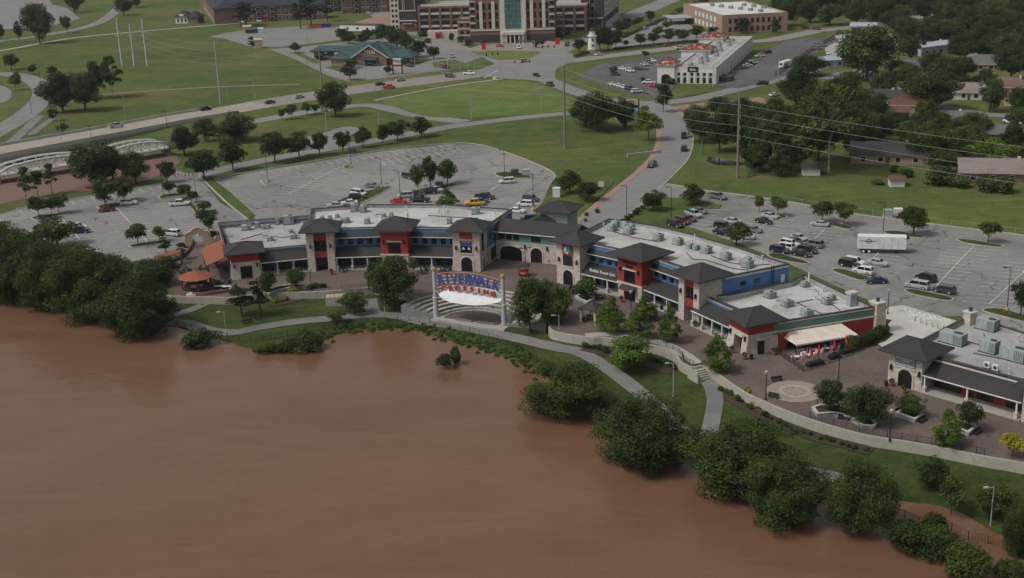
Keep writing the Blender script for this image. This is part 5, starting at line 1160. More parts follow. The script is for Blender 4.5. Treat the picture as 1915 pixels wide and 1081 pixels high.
# gateway sign: two posts, arched rows of letters on pipes, white sail below
pL = G(816, 592, -1.6); pR = G(943, 607, -1.6)
sg = thing('gateway_sign', ((pL+pR)/2), 'arched sign of blue and red letters between two tall grey posts', 'sign')
fs, Ls = frame_between(pL.to_2d(), pR.to_2d())
for p, zt in ((pL, 8.3), (pR, 8.3)):
    mb = MB(); mb.tube([p+Vector((0, 0, -.4)), Vector((p.x, p.y, 2.6))], .55, 14); po = mb.build('post', M['steel'], sg)
    mb = MB(); mb.tube([Vector((p.x, p.y, 2.6)), Vector((p.x, p.y, zt))], .40, 14); mb.build('upper_post', M['steel'], po)
    mb = MB(); mb.lathe((p.x, p.y, zt), [(.05, -.02), (.42, .12), (.50, .42), (.38, .75), (.05, .92)], 12); mb.build('finial_ball', M['gold'], po)
    mb = MB(); mb.lathe((p.x, p.y, 2.5), [(.58, 0), (.64, .05), (.64, .2), (.4, .3)], 14); mb.build('collar', M['steel'], po)
rise = lambda u: 1.0*(1-((u-Ls/2)/(Ls/2))**2)
for zc, r in ((7.45, .07), (6.75, .07), (6.0, .07), (5.2, .06), (4.5, .06)):
    mb = MB(); mb.tube([fs.p(u, .12, zc+rise(u)-.55) for u in [Ls*k/14 for k in range(15)]], r, 6); mb.build('pipe', M['white'], sg)
mb = MB(); mb.tube([fs.p(u, .12, 8.15+rise(u)-.55) for u in [Ls*(.05+.9*k/14) for k in range(15)]], .07, 6); mb.build('top_pipe', M['gold'], sg)
for k, ch in enumerate('RIVERWALK'):
    u = Ls*.10+Ls*.80*k/8; put_text('big'+ch, 'letter', M['letter_blue'], sg, fs, u, -.12, 6.15+rise(u), roll=-(u-Ls/2)/Ls*.42)
for k, ch in enumerate('CROSSING'):
    u = Ls*.14+Ls*.72*k/7; z = 4.25+rise(u)*.95
    lt = put_text('small'+ch, 'letter', M['letter_red'], sg, fs, u, -.16, z, roll=-(u-Ls/2)/Ls*.35)
    mb = MB(); mb.box(fs, u-.58, u+.58, -.02, .08, z-.5, z+.5); mb.build('letter_panel', M['cream'], sg)
sail = [G(821, 549, 4.0), G(836, 563, 3.2), G(866, 569, 2.9), G(897, 571, 2.9), G(936, 563, 3.6), G(929, 545, 4.6), G(900, 538, 5.0), G(857, 536, 5.0)]
cS = sum(sail, Vector())/len(sail)+Vector((0, 0, -.25))
sh = thing('shade_sail', (cS.x, cS.y, 2.8), 'white tensioned fabric sail stretched below the arched sign', 'shade sail')
mb = MB(); ss = smooth(sail, 4, True)
n = len(ss)
rings = [[cS.lerp(p, t)-Vector((0, 0, .25*t*(1-t))) for p in ss] for t in (.25, .5, .75, 1.0)]
for k in range(n):
    a, b = k, (k+1) % n
    mb.poly([cS, rings[0][a], rings[0][b]])
    for r0_, r1_ in zip(rings, rings[1:]): mb.poly([r0_[a], r1_[a], r1_[b], r0_[b]])
o = mb.build('fabric', M['membrane_white'], sh)
for p, q in ((sail[0], Vector((pL.x, pL.y, 4.2))), (sail[4], Vector((pR.x, pR.y, 3.8))), (sail[7], Vector((pL.x, pL.y, 6.4))), (sail[5], Vector((pR.x, pR.y, 6.4)))):
    mb = MB(); mb.tube([p, q], .05, 5); mb.build('stay_rod', M['white'], sh)
mb = MB(); mb.tube([rings[1][28]+Vector((0, 0, .05)), rings[1][20]+Vector((0, 0, .05))], .04, 4); mb.build('ridge_cable', M['lamp_grey'], sh)
# ================================================================== PLAZA FURNITURE
def planter(px, h, label, z0=0.0, soil='mulch', wall='grey_green', n=0, group=None, flowers=0):
    pts = [G(x, y, 0) for x, y in px]
    if n: pts = smooth(pts, n, True)
    if area2(pts) < 0: pts = pts[::-1]
    P_ = [(p.x, p.y) for p in pts]; c = sum(pts, Vector())/len(pts)
    t = thing('planter', (c.x, c.y, 0), label, 'planter', group)
    inn = inset(P_, .32); mb = MB(); k_ = len(P_)
    for i in range(k_):
        a, b, c_, d = P_[i], P_[(i+1) % k_], inn[(i+1) % k_], inn[i]
        mb.poly([(*a, 0), (*b, 0), (*b, h-.1), (*a, h-.1)]); mb.poly([(*d, h-.3), (*d, h-.1), (*c_, h-.1), (*c_, h-.3)][::-1])
    mb.build('planter_wall', M[wall], t)
    mb = MB(); oo = inset(P_, -.06); ii = inset(P_, .38)
    for i in range(k_):
        a, b, c_, d = oo[i], oo[(i+1) % k_], ii[(i+1) % k_], ii[i]
        mb.poly([(*a, h), (*b, h), (*c_, h), (*d, h)]); mb.poly([(*a, h-.12), (*b, h-.12), (*b, h), (*a, h)]); mb.poly([(*d, h-.12), (*d, h), (*c_, h), (*c_, h-.12)][::-1])
    mb.build('coping', M['concrete_pale'], t)
    mb = MB(); mb.poly([(*p, h-.22) for p in inn]); mb.build('soil', M[soil], t)
    if flowers:
        rg = np.random.default_rng(len(px)+int(px[0][0])); q = []
        mn = np.min(np.array(inn), 0); mx = np.max(np.array(inn), 0)
        cx = np.mean(np.array(inn), 0); A_ = np.array(inn)
        i = rg.integers(0, len(A_), flowers); j = (i+1) % len(A_); t_ = rg.random((flowers, 1)); e = A_[i]*(1-t_)+A_[j]*t_
        pos = cx+(e-cx)*(0.35+.58*rg.random((flowers, 1)))
        for x_, y_ in pos: q.append((x_, y_, h-.1, .22, .22, .18))
        o = bpy.data.objects.new('flowers', quadmesh('flowers', leafcloud(rg, q, flowers*14, .10)-np.array([c.x, c.y, 0]), M['leaf_mid'])); COL.objects.link(o); o.parent = t; o['kind'] = 'stuff'
    return t
planter([(1518, 768), (1535, 763), (1570, 764), (1602, 772), (1625, 785), (1640, 799), (1634, 804), (1612, 803), (1590, 787), (1560, 779), (1528, 781)], .75, 'long crescent planter with two dark trees on the right plaza', flowers=60)
planter([(1674, 778), (1690, 770), (1727, 781), (1711, 791)], .7, 'square flower planter with one pale tree on the right plaza', flowers=50)
planter([(1770, 799), (1790, 790), (1827, 803), (1811, 816)], .7, 'square planter beside the porch of the signed gatehouse', flowers=40)
planter([(1075, 558), (1090, 552), (1113, 561), (1098, 570)], .6, 'square planter in front of the emblem tower', flowers=30)
planter([(497, 548), (520, 539), (548, 535), (575, 536), (572, 541), (548, 541), (522, 546), (503, 553)], .6, 'low crescent planter with two round trees on the left plaza', flowers=30)
# round spray fountain pad
c = G(1486, 732, 0); t = thing('splash_pad', (c.x, c.y, 0), 'round tan splash pad with pale inner ring set in the paving', 'splash pad')
mb = MB(); mb.lathe((c.x, c.y, 0), [(4.7, .0), (4.7, .05)], 40); mb.build('outer_disc', M['sandstone'], t)
mb = MB(); n = 40
mb.loft([[(c.x+r*math.cos(6.2832*k/n), c.y+r*math.sin(6.2832*k/n), z) for r, z in ((2.1, .03), (2.7, .03), (2.7, .075), (2.1, .075))] for k in range(n+1)], cap=False); mb.build('inner_ring', M['concrete'], t)
for k in range(8):
    a = k*.785; mb = MB(); mb.lathe((c.x+1.5*math.cos(a), c.y+1.5*math.sin(a), 0), [(.12, .04), (.12, .07)], 8); mb.build('nozzle', M['iron'], t)
def bench(p, ang, label, group, z=0.0, L=2.0):
    t = thing('park_bench', (p.x, p.y, z), label, 'bench', group); f = Fr((p.x, p.y), ang)
    part(t, 'seat', 'iron', f, -L/2, L/2, -.28, .28, z+.40, z+.47)
    for u in (-L/2+.2, L/2-.2): part(t, 'leg', 'iron', f, u-.05, u+.05, -.24, .24, z-.03, z+.40)
    part(t, 'backrest', 'iron', f, -L/2, L/2, .24, .30, z+.5, z+.85)
    for u in (-L/2+.2, L/2-.2): part(t, 'back_post', 'iron', f, u-.04, u+.04, .25, .29, z+.45, z+.84)
gB_ = 'dark benches around the splash pad and planters'
for x, y, a in [(1453, 713, 10), (1446, 744, -40), (1578, 785, -25), (1726, 789, 40), (1829, 811, 40), (1683, 771, 40), (1560, 768, 5)]: bench(G(x, y), R(a), 'dark metal bench beside the splash pad or a planter', gB_)
bench(B(463, 605), R(10), 'dark metal bench on the lawn by the river path', None, z=B(463, 605).z)
gL = 'black lantern posts on the plaza'
for x, y in [(1432, 748), (1664, 824), (583, 545), (1180, 590)]: lantern_post(x, y, 4.6, 'tall black lantern post on the brick plaza', gL)
for x, y in [(1568, 710), (983, 505)]:
    lamp(x, y, 5.2, 'double-armed black lamp post on the brick plaza', 'double lamp posts on the plaza', arms=2, ang=R(20))
for x, y, h in [(424, 631, 5.5), (1046, 634, 5.0), (1259, 742, 6.3), (1852, 984, 6.0), (720, 585, 5.2)]:
    t = lamp(x, y, h, 'grey floodlight pole standing on the river bank', 'grey floodlight poles along the river', mat='lamp_grey', z='bank', ang=R(190), name='floodlight_pole')
# kiosk cart, gazebo, potted plants, bins
p = G(979, 516); t = thing('kiosk_cart', p, 'red drinks cart with dark canopy on the plaza before the passage', 'cart'); f = Fr((p.x, p.y), R(-15))
mb = MB(); mb.loft([[f.p(u*.95, v*.62, .35) for u, v in ((-1, -1), (1, -1), (1, 1), (-1, 1))], [f.p(u*1.1, v*.75, 1.25) for u, v in ((-1, -1), (1, -1), (1, 1), (-1, 1))]]); mb.build('counter', M['fabric_red'], t)
for u in (-.95, .95):
    for v in (-.6, .6): part(t, 'canopy_post', 'iron', f, u-.04, u+.04, v-.04, v+.04, 1.2, 2.45)
hip(t, f, 1.4, 1.0, 2.5, .45, 'roof_dark', 'canopy')
for u in (-.6, .6):
    for v in (-.62, .62): mb = MB(); mb.loft([[f.p(u+.3*math.cos(6.2832*k/12), v+dv, .31+.3*math.sin(6.2832*k/12)) for k in range(12)] for dv in (-.05, .05)]); mb.build('wheel', M['rubber'], t)
put_text('cola', 'lettering', M['white'], t, f, 0, -.78, .85)
p = G(1108, 600); t = thing('pavilion', p, 'small square pavilion with dark hip roof on the plaza', 'pavilion'); f = Fr((p.x, p.y), R(-35))
hip(t, f, 2.1, 2.1, 3.0, 1.1, name='roof')
for u in (-1.6, 1.6):
    for v in (-1.6, 1.6): part(t, 'pillar', 'stone', f, u-.22, u+.22, v-.22, v+.22, 0, 2.85)
part(t, 'counter', 'brown_wood', f, -1.2, 1.2, -.4, .4, 0, 1.1)
rgp = np.random.default_rng(5)
POTLEAF = quadmesh('foliage', leafcloud(rgp, [(0, 0, .95, .42, .42, .5)], 160, .13), M['leaf_mid'])
mb = MB(); mb.lathe((0, 0, 0), [(.26, 0), (.40, .5), (.44, .55), (.40, .6), (.34, .55)], 12); POT = mb.mesh('pot', M['terracotta'])
for x, y in [(1392, 672), (1369, 660), (1300, 612), (1162, 565), (1667, 722), (991, 488), (1028, 493), (1447, 664), (1690, 735), (760, 513), (620, 514)]:
    t = thing('potted_plant', G(x, y), 'leafy plant in a terracotta pot by a shop entrance', 'potted plant', 'potted plants by the shop entrances', local=True)
    for nm, me in (('pot', POT), ('foliage', POTLEAF)):
        o = bpy.data.objects.new(nm, me); COL.objects.link(o); o.parent = t
for x, y in [(1405, 672), (1657, 722), (1092, 602), (1237, 580), (441, 540), (985, 540)]:
    p = G(x, y); t = thing('litter_bin', p, 'round black litter bin on the plaza', 'bin', 'black litter bins on the plaza')
    mb = MB(); mb.lathe(p, [(.28, 0), (.34, .9)], 12); mb.build('drum', M['black'], t); mb = MB(); mb.lathe(p, [(.36, .9), (.36, .98), (.15, 1.1)], 12); mb.build('lid', M['iron'], t)
# bollards on the pale pavement
for k in range(6):
    p = G(1711+k*10.6, 602+k*3.4); t = thing('bollard', p, 'short grey bollard on the pale pavement', 'bollard', 'row of bollards'); mb = MB(); mb.lathe(p, [(.13, -.02), (.13, .95)], 8); mb.build('post', M['lamp_grey'], t); mb = MB(); mb.lathe(p, [(.15, .95), (.06, 1.08)], 8); mb.build('cap', M['lamp_grey'], t)
lantern_post(1660, 588, 4.6, 'black lamp post on the pale pavement by the striped crossing', None)
# patio with fence, tables, umbrellas
c0 = P2(fG, 0.5, -.6); pat = [G(1449, 653), G(1455, 662), G(1479, 679), G(1503, 696), G(1540, 684), G(1582, 668), G(1622, 650)]
fence(pat, 1.15, 1.7, 'black iron fence around the restaurant patio', pickets=.16)
CH = {}
def chair_kit():
    mb = MB(); mb.box(W0, -.21, .21, -.21, .21, .43, .47); s = mb.mesh('seat', M['fabric_red']); mb = MB(); mb.box(W0, -.21, .21, .18, .22, .5, .9); b = mb.mesh('backrest', M['white'])
    mb = MB(); mb.box(W0, -.02, .02, -.02, .02, 0, .5); l = mb.mesh('leg', M['white']); return s, b, l
cs, cb_, cl_ = chair_kit()
rr_ = random.Random(9)
def chair(x, y, a, label='red and white patio chair under the awning edge', group='red and white patio chairs'):
    t = thing('patio_chair', (x, y, 0.02), label, 'chair', group, local=True); t.rotation_euler.z = a
    for nm, me, m4 in [('seat', cs, Matrix()), ('backrest', cb_, Matrix())]+[('leg', cl_, Matrix.Translation((sx*.19, sy*.19, 0))) for sx in (-1, 1) for sy in (-1, 1)]:
        o = bpy.data.objects.new(nm, me); COL.objects.link(o); o.parent = t; o.matrix_local = m4
for i, (u, v) in enumerate([(1490, 673), (1503, 665), (1514, 670), (1532, 662), (1546, 657), (1524, 660), (1560, 652), (1577, 647), (1500, 660)]):
    p = G(u, v); t = thing('patio_table', p, 'small round patio table ringed by red and white chairs', 'table', 'patio tables')
    mb = MB(); mb.lathe(p, [(.5, .70), (.5, .75)], 12); mb.build('table_top', M['white'], t); mb = MB(); mb.lathe(p, [(.25, 0), (.05, .06), (.05, .71)], 8); mb.build('pedestal', M['iron'], t)
    for k in range(4): a = k*1.571+rr_.random(); chair(p.x+.85*math.cos(a), p.y+.85*math.sin(a), a-1.571)
for u, v in [(1517, 677), (1531, 671), (1560, 662), (1582, 652)]:
    p = G(u, v); t = thing('patio_umbrella', p, 'closed red patio umbrella on its pole', 'umbrella', 'closed red umbrellas'); mb = MB(); mb.lathe(p, [(.3, 0), (.3, .08), (.04, .12), (.04, 2.5)], 8); mb.build('pole', M['iron'], t)
    mb = MB(); mb.lathe(p, [(.06, 2.75), (.20, 2.2), (.28, 1.2), (.16, 1.05)], 8); mb.build('closed_canopy', M['fabric_red'], t)
for u, v, l in [(1524, 683, 3.4), (1560, 670, 2.1), (1583, 660, 2.6)]:
    p = G(u, v); t = thing('covered_grill', p, 'low bulky furniture under a black cover on the patio', 'covered furniture', 'black covered furniture'); f = Fr((p.x, p.y), fG.a+.12)
    mb = MB(); mb.loft([[f.p(a*l/2*s, b*.55*s, z) for a, b in ((-1, -1), (1, -1), (1, 1), (-1, 1))] for s, z in ((1.0, 0), (1.02, .25), (.98, .6), (.9, .78))]); o = mb.build('cover', M['black'], t); part(t, 'top_fold', 'iron', f, -l*.3, l*.3, -.1, .1, .77, .82)
# left terrace: round orange gazebo, walls, tables, stall
p = G(369, 541); t = thing('gazebo', p, 'round orange-roofed bar gazebo on the terrace near the river', 'gazebo')
n = 10; mb = MB(); e = [p+Vector((3.9*math.cos(6.2832*k/n), 3.9*math.sin(6.2832*k/n), 3.0)) for k in range(n)]; top = p+Vector((0, 0, 4.5))
for k in range(n): mb.poly([e[k], e[(k+1) % n], top])
o = mb.build('roof', M['roof_orange'], t)
mb = MB(); mb.loft([[q-Vector((0, 0, .15)) for q in e], e], cap=False); mb.build('eave_board', M['brown_wood'], o)
for k in range(n): q = p+Vector((3.3*math.cos(6.2832*k/n), 3.3*math.sin(6.2832*k/n), 0)); part(t, 'pillar', 'brown_wood', Fr((q.x, q.y), 0), -.13, .13, -.13, .13, 0, 3.0)
mb = MB(); mb.loft([[(p.x+r*math.cos(6.2832*k/20), p.y+r*math.sin(6.2832*k/20), z) for r, z in ((2.3, 0), (2.8, 0), (2.8, 1.1), (2.3, 1.1))] for k in range(21)], cap=False); mb.build('bar_counter', M['brick_dark'], t)
part(t, 'refrigerator', 'white', Fr((p.x, p.y), 0), -.8, .6, -1.9, -1.2, 0, 1.6); part(t, 'back_counter', 'steel', Fr((p.x, p.y), .2), -1.5, 1.5, -.3, .4, 0, 1.0)
tw_ = smooth([G(x, y) for x, y in [(325, 545), (345, 551), (380, 553), (410, 549), (437, 545)]], 4)
mb = ribbon(tw_, .5, -1.4, .7); tag(mb.build('terrace_wall', M['brick']), 'low dark red brick wall edging the restaurant terrace', 'wall')
tw_ = smooth([G(x, y) for x, y in [(362, 452), (357, 465), (345, 480), (325, 490), (310, 494)]], 4)
mb = ribbon(tw_, .4, -.05, .8); tag(mb.build('terrace_wall', M['brick_dark']), 'curved low dark wall behind the terrace beside the car park', 'wall')
p = G(313, 492); t = thing('pergola', p, 'orange-roofed open shelter on posts beside the terrace', 'pergola'); q4 = [G(290, 478, 3.2), G(338, 466, 3.4), G(337, 472, 3.0), G(292, 486, 2.8)]
mb = MB(); mb.loft([[a-Vector((0, 0, .15)) for a in q4], q4]); mb.build('roof', M['roof_orange'], t)
for a in q4: part(t, 'pillar', 'brick_band', Fr((a.x, a.y), .2), -.2, .2, -.2, .2, 0, a.z-.1)
# mission-style tan arch at the terrace entrance
p = G(372, 462); f = Fr((p.x, p.y), R(12)); t = thing('entrance_arch', p, 'tan stucco entrance arch with curved gable by the terrace', 'arch')
prof = [(-3.1, 0), (-1.5, 0), (-1.5, 2.3), (-1.1, 3.1), (0, 3.5), (1.1, 3.1), (1.5, 2.3), (1.5, 0), (3.1, 0), (3.1, 3.4), (2.4, 3.9), (1.6, 4.0), (1.0, 4.7), (0, 5.0), (-1.0, 4.7), (-1.6, 4.0), (-2.4, 3.9), (-3.1, 3.4)]
mb = MB(); mb.loft([[f.p(u, v, z) for u, z in prof] for v in (-.3, .3)]); mb.build('arch_wall', M['tan_stucco'], t)
mb = MB(); oo = prof[9:]; mb.loft([[f.p(u, -.4, z), f.p(u, .4, z), f.p(u, .4, z+.15), f.p(u, -.4, z+.15)] for u, z in oo]); mb.build('coping', M['tan'], t)
p = G(359, 565, -1.5); p.z = max(bankz(p.x, p.y), -1.6); f = Fr((p.x, p.y), R(5)); t = thing('ice_merchandiser', p, 'white ice freezer box standing below the terrace', 'freezer')
part(t, 'cabinet', 'white', f, -1.0, 1.0, -.5, .5, p.z-.05, p.z+2.0)
for u in (-.65, 0, .65): part(t, 'label_panel', 'pale_blue', f, u-.26, u+.26, -.54, -.504, p.z+.3, p.z+.8)
part(t, 'top_crate', 'white', f, -.5, .3, -.3, .3, p.z+2.0, p.z+2.3)
rr_ = random.Random(4)
def set_table(x, y, label, group, dark=True):
    p = G(x, y); t = thing('terrace_table', p, label, 'table', group); m = 'iron' if dark else 'brown_wood'
    mb = MB(); mb.lathe(p, [(.6, .7), (.6, .76)], 12); mb.build('table_top', M[m], t); mb = MB(); mb.lathe(p, [(.3, 0), (.06, .06), (.06, .71)], 8); mb.build('pedestal', M['iron'], t)
    for k in range(4):
        a = k*1.571+rr_.random(); c_ = thing('terrace_chair', (p.x+.95*math.cos(a), p.y+.95*math.sin(a), 0), 'dark terrace chair drawn up to a dark round table', 'chair', 'dark terrace chairs'); f = Fr((p.x+.95*math.cos(a), p.y+.95*math.sin(a)), a-1.571)
        part(c_, 'seat', m, f, -.22, .22, -.22, .22, .42, .47); part(c_, 'backrest', m, f, -.22, .22, .18, .23, .471, .9)
        for sx in (-.19, .19):
            for sy in (-.19, .19): part(c_, 'leg', 'iron', f, sx-.02, sx+.02, sy-.02, sy+.02, 0, .42)
for x, y in [(375, 505), (350, 507), (405, 500), (418, 505), (413, 535), (404, 530), (425, 530), (398, 492), (338, 512), (330, 502)]: set_table(x, y, 'dark round table on the restaurant terrace', 'dark terrace tables')
for x, y in [(700, 508), (790, 512), (830, 511), (642, 508), (795, 506), (838, 506), (1078, 552), (1072, 546), (1120, 558), (1105, 556)]: set_table(x, y, 'dark round cafe table in front of the shops', 'cafe tables by the shops')
for x, y, r in [(412, 540, 1.2), (425, 541, 1.0), (438, 544, 1.0)]:
    p = G(x, y); t = thing('barrier_box', p, 'long white and dark counter box at the terrace edge', 'counter', 'terrace edge counters'); f = Fr((p.x, p.y), R(8)); part(t, 'body', 'black', f, -r, r, -.35, .35, 0, .6); part(t, 'top', 'white', f, -r, r, -.3, .3, .6, .72)
# motorcycles parked before the emblem tower and in the white strip mall lot
def motorbike(x, y, ang, label, group, z=.03):
    p = G(x, y); p.z = z; t = thing('motorcycle', p, label, 'motorcycle', group); f = Fr((p.x, p.y), ang)
    for u in (-.72, .72): mb = MB(); mb.loft([[f.p(u+.32*math.cos(6.2832*k/12), dv, z+.32+.32*math.sin(6.2832*k/12)) for k in range(12)] for dv in (-.07, .07)]); mb.build('wheel', M['rubber'], t)
    mb = MB(); mb.loft([[f.p(-.75, a, z+.55+b) for a, b in ((-.1, 0), (.1, 0), (.1, .15), (-.1, .15))], [f.p(0, a, z+.45+b) for a, b in ((-.18, -.2), (.18, -.2), (.18, .3), (-.18, .3))], [f.p(.5, a, z+.7+b) for a, b in ((-.1, 0), (.1, 0), (.1, .25), (-.1, .25))]]); mb.build('frame', M['black'], t)
    mb = MB(); mb.tube([f.p(.55, -.38, z+1.05), f.p(.6, 0, z+1.0), f.p(.55, .38, z+1.05)], .03, 5); mb.build('handlebar', M['steel'], t); mb = MB(); mb.tube([f.p(.72, 0, z+.32), f.p(.52, 0, z+1.0)], .05, 5); mb.build('fork', M['steel'], t)
    part(t, 'seat', 'black', f, -.6, .05, -.14, .14, z+.72, z+.82)
for x, y, a in [(1071, 541, 30), (1077, 548, 35), (1083, 553, 30)]: motorbike(x, y, R(a), 'dark motorcycle parked before the emblem tower', 'motorcycles before the emblem tower')
for x, y, a in [(1205, 175, 60), (1211, 177, 70)]: motorbike(x, y, R(a), 'dark motorcycle parked in the dark asphalt lot', 'motorcycles in the dark asphalt lot', .05)
# small concrete stair and ramp beside the wall, steps in the left wall
p = G(1306, 689); f = Fr((p.x, p.y), R(28)); t = thing('outdoor_stair', (p.x, p.y, -1.6), 'short concrete stair leading from the plaza down to the lower path', 'stairs')
for k in range(6): part(t, 'step', 'concrete', f, -1.7, 1.7, -2.6+k*.42, .4, -1.9, -1.5+k*.26) if k < 6 else None
for u in (-1.9, 1.9): part(t, 'cheek_wall', 'wall_concrete', f, u-.16, u+.16, -2.6, .4, -2.2, .35)
p = G(597, 548); f = Fr((p.x, p.y), R(0)); 
p = G(627, 553); f = Fr((p.x, p.y), R(2)); t = thing('lookout_box', (p.x, p.y, -1.6), 'square concrete lookout with red railing in the left plaza wall', 'lookout')
part(t, 'wall_box', 'wall_concrete', f, -2.0, 2.0, -1.6, 1.0, -2.2, .1)
for k in range(5): part(t, 'rail_post', 'terracotta', f, -1.9+k*.95-.04, -1.9+k*.95+.04, -1.5, -1.42, .1, 1.1)
part(t, 'rail', 'terracotta', f, -1.95, 1.95, -1.5, -1.42, 1.1, 1.18)
road('ramp', [(1095, 629), (1140, 627), (1200, 636), (1243, 645), (1280, 664), (1304, 682)], 2.3, Z4+.02, M['concrete'])
# fences
def bankline(px, n=4):
    out = []
    for p in smooth([B(x, y) for x, y in px], n): z = bankz(p.x, p.y, p.z); out.append(Vector((p.x, p.y, max(z, WATER_Z-.3))))
    return out
fence(bankline([(310, 596), (345, 614), (400, 628), (450, 636), (500, 636), (560, 625), (640, 611), (700, 601), (750, 599), (800, 606), (860, 617), (915, 633), (950, 646), (985, 665), (1035, 690)]), 1.25, 2.6, 'long black chain fence along the flooded river edge', pickets=.35)
fence(bankline([(1135, 742), (1160, 758), (1190, 775)]), 1.25, 2.6, 'short run of black fence between two riverside trees', pickets=.35)
fence(bankline([(1300, 840), (1325, 818), (1350, 830)]), 1.25, 2.4, 'black gate fence across the flooded lower path', pickets=.35)
fence(bankline([(1660, 958), (1690, 968), (1760, 992), (1830, 1012), (1910, 1040), (1990, 1070)]), 1.6, 2.6, 'half-submerged black fence standing in flood water', pickets=.4)
wi = [Vector((p.x, p.y, .05)) for p in wr]
def offs(pts, d):
    L_, R_ = strip_pts(pts, 2*d); return [Vector((p.x, p.y, .05)) for p in L_]
plz_f = offs(wi, .8); i0 = int(len(plz_f)*.62); i1 = int(len(plz_f)*.86)
fence(plz_f[i0:i1], 1.1, 2.2, 'dark railing on the plaza above the curving concrete wall', pickets=.2)
fence(plz_f[int(len(plz_f)*.16):int(len(plz_f)*.42)], 1.1, 2.0, 'dark railing along the top of the ramp wall', pickets=.2)
fence([G(x, y, .03) for x, y in [(640, 543), (665, 541), (690, 540), (705, 540)]], 1.1, 2.0, 'thin railing along the left plaza edge', pickets=.25)
# ================================================================== BRIDGES AT THE LEFT
bd = thing('road_bridge', G(100, 275, 0), 'long concrete road bridge with pale parapets carrying tan pavement', 'bridge')
cl = smooth([G(-330, 343, 3.2), G(-120, 305, 3.2), G(0, 283, 3.0), (G(120, 261, 2.2)), G(240, 239, 1.2), G(340, 220, .4), G(420, 207, .12), G(490, 194.5, .07)], 8)
L_, R_ = strip_pts(cl, 18.0)
mb = MB(); mb.loft([[r, l, l-Vector((0, 0, .12 if l.z < .8 else .5)), r-Vector((0, 0, .12 if l.z < .8 else .5))] for l, r in zip(L_, R_)]); mb.build('deck', M['bridge_concrete'], bd)
for S in (L_, R_):
    k = len(S)-8
    mb = MB(); mb.loft([[p+Vector((-.25, 0, -.6)), p+Vector((.25, 0, -.6)), p+Vector((.2, 0, 1.0)), p+Vector((-.2, 0, 1.0))] for p in S[:k]]); mb.build('parapet', M['concrete_pale'], bd)
k = int(len(R_)*.72); mb = MB(); mb.loft([[p+Vector((-.1, .5, -2.2)), p+Vector((.3, .5, -2.2)), p+Vector((.3, .5, -.4)), p+Vector((-.1, .5, -.4))] for p in R_[:k]]); mb.build('girder', M['concrete'], bd)
for i in (3, 12, 20, 28):
    for s in (.2, .8):
        p = L_[i].lerp(R_[i], s); part(bd, 'pier', 'concrete', Fr((p.x, p.y), .6), -.6, .6, -.9, .9, -1.0, p.z-.4)
lp = [a.lerp(b, .5)+Vector((0, 0, .02)) for a, b in zip(L_, R_)]
# white bow-string footbridge: two spans, two trusses each
def truss_span(a, b, w, label, zt=4.0, N=9):
    t = thing('footbridge_span', (a+b)/2, label, 'footbridge', 'white footbridge spans'); fr, L = frame_between(a.to_2d(), b.to_2d()); z0 = a.z
    hgt = lambda s: 1.5+1.9*(1-(2*s-1)**2)
    for v in (0, w):
        top = [fr.p(L*k/N, v, z0+(hgt(k/N) if 0 < k < N else .1)) for k in range(N+1)]
        mb = MB(); mb.tube(smooth(top, 2), .36, 6); mb.build('top_chord', M['white'], t)
        mb = MB(); mb.tube([fr.p(0, v, z0), fr.p(L, v, z0)], .38, 6); mb.build('bottom_chord', M['white'], t)
        for k in range(1, N):
            mb = MB(); mb.tube([fr.p(L*k/N, v, z0), top[k]], .2, 5); mb.build('post', M['white'], t)
            if k < N-1:
                mb = MB(); q = (fr.p(L*k/N, v, z0), top[k+1]) if k >= N//2 else (top[k], fr.p(L*(k+1)/N, v, z0)); mb.tube(q, .17, 5); mb.build('diagonal', M['white'], t)
    for v in (.5, w-.5):
        for zz in (.5, .9, 1.3): part(t, 'handrail', 'white', fr, 0, L, v-.06, v+.06, z0+zz, z0+zz+.1)
    part(t, 'deck', 'concrete_pale', fr, 0, L, .2, w-.2, z0-.25, z0+.02)
    for k in range(1, N, 2): part(t, 'cross_beam', 'white', fr, L*k/N-.12, L*k/N+.12, 0, w, z0-.5, z0-.24)
    for u in (1, L-1): part(t, 'pier', 'concrete', fr, u-.5, u+.5, .3, w-.3, -.6, z0-.25)
fa_ = [G(-8, 331, 2.4), G(188, 300, 2.4), G(322, 276, 2.4)]
truss_span(G(-200, 365, 2.4), fa_[0], 6.0, 'white arched-truss footbridge span running out over the river'); truss_span(fa_[0], fa_[1], 6.0, 'white arched-truss footbridge span in front of the road bridge'); truss_span(fa_[1], fa_[2], 6.0, 'white arched-truss footbridge span ending behind the dark trees')
# ================================================================== FAR BUILDINGS
def block(o, wall, fr, w, d, h, roof='membrane', para=.8, trim=None):
    part(o, 'wall', wall, fr, 0, w, 0, d, 0, h); part(o, 'roof', roof, fr, .4, w-.4, .4, d-.4, h+.002, h+.05)
    for (u0, u1, v0, v1) in ((0, w, 0, .39), (0, w, d-.39, d), (0, .39, .4, d-.4), (w-.39, w, .4, d-.4)): part(o, 'parapet', trim or wall, fr, u0, u1, v0, v1, h+.003, h+para)
def windows(o, fr, u0, u1, n, z0, dz, m, w, h, mat='glass', frame=None, v=-.06):
    for i in range(n):
        u = u0+(u1-u0)*(i+.5)/n
        for j in range(m):
            z = z0+dz*j
            if frame: part(o, 'window_frame', frame, fr, u-w/2-.18, u+w/2+.18, v-.02, -.004, z-.18, z+h+.18)
            part(o, 'window', mat, fr, u-w/2, u+w/2, v-.06, v-.022 if frame else -.004, z, z+h)
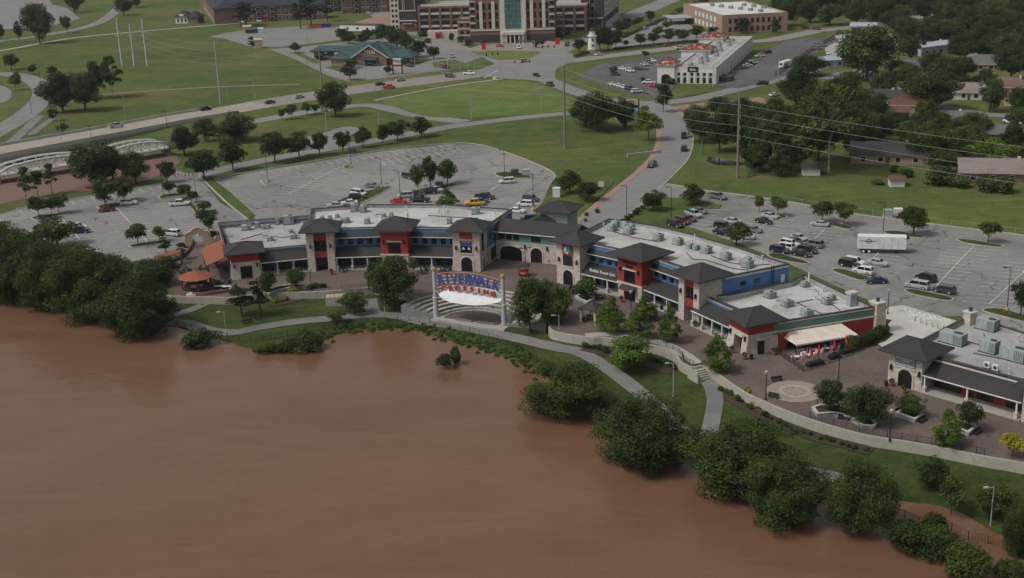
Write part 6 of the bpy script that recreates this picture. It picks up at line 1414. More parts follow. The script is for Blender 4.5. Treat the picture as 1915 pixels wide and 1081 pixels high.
# hotel with glazed centre
c = G(880, 80).to_2d(); fr = Fr(c, R(-5)); W_ = 46.5
ho = thing('brick_hotel', fr.p(W_/2, 10, 0), 'tall red brick hotel with teal glass centre and white columned entrance', 'building')
block(ho, 'brick', fr, W_, 22, 32, 'membrane_dirty')
cu = 23.8
part(ho, 'centre_bay', 'cream', fr, cu-7.2, cu+7.2, -1.2, -.003, 0, 33); 
for i in range(5):
    for j in range(9): part(ho, 'glass_pane', 'glass_teal', fr, cu-4.4+i*1.78, cu-4.4+i*1.78+1.66, -1.34, -1.203, 7.2+j*2.75, 7.2+j*2.75+2.55)
part(ho, 'belt_course', 'cream', fr, -.1, cu-7.3, -.35, -.003, 6.2, 7.0); part(ho, 'belt_course', 'cream', fr, cu+7.3, W_+.1, -.35, -.003, 6.2, 7.0)
part(ho, 'belt_course', 'cream', fr, -.1, cu-7.3, -.35, -.003, 23.5, 24.2); part(ho, 'belt_course', 'cream', fr, cu+7.3, W_+.1, -.35, -.003, 23.5, 24.2)
part(ho, 'plinth', 'brick_dark', fr, -.05, cu-7.3, -.25, -.003, 0, 4.0); part(ho, 'plinth', 'brick_dark', fr, cu+7.3, W_+.05, -.25, -.003, 0, 4.0)
for u in (6.3, 13.0, 34.0, 40.6):
    part(ho, 'pilaster', 'cream', fr, u-.9, u+.9, -.40, -.003, 7.2, 22.0)
    for j in range(3):
        for s in (-1.75, 1.75): part(ho, 'window', 'glass', fr, u+s-.75, u+s+.75, -.2, -.003, 8.0+j*4.8, 11.2+j*4.8)
for u in (1.8, 45.0):
    for j in range(4): part(ho, 'window', 'glass', fr, u-1.1, u+1.1, -.2, -.003, 8.0+j*3.9, 10.0+j*3.9); part(ho, 'window_band', 'cream', fr, u-1.7, u+1.5, -.3, -.003, 10.02+j*3.9, 10.7+j*3.9)
for u0_, u1_ in ((1, 15), (32, 46)): windows(ho, fr, u0_, u1_, 5, 26.5, 4, 1, 1.8, 2.4, 'glass', 'cream')
part(ho, 'porte_cochere', 'cream', fr, cu-6.5, cu+6.5, -7.5, -1.35, 4.6, 6.0)
for k in range(6): mb = MB(); q = fr.p(cu-5.8+k*2.32, -6.9, 0); mb.lathe(q, [(.5, 0), (.38, .3), (.36, 4.6)], 10); mb.build('column', M['cream'], ho)
part(ho, 'entrance_doors', 'glass', fr, cu-3, cu+3, -1.4, -1.21, 0, 3.6)
# side annexes and garages
def garage(px, w, ang, label, lv=4, d=45):
    c = G(*px).to_2d(); f = Fr(c, ang); o = thing('parking_garage', f.p(w/2, d/2, 0), label, 'garage')
    part(o, 'core', 'trim_dark', f, .6, w-.6, .9, d, 0, lv*3.6); part(o, 'roof_deck', 'membrane_dirty', f, .3, w-.3, .3, d, lv*3.6, lv*3.6+.12)
    for j in range(lv+1): part(o, 'spandrel', 'cream' if j % 2 else 'brick', f, 0, w, 0, .55, j*3.6-.1 if j else 0, j*3.6+1.15)
    n = max(2, int(w/6))
    for i in range(n+1): u = .7+(w-1.4)*i/n; part(o, 'pier', 'brick', f, u-.7, u+.7, -.18, .5, 0, lv*3.6+.4)
    for j in range(lv+1): part(o, 'side_spandrel', 'brick', f, -.3, .25, .6, d, j*3.6, j*3.6+1.2); part(o, 'side_spandrel', 'brick', f, w-.25, w+.3, .6, d, j*3.6, j*3.6+1.2)
    for i in range(3): part(o, 'deck_rail', 'cream', f, .6+i*w*.33, .3+(i+1)*w*.32, 8+i*.02, 8.5, lv*3.6+.12, lv*3.6+1.6)
    return o, f
garage((783, 63), 33, R(-6), 'four-level brick parking garage left of the tall hotel')
garage((1032, 63), 20, R(-6), 'brick parking garage right of the tall hotel')
c = G(857, 75).to_2d(); f = Fr(c, R(-5)); o = thing('hotel_annex', f.p(5, 5, 0), 'low brick annex with cream bands left of the hotel', 'building'); block(o, 'brick', f, 8, 12, 11); windows(o, f, .5, 7.5, 2, 3.4, 4, 2, 1.8, 1.6); [part(o, 'band', 'cream', f, -.05, 8.05, -.2, -.003, z, z+.7) for z in (2.2, 5.8, 9.4)]
c = G(1032, 70).to_2d(); f = Fr(c, R(-5)); o = thing('hotel_annex', f.p(5, 5, 0), 'low brick annex with cream bands right of the hotel', 'building'); block(o, 'brick', f, 7, 10, 11); windows(o, f, .5, 6.5, 2, 3.4, 4, 2, 1.8, 1.6); [part(o, 'band', 'cream', f, -.05, 7.05, -.2, -.003, z, z+.7) for z in (2.2, 5.8, 9.4)]
c = G(800, 72).to_2d(); f = Fr(c, R(-4)); o = thing('entrance_wall', f.p(5, 0, 0), 'pale low wall with red portal before the garage', 'wall'); part(o, 'wall', 'cream', f, 0, 28, 0, 4, 0, 4.2); part(o, 'portal', 'fabric_red', f, 4.5, 8, -1.2, -.01, 0, 3.4); part(o, 'portal_opening', 'trim_dark', f, 5.2, 7.3, -1.3, -1.21, 0, 2.6)
# brown apartment tower left, dark apartments right
c = G(733, 60).to_2d(); f = Fr(c, R(-8)); o = thing('apartment_tower', f.p(8, 8, 0), 'dark brown and white apartment tower left of the garage', 'building')
block(o, 'brick_dark', f, 15.5, 30, 27); part(o, 'white_bay', 'cream', f, -.2, 5.0, -.4, -.003, 0, 26.5)
windows(o, f, .2, 4.6, 2, 2.5, 3.1, 8, 1.3, 1.5, v=-.44)
for u in (7.4, 8.4, 14.6): part(o, 'fin', 'cream', f, u-.15, u+.15, -.3, -.003, 12, 27)
for z in (6.2, 12.0): part(o, 'band', 'cream', f, 5.02, 15.6, -.3, -.003, z, z+.7)
part(o, 'stone_base', 'brick', f, 5.02, 15.6, -.25, -.004, 0, 4.4); part(o, 'canopy', 'lamp_grey', f, 7, 13, -2, -.26, 4.6, 5.0)
c = G(1087, 54).to_2d(); f = Fr(c, R(-12)); o = thing('apartment_block', f.p(8, 8, 0), 'dark apartment block with white window bays right of the hotel', 'building')
block(o, 'brick_dark', f, 13, 75, 24); windows(o, f, 4.5, 8.5, 1, 3, 3.8, 5, 2.6, 2.4, 'glass', 'cream'); part(o, 'band', 'cream', f, -.05, 13.05, -.3, -.003, 5.8, 6.4)
f2 = Fr(f.p(13, 0, 0).to_2d(), f.a+math.pi/2)
part(o, 'white_side', 'cream', f2, 4, 70, -.35, -.003, 6.2, 23)
windows(o, f2, 5, 69, 12, 7.4, 3.4, 4, 1.8, 1.9, 'glass', None, -.4); windows(o, f2, 5, 69, 12, .6, 3, 1, 2.0, 2.6, 'glass')
for k in range(7): part(o, 'stoop', 'white', f2, 8+k*9, 9.2+k*9, -2.6, -.36, 0, 3.0)
# long brick apartments at the far left
def longapt(px, w, ang, d, h, label, n, bays, roof='slate_blue'):
    c = G(*px).to_2d(); f = Fr(c, ang); o = thing('brick_apartments', f.p(w/2, d/2, 0), label, 'building')
    part(o, 'wall', 'brick', f, 0, w, 0, d, 0, h); hip(o, f.sub(w/2, d/2), w/2+.8, d/2+.8, h, d*.28, roof, 'roof', ridge=w/2-d*.45)
    for u in bays:
        part(o, 'grey_bay', 'brick_dark', f, u-2.6, u+2.6, -.5, -.003, 0, h-.3)
        for j in range(3): part(o, 'bay_window_frame', 'cream', f, u-1.5, u+1.5, -.6, -.504, 1.0+j*3.2, 3.1+j*3.2); part(o, 'bay_window', 'glass', f, u-1.25, u+1.25, -.66, -.604, 1.2+j*3.2, 2.9+j*3.2)
    for i in range(n):
        u = w*(i+.5)/n
        if min([abs(u-b) for b in bays]+[9]) < 3.4: continue
        for j in range(3): part(o, 'window_frame', 'cream', f, u-.75, u+.75, -.08, -.003, 1.0+j*3.2, 3.0+j*3.2); part(o, 'window', 'glass', f, u-.58, u+.58, -.13, -.084, 1.15+j*3.2, 2.85+j*3.2)
    for z in (4.1,): part(o, 'stone_band', 'cream', f, -.04, w+.04, -.1, -.004, z-.25, z)
    return o, f
o, f = longapt((405, 44), 72, R(5), 17, 10.2, 'long three-storey brick apartments with dark hip roof beyond the gravel lot', 30, (28, 37, 53, 62))
f2 = Fr(f.o, f.a-math.pi/2+math.pi); 
c = G(374, 44).to_2d(); fw = Fr(c, R(5)); o2 = thing('brick_apartments', fw.p(3, 20, 0), 'receding brick apartment wing with white garage doors', 'building')
d_ = (G(376, 12).to_2d()-c); fw, Lw = Fr(G(376, 8).to_2d(), math.atan2((G(402, 46).to_2d()-G(376, 8).to_2d()).y, (G(402, 46).to_2d()-G(376, 8).to_2d()).x)), (G(402, 46).to_2d()-G(376, 8).to_2d()).length
part(o2, 'wall', 'brick', fw, 0, Lw, 0, 16, 0, 10.2); hip(o2, fw.sub(Lw/2, 8), Lw/2+.8, 8.8, 10.2, 4, 'slate_blue', 'roof', ridge=Lw/2-8)
for i in range(11): part(o2, 'garage_door', 'cream', fw, Lw*(.30+.065*i)-1.6, Lw*(.30+.065*i)+1.6, -.08, -.003, 0, 2.6); part(o2, 'window', 'glass', fw, Lw*(.30+.065*i)-.7, Lw*(.30+.065*i)+.7, -.08, -.003, 7.2, 8.8)
longapt((575, 24), 60, R(12), 16, 10.2, 'three-storey brick apartments behind the tall pines', 24, (20, 38, 50))
longapt((640, 26), 44, R(8), 16, 10.5, 'three-storey brick apartments behind the row of parked cars', 16, (10, 22, 34))
c = G(329, 44).to_2d(); f = Fr(c, R(-10)); o = thing('clubhouse', f.p(7, 6, 0), 'small brick and white clubhouse with dark hip roof', 'house')
part(o, 'wall', 'white_siding', f, 0, 9, 0, 11, 0, 4.5); part(o, 'brick_wing', 'brick', f, 9.003, 16, -1, 10, 0, 4.3); hip(o, f.sub(4.5, 5.5), 5.3, 6.3, 4.5, 3.6, 'slate_blue', 'roof'); hip(o, f.sub(12.5, 4.5), 4.3, 6.3, 4.32, 3.4, 'slate_blue', 'roof')
windows(o, f, .5, 8.5, 3, 1, 3, 1, 1.2, 1.8); part(o, 'gable', 'white_siding', f.sub(4.5, -.3), -1.6, 1.6, 0, .6, 4.5, 6.2)
# credit union with green roofs
c = G(693, 123).to_2d(); f = Fr(c, R(-14)); o = thing('bank_building', f.p(0, 12, 0), 'brick bank with broad green metal hip roofs', 'bank')
part(o, 'wall', 'brick_tan', f, -18, 12, 3, 22, 0, 3.8); part(o, 'gable_block', 'brick', f, -8.5, 8.5, 0, 10, 0, 4.4); part(o, 'corner_wing', 'brick_tan', f, -20, -12, -1, 8, 0, 3.6); part(o, 'right_wing', 'brick_tan', f, 10, 20, 4, 14, 0, 3.6)
hip(o, f.sub(-4, 13), 17.5, 12.5, 3.85, 6.2, 'roof_green', 'roof', ridge=6); hip(o, f.sub(-16, 3.5), 5.4, 5.6, 3.65, 2.4, 'roof_green', 'roof'); hip(o, f.sub(14, 9), 7.5, 6.6, 3.65, 3.4, 'roof_green', 'roof', ridge=2)
mb = MB(); mb.poly([f.p(-8.5, -.05, 4.4), f.p(8.5, -.05, 4.4), f.p(0, -.05, 9.6)]); mb.build('gable', M['brick'], o)
mb = MB(); mb.poly([f.p(-9.8, -.9, 3.9), f.p(0, -.9, 10.0), f.p(0, 12, 10.0), f.p(-9.8, 12, 3.9)]).poly([f.p(0, -.9, 10.0), f.p(9.8, -.9, 3.9), f.p(9.8, 12, 3.9), f.p(0, 12, 10.0)]); mb.build('gable_roof', M['roof_green'], o)
mb = MB(); mb.beam(f.p(-9.8, -.95, 3.85), f.p(0, -.95, 9.95), .15, .5); mb.build('barge_board', M['cream'], o); mb = MB(); mb.beam(f.p(9.8, -.95, 3.85), f.p(0, -.95, 9.95), .15, .5); mb.build('barge_board', M['cream'], o)
put_text('bank', 'lettering', M['white'], o, f, 0, -.2, 6.6); slab(o, 'door_canopy', 'roof_green', f, -4, 4, -.06, 4.2, -3, 3.2); part(o, 'doorway', 'glass', f, -3, 3, -.12, -.06, 0, 2.8)
windows(o, f, 10.5, 19.5, 3, .9, 1, 1, 1.6, 2, v=3.9); windows(o, Fr(f.p(-20, 8, 0).to_2d(), f.a-math.pi/2), 1, 8, 3, .8, 1, 1, 1.2, 2.0)
dc = f.sub(-27, 24); part(o, 'drive_canopy', 'roof_green', dc, -12, 12, -4.6, 4.6, 4.0, 4.7); hip(o, dc, 12.6, 5.2, 4.7, 2.2, 'roof_green', 'canopy_roof', ridge=8)
for u in (-10, -3, 4, 10): part(o, 'canopy_pillar', 'brick_tan', dc, u-.5, u+.5, -3.8, 3.8, 0, 4.0)
c = G(744, 139).to_2d(); f = Fr(c, R(-8)); o = thing('pylon_sign', f.p(0, 0, 0), 'white pylon sign with green letters before the bank', 'sign')
for u in (-2.2, 2.2): part(o, 'post', 'trim_dark', f, u-.25, u+.25, -.25, .25, 0, 7.2)
part(o, 'upper_board', 'white', f, -1.9, 1.9, -.4, .4, 4.6, 7.4); part(o, 'red_strip', 'letter_red', f, -1.9, 1.9, -.35, .35, 3.7, 4.5); part(o, 'lower_board', 'cream', f, -1.9, 1.9, -.35, .35, 1.4, 3.4); put_text('bank_small', 'lettering', M['roof_green'], o, f, 0, -.48, 6.0)
# white strip mall with clay tile towers
c = G(1262, 156).to_2d(); f = Fr(c, R(-19)); o = thing('strip_mall', f.p(10, 50, 0), 'long white strip mall with grey roof and red clay tile towers', 'building')
Wm, Dm = 17.5, 106
part(o, 'wall', 'white_siding', f, 0, Wm, 0, Dm, 0, 6.3); part(o, 'roof', 'membrane_dirty', f, .4, Wm-.4, .4, Dm-.4, 6.302, 6.36)
for (u0, u1, v0, v1) in ((0, Wm, 0, .39), (0, Wm, Dm-.39, Dm), (0, .39, .4, Dm-.4), (Wm-.39, Wm, .4, Dm-.4)): part(o, 'parapet', 'cream', f, u0, u1, v0, v1, 6.303, 7.0)
for k in range(6):
    u = 1.6+k*2.65+(.3 if k > 1 else 0); part(o, 'shop_window', 'glass', f, u-.6, u+.6, -.10, -.004, .3, 2.5); part(o, 'panel', 'grey_green', f, u-.6, u+.6, -.12, -.005, 2.502, 3.4); part(o, 'upper_window', 'glass', f, u-.6, u+.6, -.10, -.004, 3.402, 4.6)
for k in range(7): u = .3+k*2.72; part(o, 'pilaster', 'white', f, u-.28, u+.28, -.22, -.004, 0, 5.0)
part(o, 'black_sign', 'black', f, 5.4, 9.8, -.3, -.006, 5.0, 7.1); put_text('script', 'lettering', M['white'], o, f, 7.6, -.37, 6.0)
fR = Fr(f.p(Wm, 0, 0).to_2d(), f.a+math.pi/2)
for k in range(13): part(o, 'pier', 'white', fR, 4+k*7.8, 4.8+k*7.8, -.3, -.003, 0, 6.2)
for k in range(9): part(o, 'back_door', 'trim_dark', fR, 8+k*10.5, 9+k*10.5, -.08, -.004, 0, 2.3)
for k in range(3): part(o, 'roof_seam', 'white', f, 4+k*4.6, 4.25+k*4.6, 1, Dm-1, 6.362, 6.40)
part(o, 'bin_enclosure', 'trim_dark', fR, 7, 15, -5, -.31, 0, 2.0)
def tile_tower(v, w, d, h, uo=-7.5, arched=False):
    tf = f.sub(uo, v); part(o, 'tile_tower', 'white_siding', tf, 0, w, 0, d, 0, h); hip(o, tf.sub(w/2, d/2), w/2+.7, d/2+.7, h, 2.6, 'clay_tile', 'tile_roof', fas='cream')
    if arched: arch(o, tf, w/2, w*.5, 2.6, trim='tan', mat='glass', k=.7)
    return tf
tile_tower(-.8, 7.4, 10, 8.0, -7.42, True); tf = tile_tower(44, 13, 13, 8.3, -6); put_text('strip', 'lettering', M['teal'], o, Fr(tf.p(0, 13, 0).to_2d(), tf.a-math.pi/2), 6.5, -.1, 6.8); tile_tower(88, 12, 12, 8.3, -6)
part(o, 'west_wing', 'white_siding', f, -5, -.003, 9.3, Dm, 0, 5.6); part(o, 'west_roof', 'membrane_dirty', f, -5, -.003, 9.3, Dm, 5.602, 5.7)
for k in range(16):
    hv_ = f.p(5+(k % 3)*2.4+(k % 2)*1.2, 8+k*6.0, 6.36); t = thing('rooftop_air_conditioner', hv_, 'small grey air conditioner on the white strip mall roof', 'air conditioner', 'air conditioners on the strip mall', local=True); t.scale = (2.0, 1.7, 1.4); t.rotation_euler.z = f.a
    for nm, me_ in HV[:3]:
        q = bpy.data.objects.new(nm, me_); COL.objects.link(q); q.parent = t
# brick school behind
c = G(1278, 38).to_2d(); c2 = G(1350, 64).to_2d(); f, L = frame_between(c, c2); o = thing('brick_office', f.p(L/2, 15, 0), 'two-storey brick office with bright white roof behind the strip mall', 'building'); Dp = (G(1446, 53).to_2d()-c2).length
block(o, 'brick_tan', f, L, Dp, 9.5, 'membrane_bright'); windows(o, f, L*.30, L*.88, 6, 1.2, 4.4, 2, 3.2, 2.6, 'white'); windows(o, Fr(f.p(L, 0, 0).to_2d(), f.a+math.pi/2), 3, Dp-3, 10, 1.2, 4.4, 2, 1.4, 2.4)
part(o, 'entrance_canopy', 'lamp_grey', f, L*.05, L*.3, -14, -.01, 3.4, 4.0); part(o, 'canopy_pillar', 'brick', f, L*.22, L*.26, -13.5, -12.5, 0, 3.4); part(o, 'canopy_pillar', 'brick', f, L*.06, L*.10, -13.5, -12.5, 0, 3.4)
for k in range(9):
    hv_ = f.p(L*.25+(k*9) % (L*.6), 12+k*Dp*.075, 9.55); t = thing('rooftop_air_conditioner', hv_, 'grey air conditioner on the bright white brick office roof', 'air conditioner', 'air conditioners on the brick office', local=True); t.scale = (2.6, 2.2, 1.6)
    for nm, me_ in HV[:3]:
        q = bpy.data.objects.new(nm, me_); COL.objects.link(q); q.parent = t
# lighthouse-shaped monument
p = G(1108, 99); t = thing('lighthouse_monument', p, 'white octagonal lighthouse-shaped monument beside the junction', 'lighthouse'); n = 8
def ring(r, z): return [p+Vector((r*math.cos(6.2832*(k+.5)/n), r*math.sin(6.2832*(k+.5)/n), z)) for k in range(n)]
mb = MB(); mb.loft([ring(3.0, 0), ring(3.0, 2.0)]); mb.build('stone_base', M['brick_tan'], t); mb = MB(); mb.loft([ring(2.5, 2.0), ring(1.9, 8.0)]); mb.build('shaft', M['white_siding'], t)
mb = MB(); mb.loft([ring(2.3, 8.0), ring(2.6, 8.3), ring(2.6, 8.8), ring(2.3, 8.8)]); mb.build('gallery', M['white'], t); mb = MB(); mb.loft([ring(1.6, 8.8), ring(1.5, 11)]); mb.build('lantern_room', M['white_siding'], t); mb = MB(); mb.loft([ring(1.9, 11), ring(1.0, 11.8), ring(.2, 12.6)]); mb.build('dome', M['slate_blue'], t)
for z in (3.6, 6.2): part(t, 'window', 'glass', Fr((p.x, p.y-2.42+(.0 if z < 5 else .28)), 0), -.35, .35, -.1, .3, z, z+1.0)
# site trailer, dumpsters, small sheds on the gravel lot
c = G(636, 60).to_2d(); f = Fr(c, R(-22)); o = thing('site_trailer', f.p(9, 2, 0), 'long white site office trailer beside the gravel lot', 'trailer'); part(o, 'body', 'white', f, 0, 24, 0, 7, .6, 4.2); part(o, 'roof', 'trim_dark', f, -.2, 24.2, -.2, 7.2, 4.202, 4.4); part(o, 'skirt', 'trim_dark', f, .3, 23.7, .3, 6.7, 0, .6); windows(o, f, 2, 22, 3, 1.8, 1, 1, 1.4, 1.1)
for x, y, col, lab in [(608, 51, 'letter_blue', 'blue dumpster at the far end of the gravel lot'), (590, 52, 'orange', 'orange dumpster at the far end of the gravel lot'), (471, 62, 'tank_green', 'dark green dumpster beside the tan shed')]:
    c = G(x, y).to_2d(); f = Fr(c, R(8)); t = thing('dumpster', f.p(0, 0, 0), lab, 'dumpster'); mb = MB(); mb.loft([[f.p(a*3.4, b*1.2, 0) for a, b in ((-1, -1), (1, -1), (1, 1), (-1, 1))], [f.p(a*3.8, b*1.4, 2.2) for a, b in ((-1, -1), (1, -1), (1, 1), (-1, 1))]]); mb.build('bin', M[col], t); part(t, 'rim', 'iron', f, -3.9, 3.9, -1.5, -1.3, 2.1, 2.3)
for x, y, w, lab in [(463, 61, 5, 'tall tan shed at the gravel lot'), (481, 90, 6, 'small tan shed on the grass slope edge'), (488, 61, 3, 'small white and blue booth on the gravel lot')]:
    c = G(x, y).to_2d(); f = Fr(c, R(10)); t = thing('site_shed', f.p(0, 0, 0), lab, 'shed'); part(t, 'wall', 'tan' if w > 3 else 'white', f, -w/2, w/2, -1.6, 1.6, 0, w*.75); slab(t, 'roof', 'tan' if w > 3 else 'pale_blue', f, -w/2-.2, w/2+.2, 1.8, w*.75+.7, -1.8, w*.75+.1)
# ================================================================== HOUSES AND SHEDS ON THE RIGHT
def house(x, y, w, d, ang, wall, roof, label, wh=2.7, rh=1.9, hipped=True, name='house', cat='house', garage_=False):
    c = G(x, y).to_2d(); f = Fr(c, R(ang)); o = thing(name, f.p(0, 0, 0), label, cat); part(o, 'wall', wall, f, -w/2, w/2, -d/2, d/2, 0, wh)
    if hipped: hip(o, f, w/2+.6, d/2+.6, wh+.05, rh, roof, 'roof', ridge=max(w/2-d/2, .5), fas='cream')
    else:
        mb = MB(); a, b, c_, d_ = f.p(-w/2-.5, -d/2-.6, wh), f.p(w/2+.5, -d/2-.6, wh), f.p(w/2+.5, d/2+.6, wh), f.p(-w/2-.5, d/2+.6, wh); r0, r1 = f.p(-w/2-.5, 0, wh+rh), f.p(w/2+.5, 0, wh+rh)
        mb.poly([a, b, r1, r0]).poly([c_, d_, r0, r1]); q = mb.build('roof', M[roof], o); mb = MB(); mb.poly([f.p(-w/2, -d/2, wh), f.p(-w/2, 0, wh+rh-.1), f.p(-w/2, d/2, wh)]).poly([f.p(w/2, -d/2, wh), f.p(w/2, d/2, wh), f.p(w/2, 0, wh+rh-.1)]); mb.build('gable', M[wall], o)
    if w > 6:
        fw_ = Fr(f.p(-w/2, -d/2, 0).to_2d(), f.a); windows(o, fw_, 1, w-1, max(2, int(w/4.5)), .9, 1, 1, 1.4, 1.3, 'glass', 'cream'); part(o, 'door', 'brown_wood', fw_, w*.46, w*.46+1, -.1, -.004, 0, 2.1)
        part(o, 'chimney', 'cream', f, w*.2, w*.2+.8, -.4, .4, wh, wh+rh+.5)
    return o
house(1662, 300, 22, 12, -16, 'brick_tan', 'shingle_dark', 'wide tan brick house with dark roof behind the lawn', 2.8, 3.0, False)
house(1868, 335, 22, 11, -14, 'brick', 'shingle_tan', 'long red brick house with pale shingle roof behind bushes', 2.8, 3.2, False)
house(1700, 208, 13, 10, -20, 'brick_tan', 'shingle_rust', 'house with rust red shingle roof behind the tree', 3.0, 3.4); house(1682, 222, 6, 6, -20, 'teal_wall', 'shingle_rust', 'small teal walled annex below the rust roof', 2.8, 1.6, False, 'garden_annex', 'shed')
house(1770, 236, 18, 11, -18, 'brick_tan', 'shingle_grey', 'grey-roofed house between the leafy trees', 2.8, 2.6, False); house(1812, 182, 20, 12, -18, 'cream', 'shingle_tan', 'cream house with brown grey hip roof along the street', 2.8, 2.8)
house(1885, 172, 18, 13, -22, 'tan_stucco', 'shingle_brown', 'tan house with brown hip roof and driveway', 2.9, 3.0); house(1706, 135, 16, 11, -14, 'brick_tan', 'shingle_grey', 'grey-roofed house half hidden by the big tree', 2.8, 2.6); house(1850, 128, 24, 14, -14, 'brick_tan', 'shingle_grey', 'broad grey-roofed house below the wooded hill', 2.8, 3.2)
house(1880, 262, 18, 10, -12, 'brick', 'shingle_grey', 'grey-roofed house behind the bright yellow green tree', 2.8, 2.4, False); house(1650, 192, 16, 10, -25, 'cream', 'shingle_dark', 'dark-roofed house beside the curving street', 2.8, 2.4, False); house(1905, 195, 10, 9, -20, 'tan_stucco', 'shingle_brown', 'small brown-roofed house at the street bend', 2.8, 2.4)
house(1516, 326, 5, 3, -8, 'white_siding', 'shingle_dark', 'little white garden shed with dark roof on the lawn', 2.0, .8, False, 'garden_shed', 'shed'); house(1676, 347, 4, 3.4, -8, 'white_siding', 'shingle_rust', 'white garden shed with rusty red roof on the lawn', 2.0, .9, False, 'garden_shed', 'shed')
def tinshed(x, y, w, d, ang, label, h=4.0, wall='shed_grey'):
    return house(x, y, w, d, ang, wall, 'roof_tin', label, h, 1.2, False, 'storage_building', 'storage building')
tinshed(1635, 62, 24, 16, -20, 'tan workshop with pale tin roof by the far street', 4.5, 'cream'); tinshed(1705, 82, 20, 12, -22, 'pale blue tin-roofed storage shed under the trees'); tinshed(1742, 98, 26, 12, 28, 'long grey storage shed with pale tin roof'); tinshed(1572, 122, 22, 9, 10, 'low grey storage shed beside the curving street', 3.2)
part(bpy.data.objects['storage_building'], 'open_bay', 'black', Fr(G(1635, 62).to_2d(), R(-20)), -11.5, -7, -8.1, -8.004, 0, 3.6)
# long fence between strip mall lot and storage yard, garden fences
fence([G(x, y) for x, y in [(1450, 142), (1485, 118), (1520, 94), (1560, 72)]], 2.2, 3.0, 'dark timber fence beside the strip mall back lot', mat='brown_wood', rails=(.15, .3, .45, .6, .75, .9), pr=.1)
fence([G(x, y) for x, y in [(1395, 333), (1430, 318), (1480, 305)]], 1.8, 2.4, 'grey timber garden fence at the edge of the woods', mat='pole_wood', rails=(.15, .3, .45, .6, .75, .9), pr=.1)
fence([G(x, y) for x, y in [(1310, 290), (1313, 270), (1307, 255)]], 1.2, 2.4, 'pale guard fence along the entry road', mat='lamp_grey', rails=(.5, .95))
fence([G(x, y) for x, y in [(1440, 372), (1520, 386), (1600, 398), (1700, 412), (1800, 424), (1915, 438), (2050, 458)]], 1.4, 5.0, 'thin wire fence along the back of the right car park', mat='lamp_grey', rails=(.95,), pr=.03)
# pipe-rail culvert headwall by the entry road
c = G(1205, 290); t = thing('culvert_headwall', c, 'concrete culvert headwall with rail by the entry road', 'culvert'); f = Fr((c.x, c.y), R(20)); part(t, 'headwall', 'concrete', f, -6, 6, -.25, .25, -.1, 1.0); [part(t, 'rail_post', 'lamp_grey', f, -6+k*2-.05, -6+k*2+.05, 2.0, 2.1, 0, 1.6) for k in range(7)]; part(t, 'rail', 'lamp_grey', f, -6, 6, 2.0, 2.1, 1.6, 1.7)
sheet('pond', [(1325, 293), (1345, 296), (1375, 303), (1398, 306), (1380, 310), (1340, 309), (1322, 302)], Z1, M['pond_water'])
# ================================================================== POLES, WIRES, SIGNS
def pole(x, y, h, label, group=None, r=.18, mat='pole_wood', arms=(), z=0, name='utility_pole', ang=0.0, steel=False):
    p = G(x, y); t = thing(name, p, label, 'pole', group); mb = MB(); mb.tube([p-Vector((0, 0, .3)), p+Vector((0, 0, h))], [r*1.25, r*.8], 8); mb.build('shaft', M[mat], t)
    for za in arms: f = Fr((p.x, p.y), ang); part(t, 'crossarm', mat, f, -1.3, 1.3, -.1, .1, za, za+.2)
    return p
def wire(parent_label, pts, group, sag=1.2, r=.035):
    for a, b in zip(pts, pts[1:]):
        q = [a.lerp(b, k/16)-Vector((0, 0, sag*(1-(2*k/16-1)**2))) for k in range(17)]
        mb = MB(); mb.tube(q, r, 4); tag(mb.build('power_line', M['wire']), parent_label, 'power line', group)
p1 = pole(1057, 278, 27, 'tall single pole on the lawn beside the entry road', r=.35, mat='pole_wood', arms=(26.2,)); p2 = pole(1379, 333, 24, 'tall pole with line insulators at the edge of the woods', r=.32, mat='pole_wood')
t2 = bpy.data.objects['utility_pole.001']; f = Fr((p2.x, p2.y), R(60))
for z in (12, 15, 18, 21): part(t2, 'insulator', 'lamp_grey', f, .1, 1.2, -.08, .08, z, z+.15); part(t2, 'bracket', 'lamp_grey', f, 1.1, 1.25, -.08, .08, z-.9, z+.3)
p0 = pole(604, 189, 23, 'leaning timber pole beside the main road', r=.3, arms=(22, 19)); pa = pole(413, 196, 26, 'tall grey pole on the grass field', r=.3, mat='lamp_grey', arms=(25,))
for x, y in [(229, 123), (252, 123), (276, 123)]:
    p = pole(x, y, 24 if x != 252 else 21, 'tall galvanised steel transmission pole on the grass field', 'steel transmission poles', r=.55, mat='steel', name='transmission_pole'); t = [o for o in bpy.data.objects if o.name.startswith('transmission_pole')][-1]; f = Fr((p.x, p.y), R(15))
    part(t, 'crossarm', 'steel', f, -1.8, 1.8, -.12, .12, 15, 15.3); part(t, 'crossarm', 'steel', f, -1.4, 1.4, -.12, .12, 19, 19.3)
p3 = Vector((175, 250, 0))
for z1, z2, z3 in ((26, 21.2, 20), (23, 18.2, 17), (20, 15.2, 14), (17.5, 12.2, 11)):
    a = p1+Vector((0, 0, z1)); b = p2+Vector((0.6, 0.6, z2)); c = p3+Vector((0, 0, z3)); wire('thin power line strung above the trees and lawn', [a, b, c], 'power lines across the trees', 2.0)
    d = p0+Vector((0, 0, z1-4)); wire('thin power line crossing the field', [a, d, pa+Vector((0, 0, z1-1)), G(252, 123)+Vector((0, 0, z1-6))], 'power lines over the field', 2.0, .03)
gS = 'street lights along the main road'
for x, y, h in [(117, 277, 12), (235, 224, 11), (427, 195, 9), (477, 185, 8), (828, 157, 9.5), (757, 147, 9), (1012, 205, 8), (1068, 190, 8), (702, 174, 10)]:
    p = G(x, y); lamp(x, y, h, 'tall grey street light beside the main road', gS, mat='lamp_grey', ang=R(200), name='street_light')
